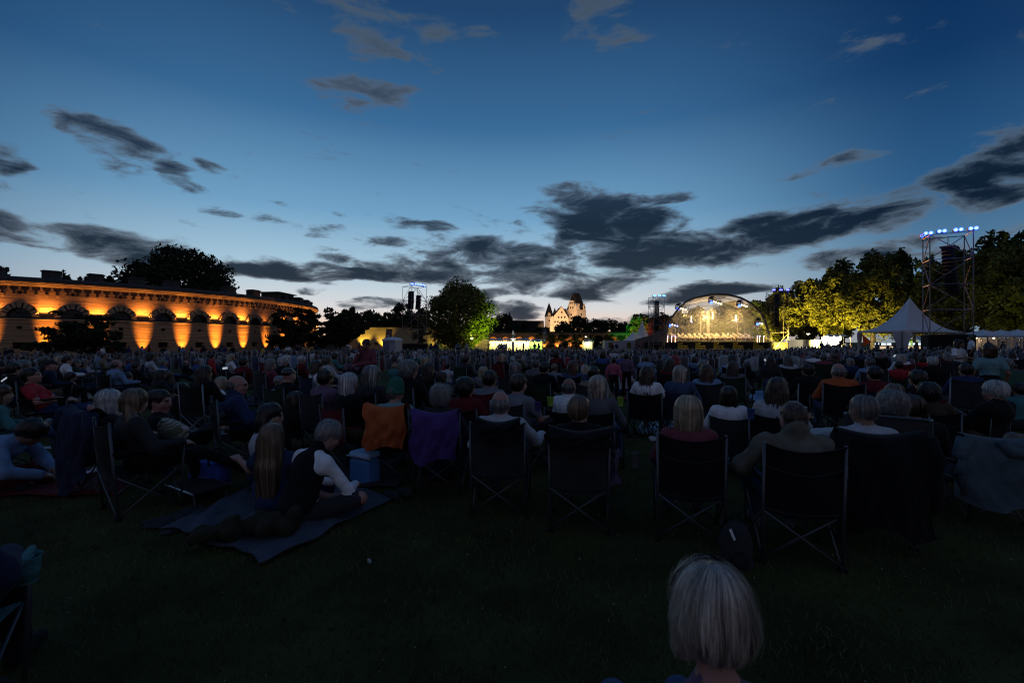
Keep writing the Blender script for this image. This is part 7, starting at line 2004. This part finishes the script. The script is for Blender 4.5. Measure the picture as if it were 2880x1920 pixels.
for i, (px, py, w, h, c, lb) in enumerate(((165, 1362, 190, 36, 'dark red', 'dark red rug under the person bent forward at the left edge'), (215, 1178, 60, 12, 'light blue', 'pale blue cloth on the grass left of the white haired woman'), (560, 1218, 80, 16, 'striped grey', 'crumpled pale blanket by the bare kneed person'),
        (1005, 1335, 120, 40, 'charcoal', 'dark rug under the blue cool box'), (1780, 1112, 90, 16, 'dark red', 'red patterned rug beneath the jacket hung chair'), (1560, 1122, 80, 14, 'striped grey', 'pale blanket beneath the seated boy\'s row'), (2120, 1115, 60, 14, 'light blue', 'pale blue mat behind the girl in the navy chair'),
        (2640, 1200, 90, 14, 'light blue', 'pale cloth on the grass beside the white haired man'), (800, 1130, 120, 14, 'navy', 'navy blanket behind the quilted jacket woman'), (310, 1115, 90, 10, 'beige', 'beige blanket among the left rows'), (1330, 1095, 90, 10, 'dark green', 'dark green blanket among the middle rows'), (2400, 1085, 80, 10, 'dark blue', 'dark blue blanket below the pagoda tent'))):
    blanket('ground_blanket', lb, [(px - w, py + h), (px + w, py + h), (px + w * 0.9, py - h), (px - w * 0.9, py - h)], cm(c), 20 + i, 14, 10, 0.012)
# crumpled olive jacket on the blanket
r7 = np.random.default_rng(4)
c0 = G(690, 1520)
pr = [el_((r7.normal() * 0.15, r7.normal() * 0.09, 0.035 + 0.06 * r7.random()), (0.05 + 0.06 * r7.random(), 0.035 + 0.03 * r7.random(), 0.03 + 0.045 * r7.random()), 0, rotm(r7.normal() * 0.7, r7.normal() * 0.7, r7.random() * 3)) for _ in range(20)]
pr += [rc((0.12, -0.02, 0.05), (0.30, -0.04, 0.035), 0.05, 0.035, 0), rc((-0.12, 0.0, 0.06), (-0.24, 0.07, 0.04), 0.05, 0.04, 0)]
V_, Q_, L_ = sdf_mesh(pr, 0.013, 0.03)
V_ = V_ + vnormals(V_, Q_) * (wrinkle(V_, 8, 0.022) + wrinkle(V_ * 1.9, 9, 0.012))[:, None]
tag(link('crumpled_jacket', np_mesh('crumpled_jacket', V_, Q_, cloth_mat('olive', (0.026, 0.024, 0.015)), smooth=True), None, (c0.x, c0.y, 0.045), (0, 0, 0.3)), 'crumpled olive jacket lying on the picnic blanket', 'jacket')
def rbox(bb, c, size, bev=0.02, mi=0):
    """box with bevelled upright edges and rim"""
    x, y, z = [q / 2 for q in size]
    poly = [(-x + bev, -y), (x - bev, -y), (x, -y + bev), (x, y - bev), (x - bev, y), (-x + bev, y), (-x, y - bev), (-x, -y + bev)]
    n = 8
    lv = [(-z, 1 - bev / x * 0.8), (-z + bev, 1), (z - bev, 1), (z, 1 - bev / x * 0.8)]
    vs_ = [(c[0] + a * s_, c[1] + b_ * s_, c[2] + h) for h, s_ in lv for a, b_ in poly]
    fs = [(i * n + j, i * n + (j + 1) % n, (i + 1) * n + (j + 1) % n, (i + 1) * n + j) for i in range(3) for j in range(n)] + [tuple(range(n - 1, -1, -1)), tuple(range(3 * n, 4 * n))]
    return bb.add(vs_, fs, mi)
def coolbox(px, py, d, w, h, label, rz):
    t = empty('cool_box', (gx(px, d), d, 0), rz, label, 'cool box', 'blue cool boxes')
    rbox(MB(), (0, 0, h * 0.39), (w, w * 0.68, h * 0.78), 0.025).build('body', mat('cool_blue', (0.09, 0.24, 0.52), rough=0.45, var=0.1), t)
    rbox(MB(), (0, 0, h * 0.90), (w * 1.05, w * 0.73, h * 0.20), 0.025).build('lid', mat('cool_pale', (0.30, 0.50, 0.70), rough=0.4, var=0.1), t)
    MB().path([(-w * 0.54, -w * 0.2, h * 0.78), (-w * 0.56, -w * 0.34, h * 0.86), (0, -w * 0.40, h * 0.90), (w * 0.56, -w * 0.34, h * 0.86), (w * 0.54, -w * 0.2, h * 0.78)], 0.011, 6).build('handle', mat('cool_white', (0.4, 0.45, 0.5), rough=0.4), t, True)
coolbox(1026, 1322, 4.95, 0.29, 0.34, 'blue cool box with pale lid on the rug left of the orange shirt', -0.5)
coolbox(880, 1117, 9.5, 0.33, 0.28, 'blue cool box on the lawn behind the man in the black cap', -0.2)
# insulated blue bag, backpack, tote, folded chair bag
g = G(592, 1372)
t = empty('cooler_bag', (g.x, g.y, 0), -0.3, 'dark blue soft cooler bag beside the ponytail woman\'s feet', 'bag')
rbox(MB(), (0, 0, 0.14), (0.37, 0.24, 0.27), 0.045).build('body', cloth_mat('bag_blue', (0.035, 0.07, 0.30), bump=0.3), t, True)
MB().box((0, -0.123, 0.10), (0.29, 0.02, 0.14)).build('pocket', cloth_mat('bag_blue2', (0.06, 0.12, 0.36)), t)
for y in (-0.10, 0.10): MB().path([(-0.10, y, 0.26), (-0.09, y, 0.36), (0, y, 0.40), (0.09, y, 0.36), (0.10, y, 0.26)], 0.010, 6).build('strap', cm('black'), t, True)
g = G(2070, 1590)
t = empty('backpack', (g.x, g.y, 0), -0.25, 'small dark backpack on the grass between the blonde woman and the bald man', 'backpack')
V_, Q_, L_ = sdf_mesh([el_((0, 0, 0.15), (0.105, 0.075, 0.16), 0), el_((0, -0.05, 0.09), (0.085, 0.05, 0.075), 0), rc((-0.05, 0, 0.02), (0.05, 0, 0.02), 0.06, 0.06, 0)], 0.011, 0.03)
link('sack', np_mesh('sack', V_ + vnormals(V_, Q_) * wrinkle(V_, 5, 0.006)[:, None], Q_, cm('charcoal'), smooth=True), t)
MB().path([(0.052 * math.cos(a / 10 * 6.283), -0.108, 0.085 + 0.052 * math.sin(a / 10 * 6.283)) for a in range(10)], 0.004, 5, closed=True).build('pocket_zip', cm('black'), t)
MB().path([(-0.03, 0.02, 0.30), (-0.02, 0.02, 0.345), (0.02, 0.02, 0.345), (0.03, 0.02, 0.30)], 0.008, 6).build('grab_loop', cm('black'), t)
for s_ in (-1, 1): MB().path([(s_ * 0.05, 0.05, 0.29), (s_ * 0.075, 0.11, 0.20), (s_ * 0.07, 0.07, 0.05)], 0.012, 6).build('shoulder_strap', cm('black'), t)
MB().add([(-0.06, -0.078, 0.27), (-0.03, -0.082, 0.20), (-0.018, -0.084, 0.21), (-0.045, -0.076, 0.28)], [(0, 1, 2, 3)]).build('reflective_tag', cm('white'), t)
g = G(2148, 1243)
t = empty('tote_bag', (g.x, g.y, 0), 0.2, 'white tote bag with yellow stripes standing on the zebra blanket', 'bag')
rbox(MB(), (0, 0, 0.15), (0.24, 0.10, 0.28), 0.03).build('body', stripe_mat('tote', (0.42, 0.46, 0.5), (0.30, 0.20, 0.05), 9, 1.5708, 0.2), t, True)
for y in (-0.04, 0.04): MB().path([(-0.06, y, 0.28), (-0.05, y, 0.40), (0.05, y, 0.40), (0.06, y, 0.28)], 0.007, 5).build('handle', cm('white'), t, True)
g = G(560, 1402)
t = empty('folding_table', (g.x, g.y, 0), -0.55, 'low black folded table with bright metal edges beside the ponytail woman', 'table')
rbox(MB(), (0, 0, 0.13), (0.56, 0.34, 0.03), 0.01).build('table_top', cm('black'), t)
for y in (-0.172, 0.172): MB().tube((-0.28, y, 0.135), (0.28, y, 0.135), 0.009, 6).build('edge_rail', mat('bright_metal', (0.45, 0.5, 0.55), rough=0.3, metal=0.9), t)
for x_ in (-0.24, 0.24):
    for y in (-0.14, 0.14): MB().tube((x_, y, 0.0), (x_ * 0.9, y, 0.12), 0.010, 6).build('leg', TUBE, t)
# cushion, booklets, cups, bottles, shoes, phones
p = at(487, 1208, 4.3)
V_, Q_, L_ = sdf_mesh([el_((0, 0, 0), (0.20, 0.075, 0.15), 0), rc((-0.14, 0, -0.1), (0.14, 0, -0.1), 0.04, 0.04, 0), rc((-0.14, 0, 0.1), (0.14, 0, 0.1), 0.035, 0.035, 0)], 0.014, 0.04)
tag(link('printed_cushion', np_mesh('printed_cushion', V_, Q_, stripe_mat('cushion', (0.34, 0.36, 0.36), (0.13, 0.17, 0.11), 6.0, 0.8, 14.0), smooth=True), None, p, (0.5, 0.5, 0.3), 0.7), 'pale cushion with leafy print on the lap of the ponytail woman', 'cushion')
for i, (px, py, rz, lb) in enumerate(((205, 1352, 0.4, 'white booklet on the grass beside the dark red rug'), (150, 1310, 0.9, 'open white booklet before the person bent forward at the left'), (1115, 1160, 0.2, 'folded programme on the grass near the cool box man'), (2660, 1208, 0.1, 'blue tray on the pale cloth at the right'))):
    g = G(px, py)
    o = MB()
    for s_ in (-1, 1): o.add([(0, -0.10, 0.012), (s_ * 0.14, -0.10, 0.03), (s_ * 0.14, 0.10, 0.03), (0, 0.10, 0.012)], [(0, 1, 2, 3) if s_ > 0 else (3, 2, 1, 0)])
    tag(o.build('booklet', cm('white' if i < 3 else 'light blue'), None, loc=(g.x, g.y, 0.05 if i != 1 else 0.22), rot=(0, 0, rz)), lb, 'booklet')
for i, (px, py, d, c, lb) in enumerate(((1548, 1142, 4.6, 'lime', 'lime green cup in the chair arm left of the red chair'), (1745, 1142, 4.7, 'lime', 'green cup in the chair arm right of the hooded blonde woman'), (1512, 1156, 4.5, 'purple', 'purple cup in the chair arm beside the striped grey person'), (2112, 1178, 4.2, 'blue', 'blue cup in the arm of the navy chair'))):
    cup_at(px, py, d, lb, c, 0.09, 0.034)
for i, (px, py, c, lb) in enumerate(((2672, 1196, 'brown', 'brown bottle on the grass near the white haired man at the right'), (2690, 1200, 'dark green', 'green bottle beside the brown one at the right'), (1560, 1185, 'teal', 'bottle standing on the grass left of the red chair'), (1010, 1230, 'charcoal', 'dark bottle behind the cool box'))):
    g = G(px, py)
    o = MB().lathe([(0.0, 0.0), (0.034, 0.0), (0.036, 0.01), (0.036, 0.15), (0.014, 0.20), (0.013, 0.25), (0.016, 0.252), (0.016, 0.27), (0.0, 0.271)], 14).build('bottle', mat('glass_' + c, CL[c], rough=0.15, spec=0.6), None, True, loc=(g.x, g.y, 0.0))
    tag(o, lb, 'bottle', 'bottles on the grass')
PHN = emis('phone_screen', (0.75, 0.85, 1.0), 0.45)
for i, (px, py, d, lb) in enumerate(((12, 1067, 7.6, 'lit phone held by someone at the left edge'), (633, 1035, 9.2, 'lit phone in the rows before the far fort wall'), (2152, 1012, 12.5, 'lit phone held beside the girl with the ponytail'), (2516, 1000, 14, 'lit phone held up below the pagoda tent'), (1322, 986, 24, 'tiny lit phone in the far rows below the green tree'))):
    p = at(px, py, d)
    t = empty('phone', p, yaw_to(p.x, p.y), lb, 'phone', 'lit phones in the audience')
    t.rotation_euler = (-0.7, 0.4 + i, yaw_to(p.x, p.y)); t.scale = (0.7,) * 3
    MB().box((0, 0, 0), (0.072, 0.009, 0.145)).build('case', LAMPB, t)
    MB().box((0, -0.0055, 0), (0.064, 0.002, 0.132)).build('screen', PHN, t)
# soft bags and shoes left in the grass
for i, (px, py, w, c, lb) in enumerate(((1240, 1345, 0.17, 'navy', 'small navy bag under the purple draped chair'), (1655, 1215, 0.20, 'denim', 'blue bag on the grass left of the hooded blonde woman'), (700, 1300, 0.18, 'grey', 'grey bag behind the long haired girl'), (2260, 1215, 0.2, 'charcoal', 'dark bag behind the bald man\'s chair'),
        (1530, 1230, 0.2, 'navy', 'navy bag with pale trim behind the pale blue jumper man'), (905, 1215, 0.17, 'mauve', 'mauve bundle of clothes left of the blue cool box'), (2700, 1290, 0.2, 'dark green', 'dark bundle on the grass before the white haired man'), (160, 1215, 0.22, 'pale grey', 'pale bag on the grass behind the man bent forward'), (2095, 1290, 0.13, 'black', 'small black pouch right of the blonde woman\'s chair'))):
    g = G(px, py)
    rr = np.random.default_rng(60 + i)
    V_, Q_, L_ = sdf_mesh([el_((0, 0, w * 0.55), (w, w * 0.6, w * 0.62), 0), el_((w * 0.3, -0.02, w * 0.4), (w * 0.7, w * 0.5, w * 0.45), 0), rc((-w * 0.5, 0, w * 0.2), (w * 0.6, 0, w * 0.2), w * 0.35, w * 0.3, 0)], 0.016, 0.05)
    t = empty('soft_bag', (g.x, g.y, 0.0), rr.random() * 3, lb, 'bag', 'bags on the grass')
    link('sack', np_mesh('sack', V_ + vnormals(V_, Q_) * wrinkle(V_, 40 + i, 0.03)[:, None], Q_, cm(c), smooth=True), t)
    MB().path([(-w * 0.4, 0, w * 1.0), (-w * 0.3, 0.02, w * 1.45), (w * 0.25, 0.02, w * 1.5), (w * 0.4, 0, w * 1.0)], 0.009, 6).build('handle', cm(c), t, True)
for i, (px, py, c, lb) in enumerate(((300, 1330, 'white', 'pair of white shoes beside the dark red rug'), (1120, 1400, 'charcoal', 'pair of dark shoes at the corner of the picnic blanket'), (1850, 1240, 'pale grey', 'pair of pale shoes by the striped blanket'), (1040, 1585, 'pale grey', 'crumpled paper tissue on the open lawn'))):
    g = G(px, py)
    t = empty('shoe_pair' if i < 3 else 'paper_tissue', (g.x, g.y, 0.0), 0.7 * i, lb, 'shoes' if i < 3 else 'tissue')
    if i == 3: t.scale = (0.55,) * 3
    if i < 3:
        for s_ in (-1, 1):
            V_, Q_, L_ = sdf_mesh([rc((s_ * 0.06, -0.08, 0.045), (s_ * 0.065, 0.10, 0.03), 0.040, 0.032, 0), rc((s_ * 0.06, -0.09, 0.05), (s_ * 0.06, -0.06, 0.08), 0.034, 0.03, 0)], 0.011, 0.02)
            link('shoe', np_mesh('shoe', V_, Q_, cm(c), smooth=True), t)
    else:
        V_, Q_, L_ = sdf_mesh([el_((0, 0, 0.03), (0.03, 0.02, 0.025), 0), el_((0.02, 0.01, 0.045), (0.018, 0.014, 0.02), 0)], 0.005, 0.01)
        link('paper', np_mesh('paper', V_ + vnormals(V_, Q_) * wrinkle(V_ * 5, 3, 0.01)[:, None], Q_, cm(c), smooth=False), t)
# little green tent at the right
gp = Vector((gx(2850, 9.6), 9.6, 0))
t = empty('pop_up_tent', gp, -0.3, 'small dark green pop up tent behind the girl in the teal tee shirt', 'tent')
DG = cloth_mat('tent_green', (0.02, 0.05, 0.02), rough=0.6)
g2 = []
for i in range(13):
    a = math.pi * i / 12
    g2.append([(0.95 * math.cos(a), -0.6 + 1.2 * j / 8, 0.02 + 0.92 * math.sin(a) * (0.62 + 0.38 * math.sin(math.pi * j / 8))) for j in range(9)])
MB().grid(g2).build('canopy', DG, t, True)
for j in (0, 4, 8): MB().path([(x_ * 1.01, y_, z_ * 1.01 + 0.004) for x_, y_, z_ in [g2[i][j] for i in range(13)]], 0.010, 6).build('pole', cm('grey'), t, True)
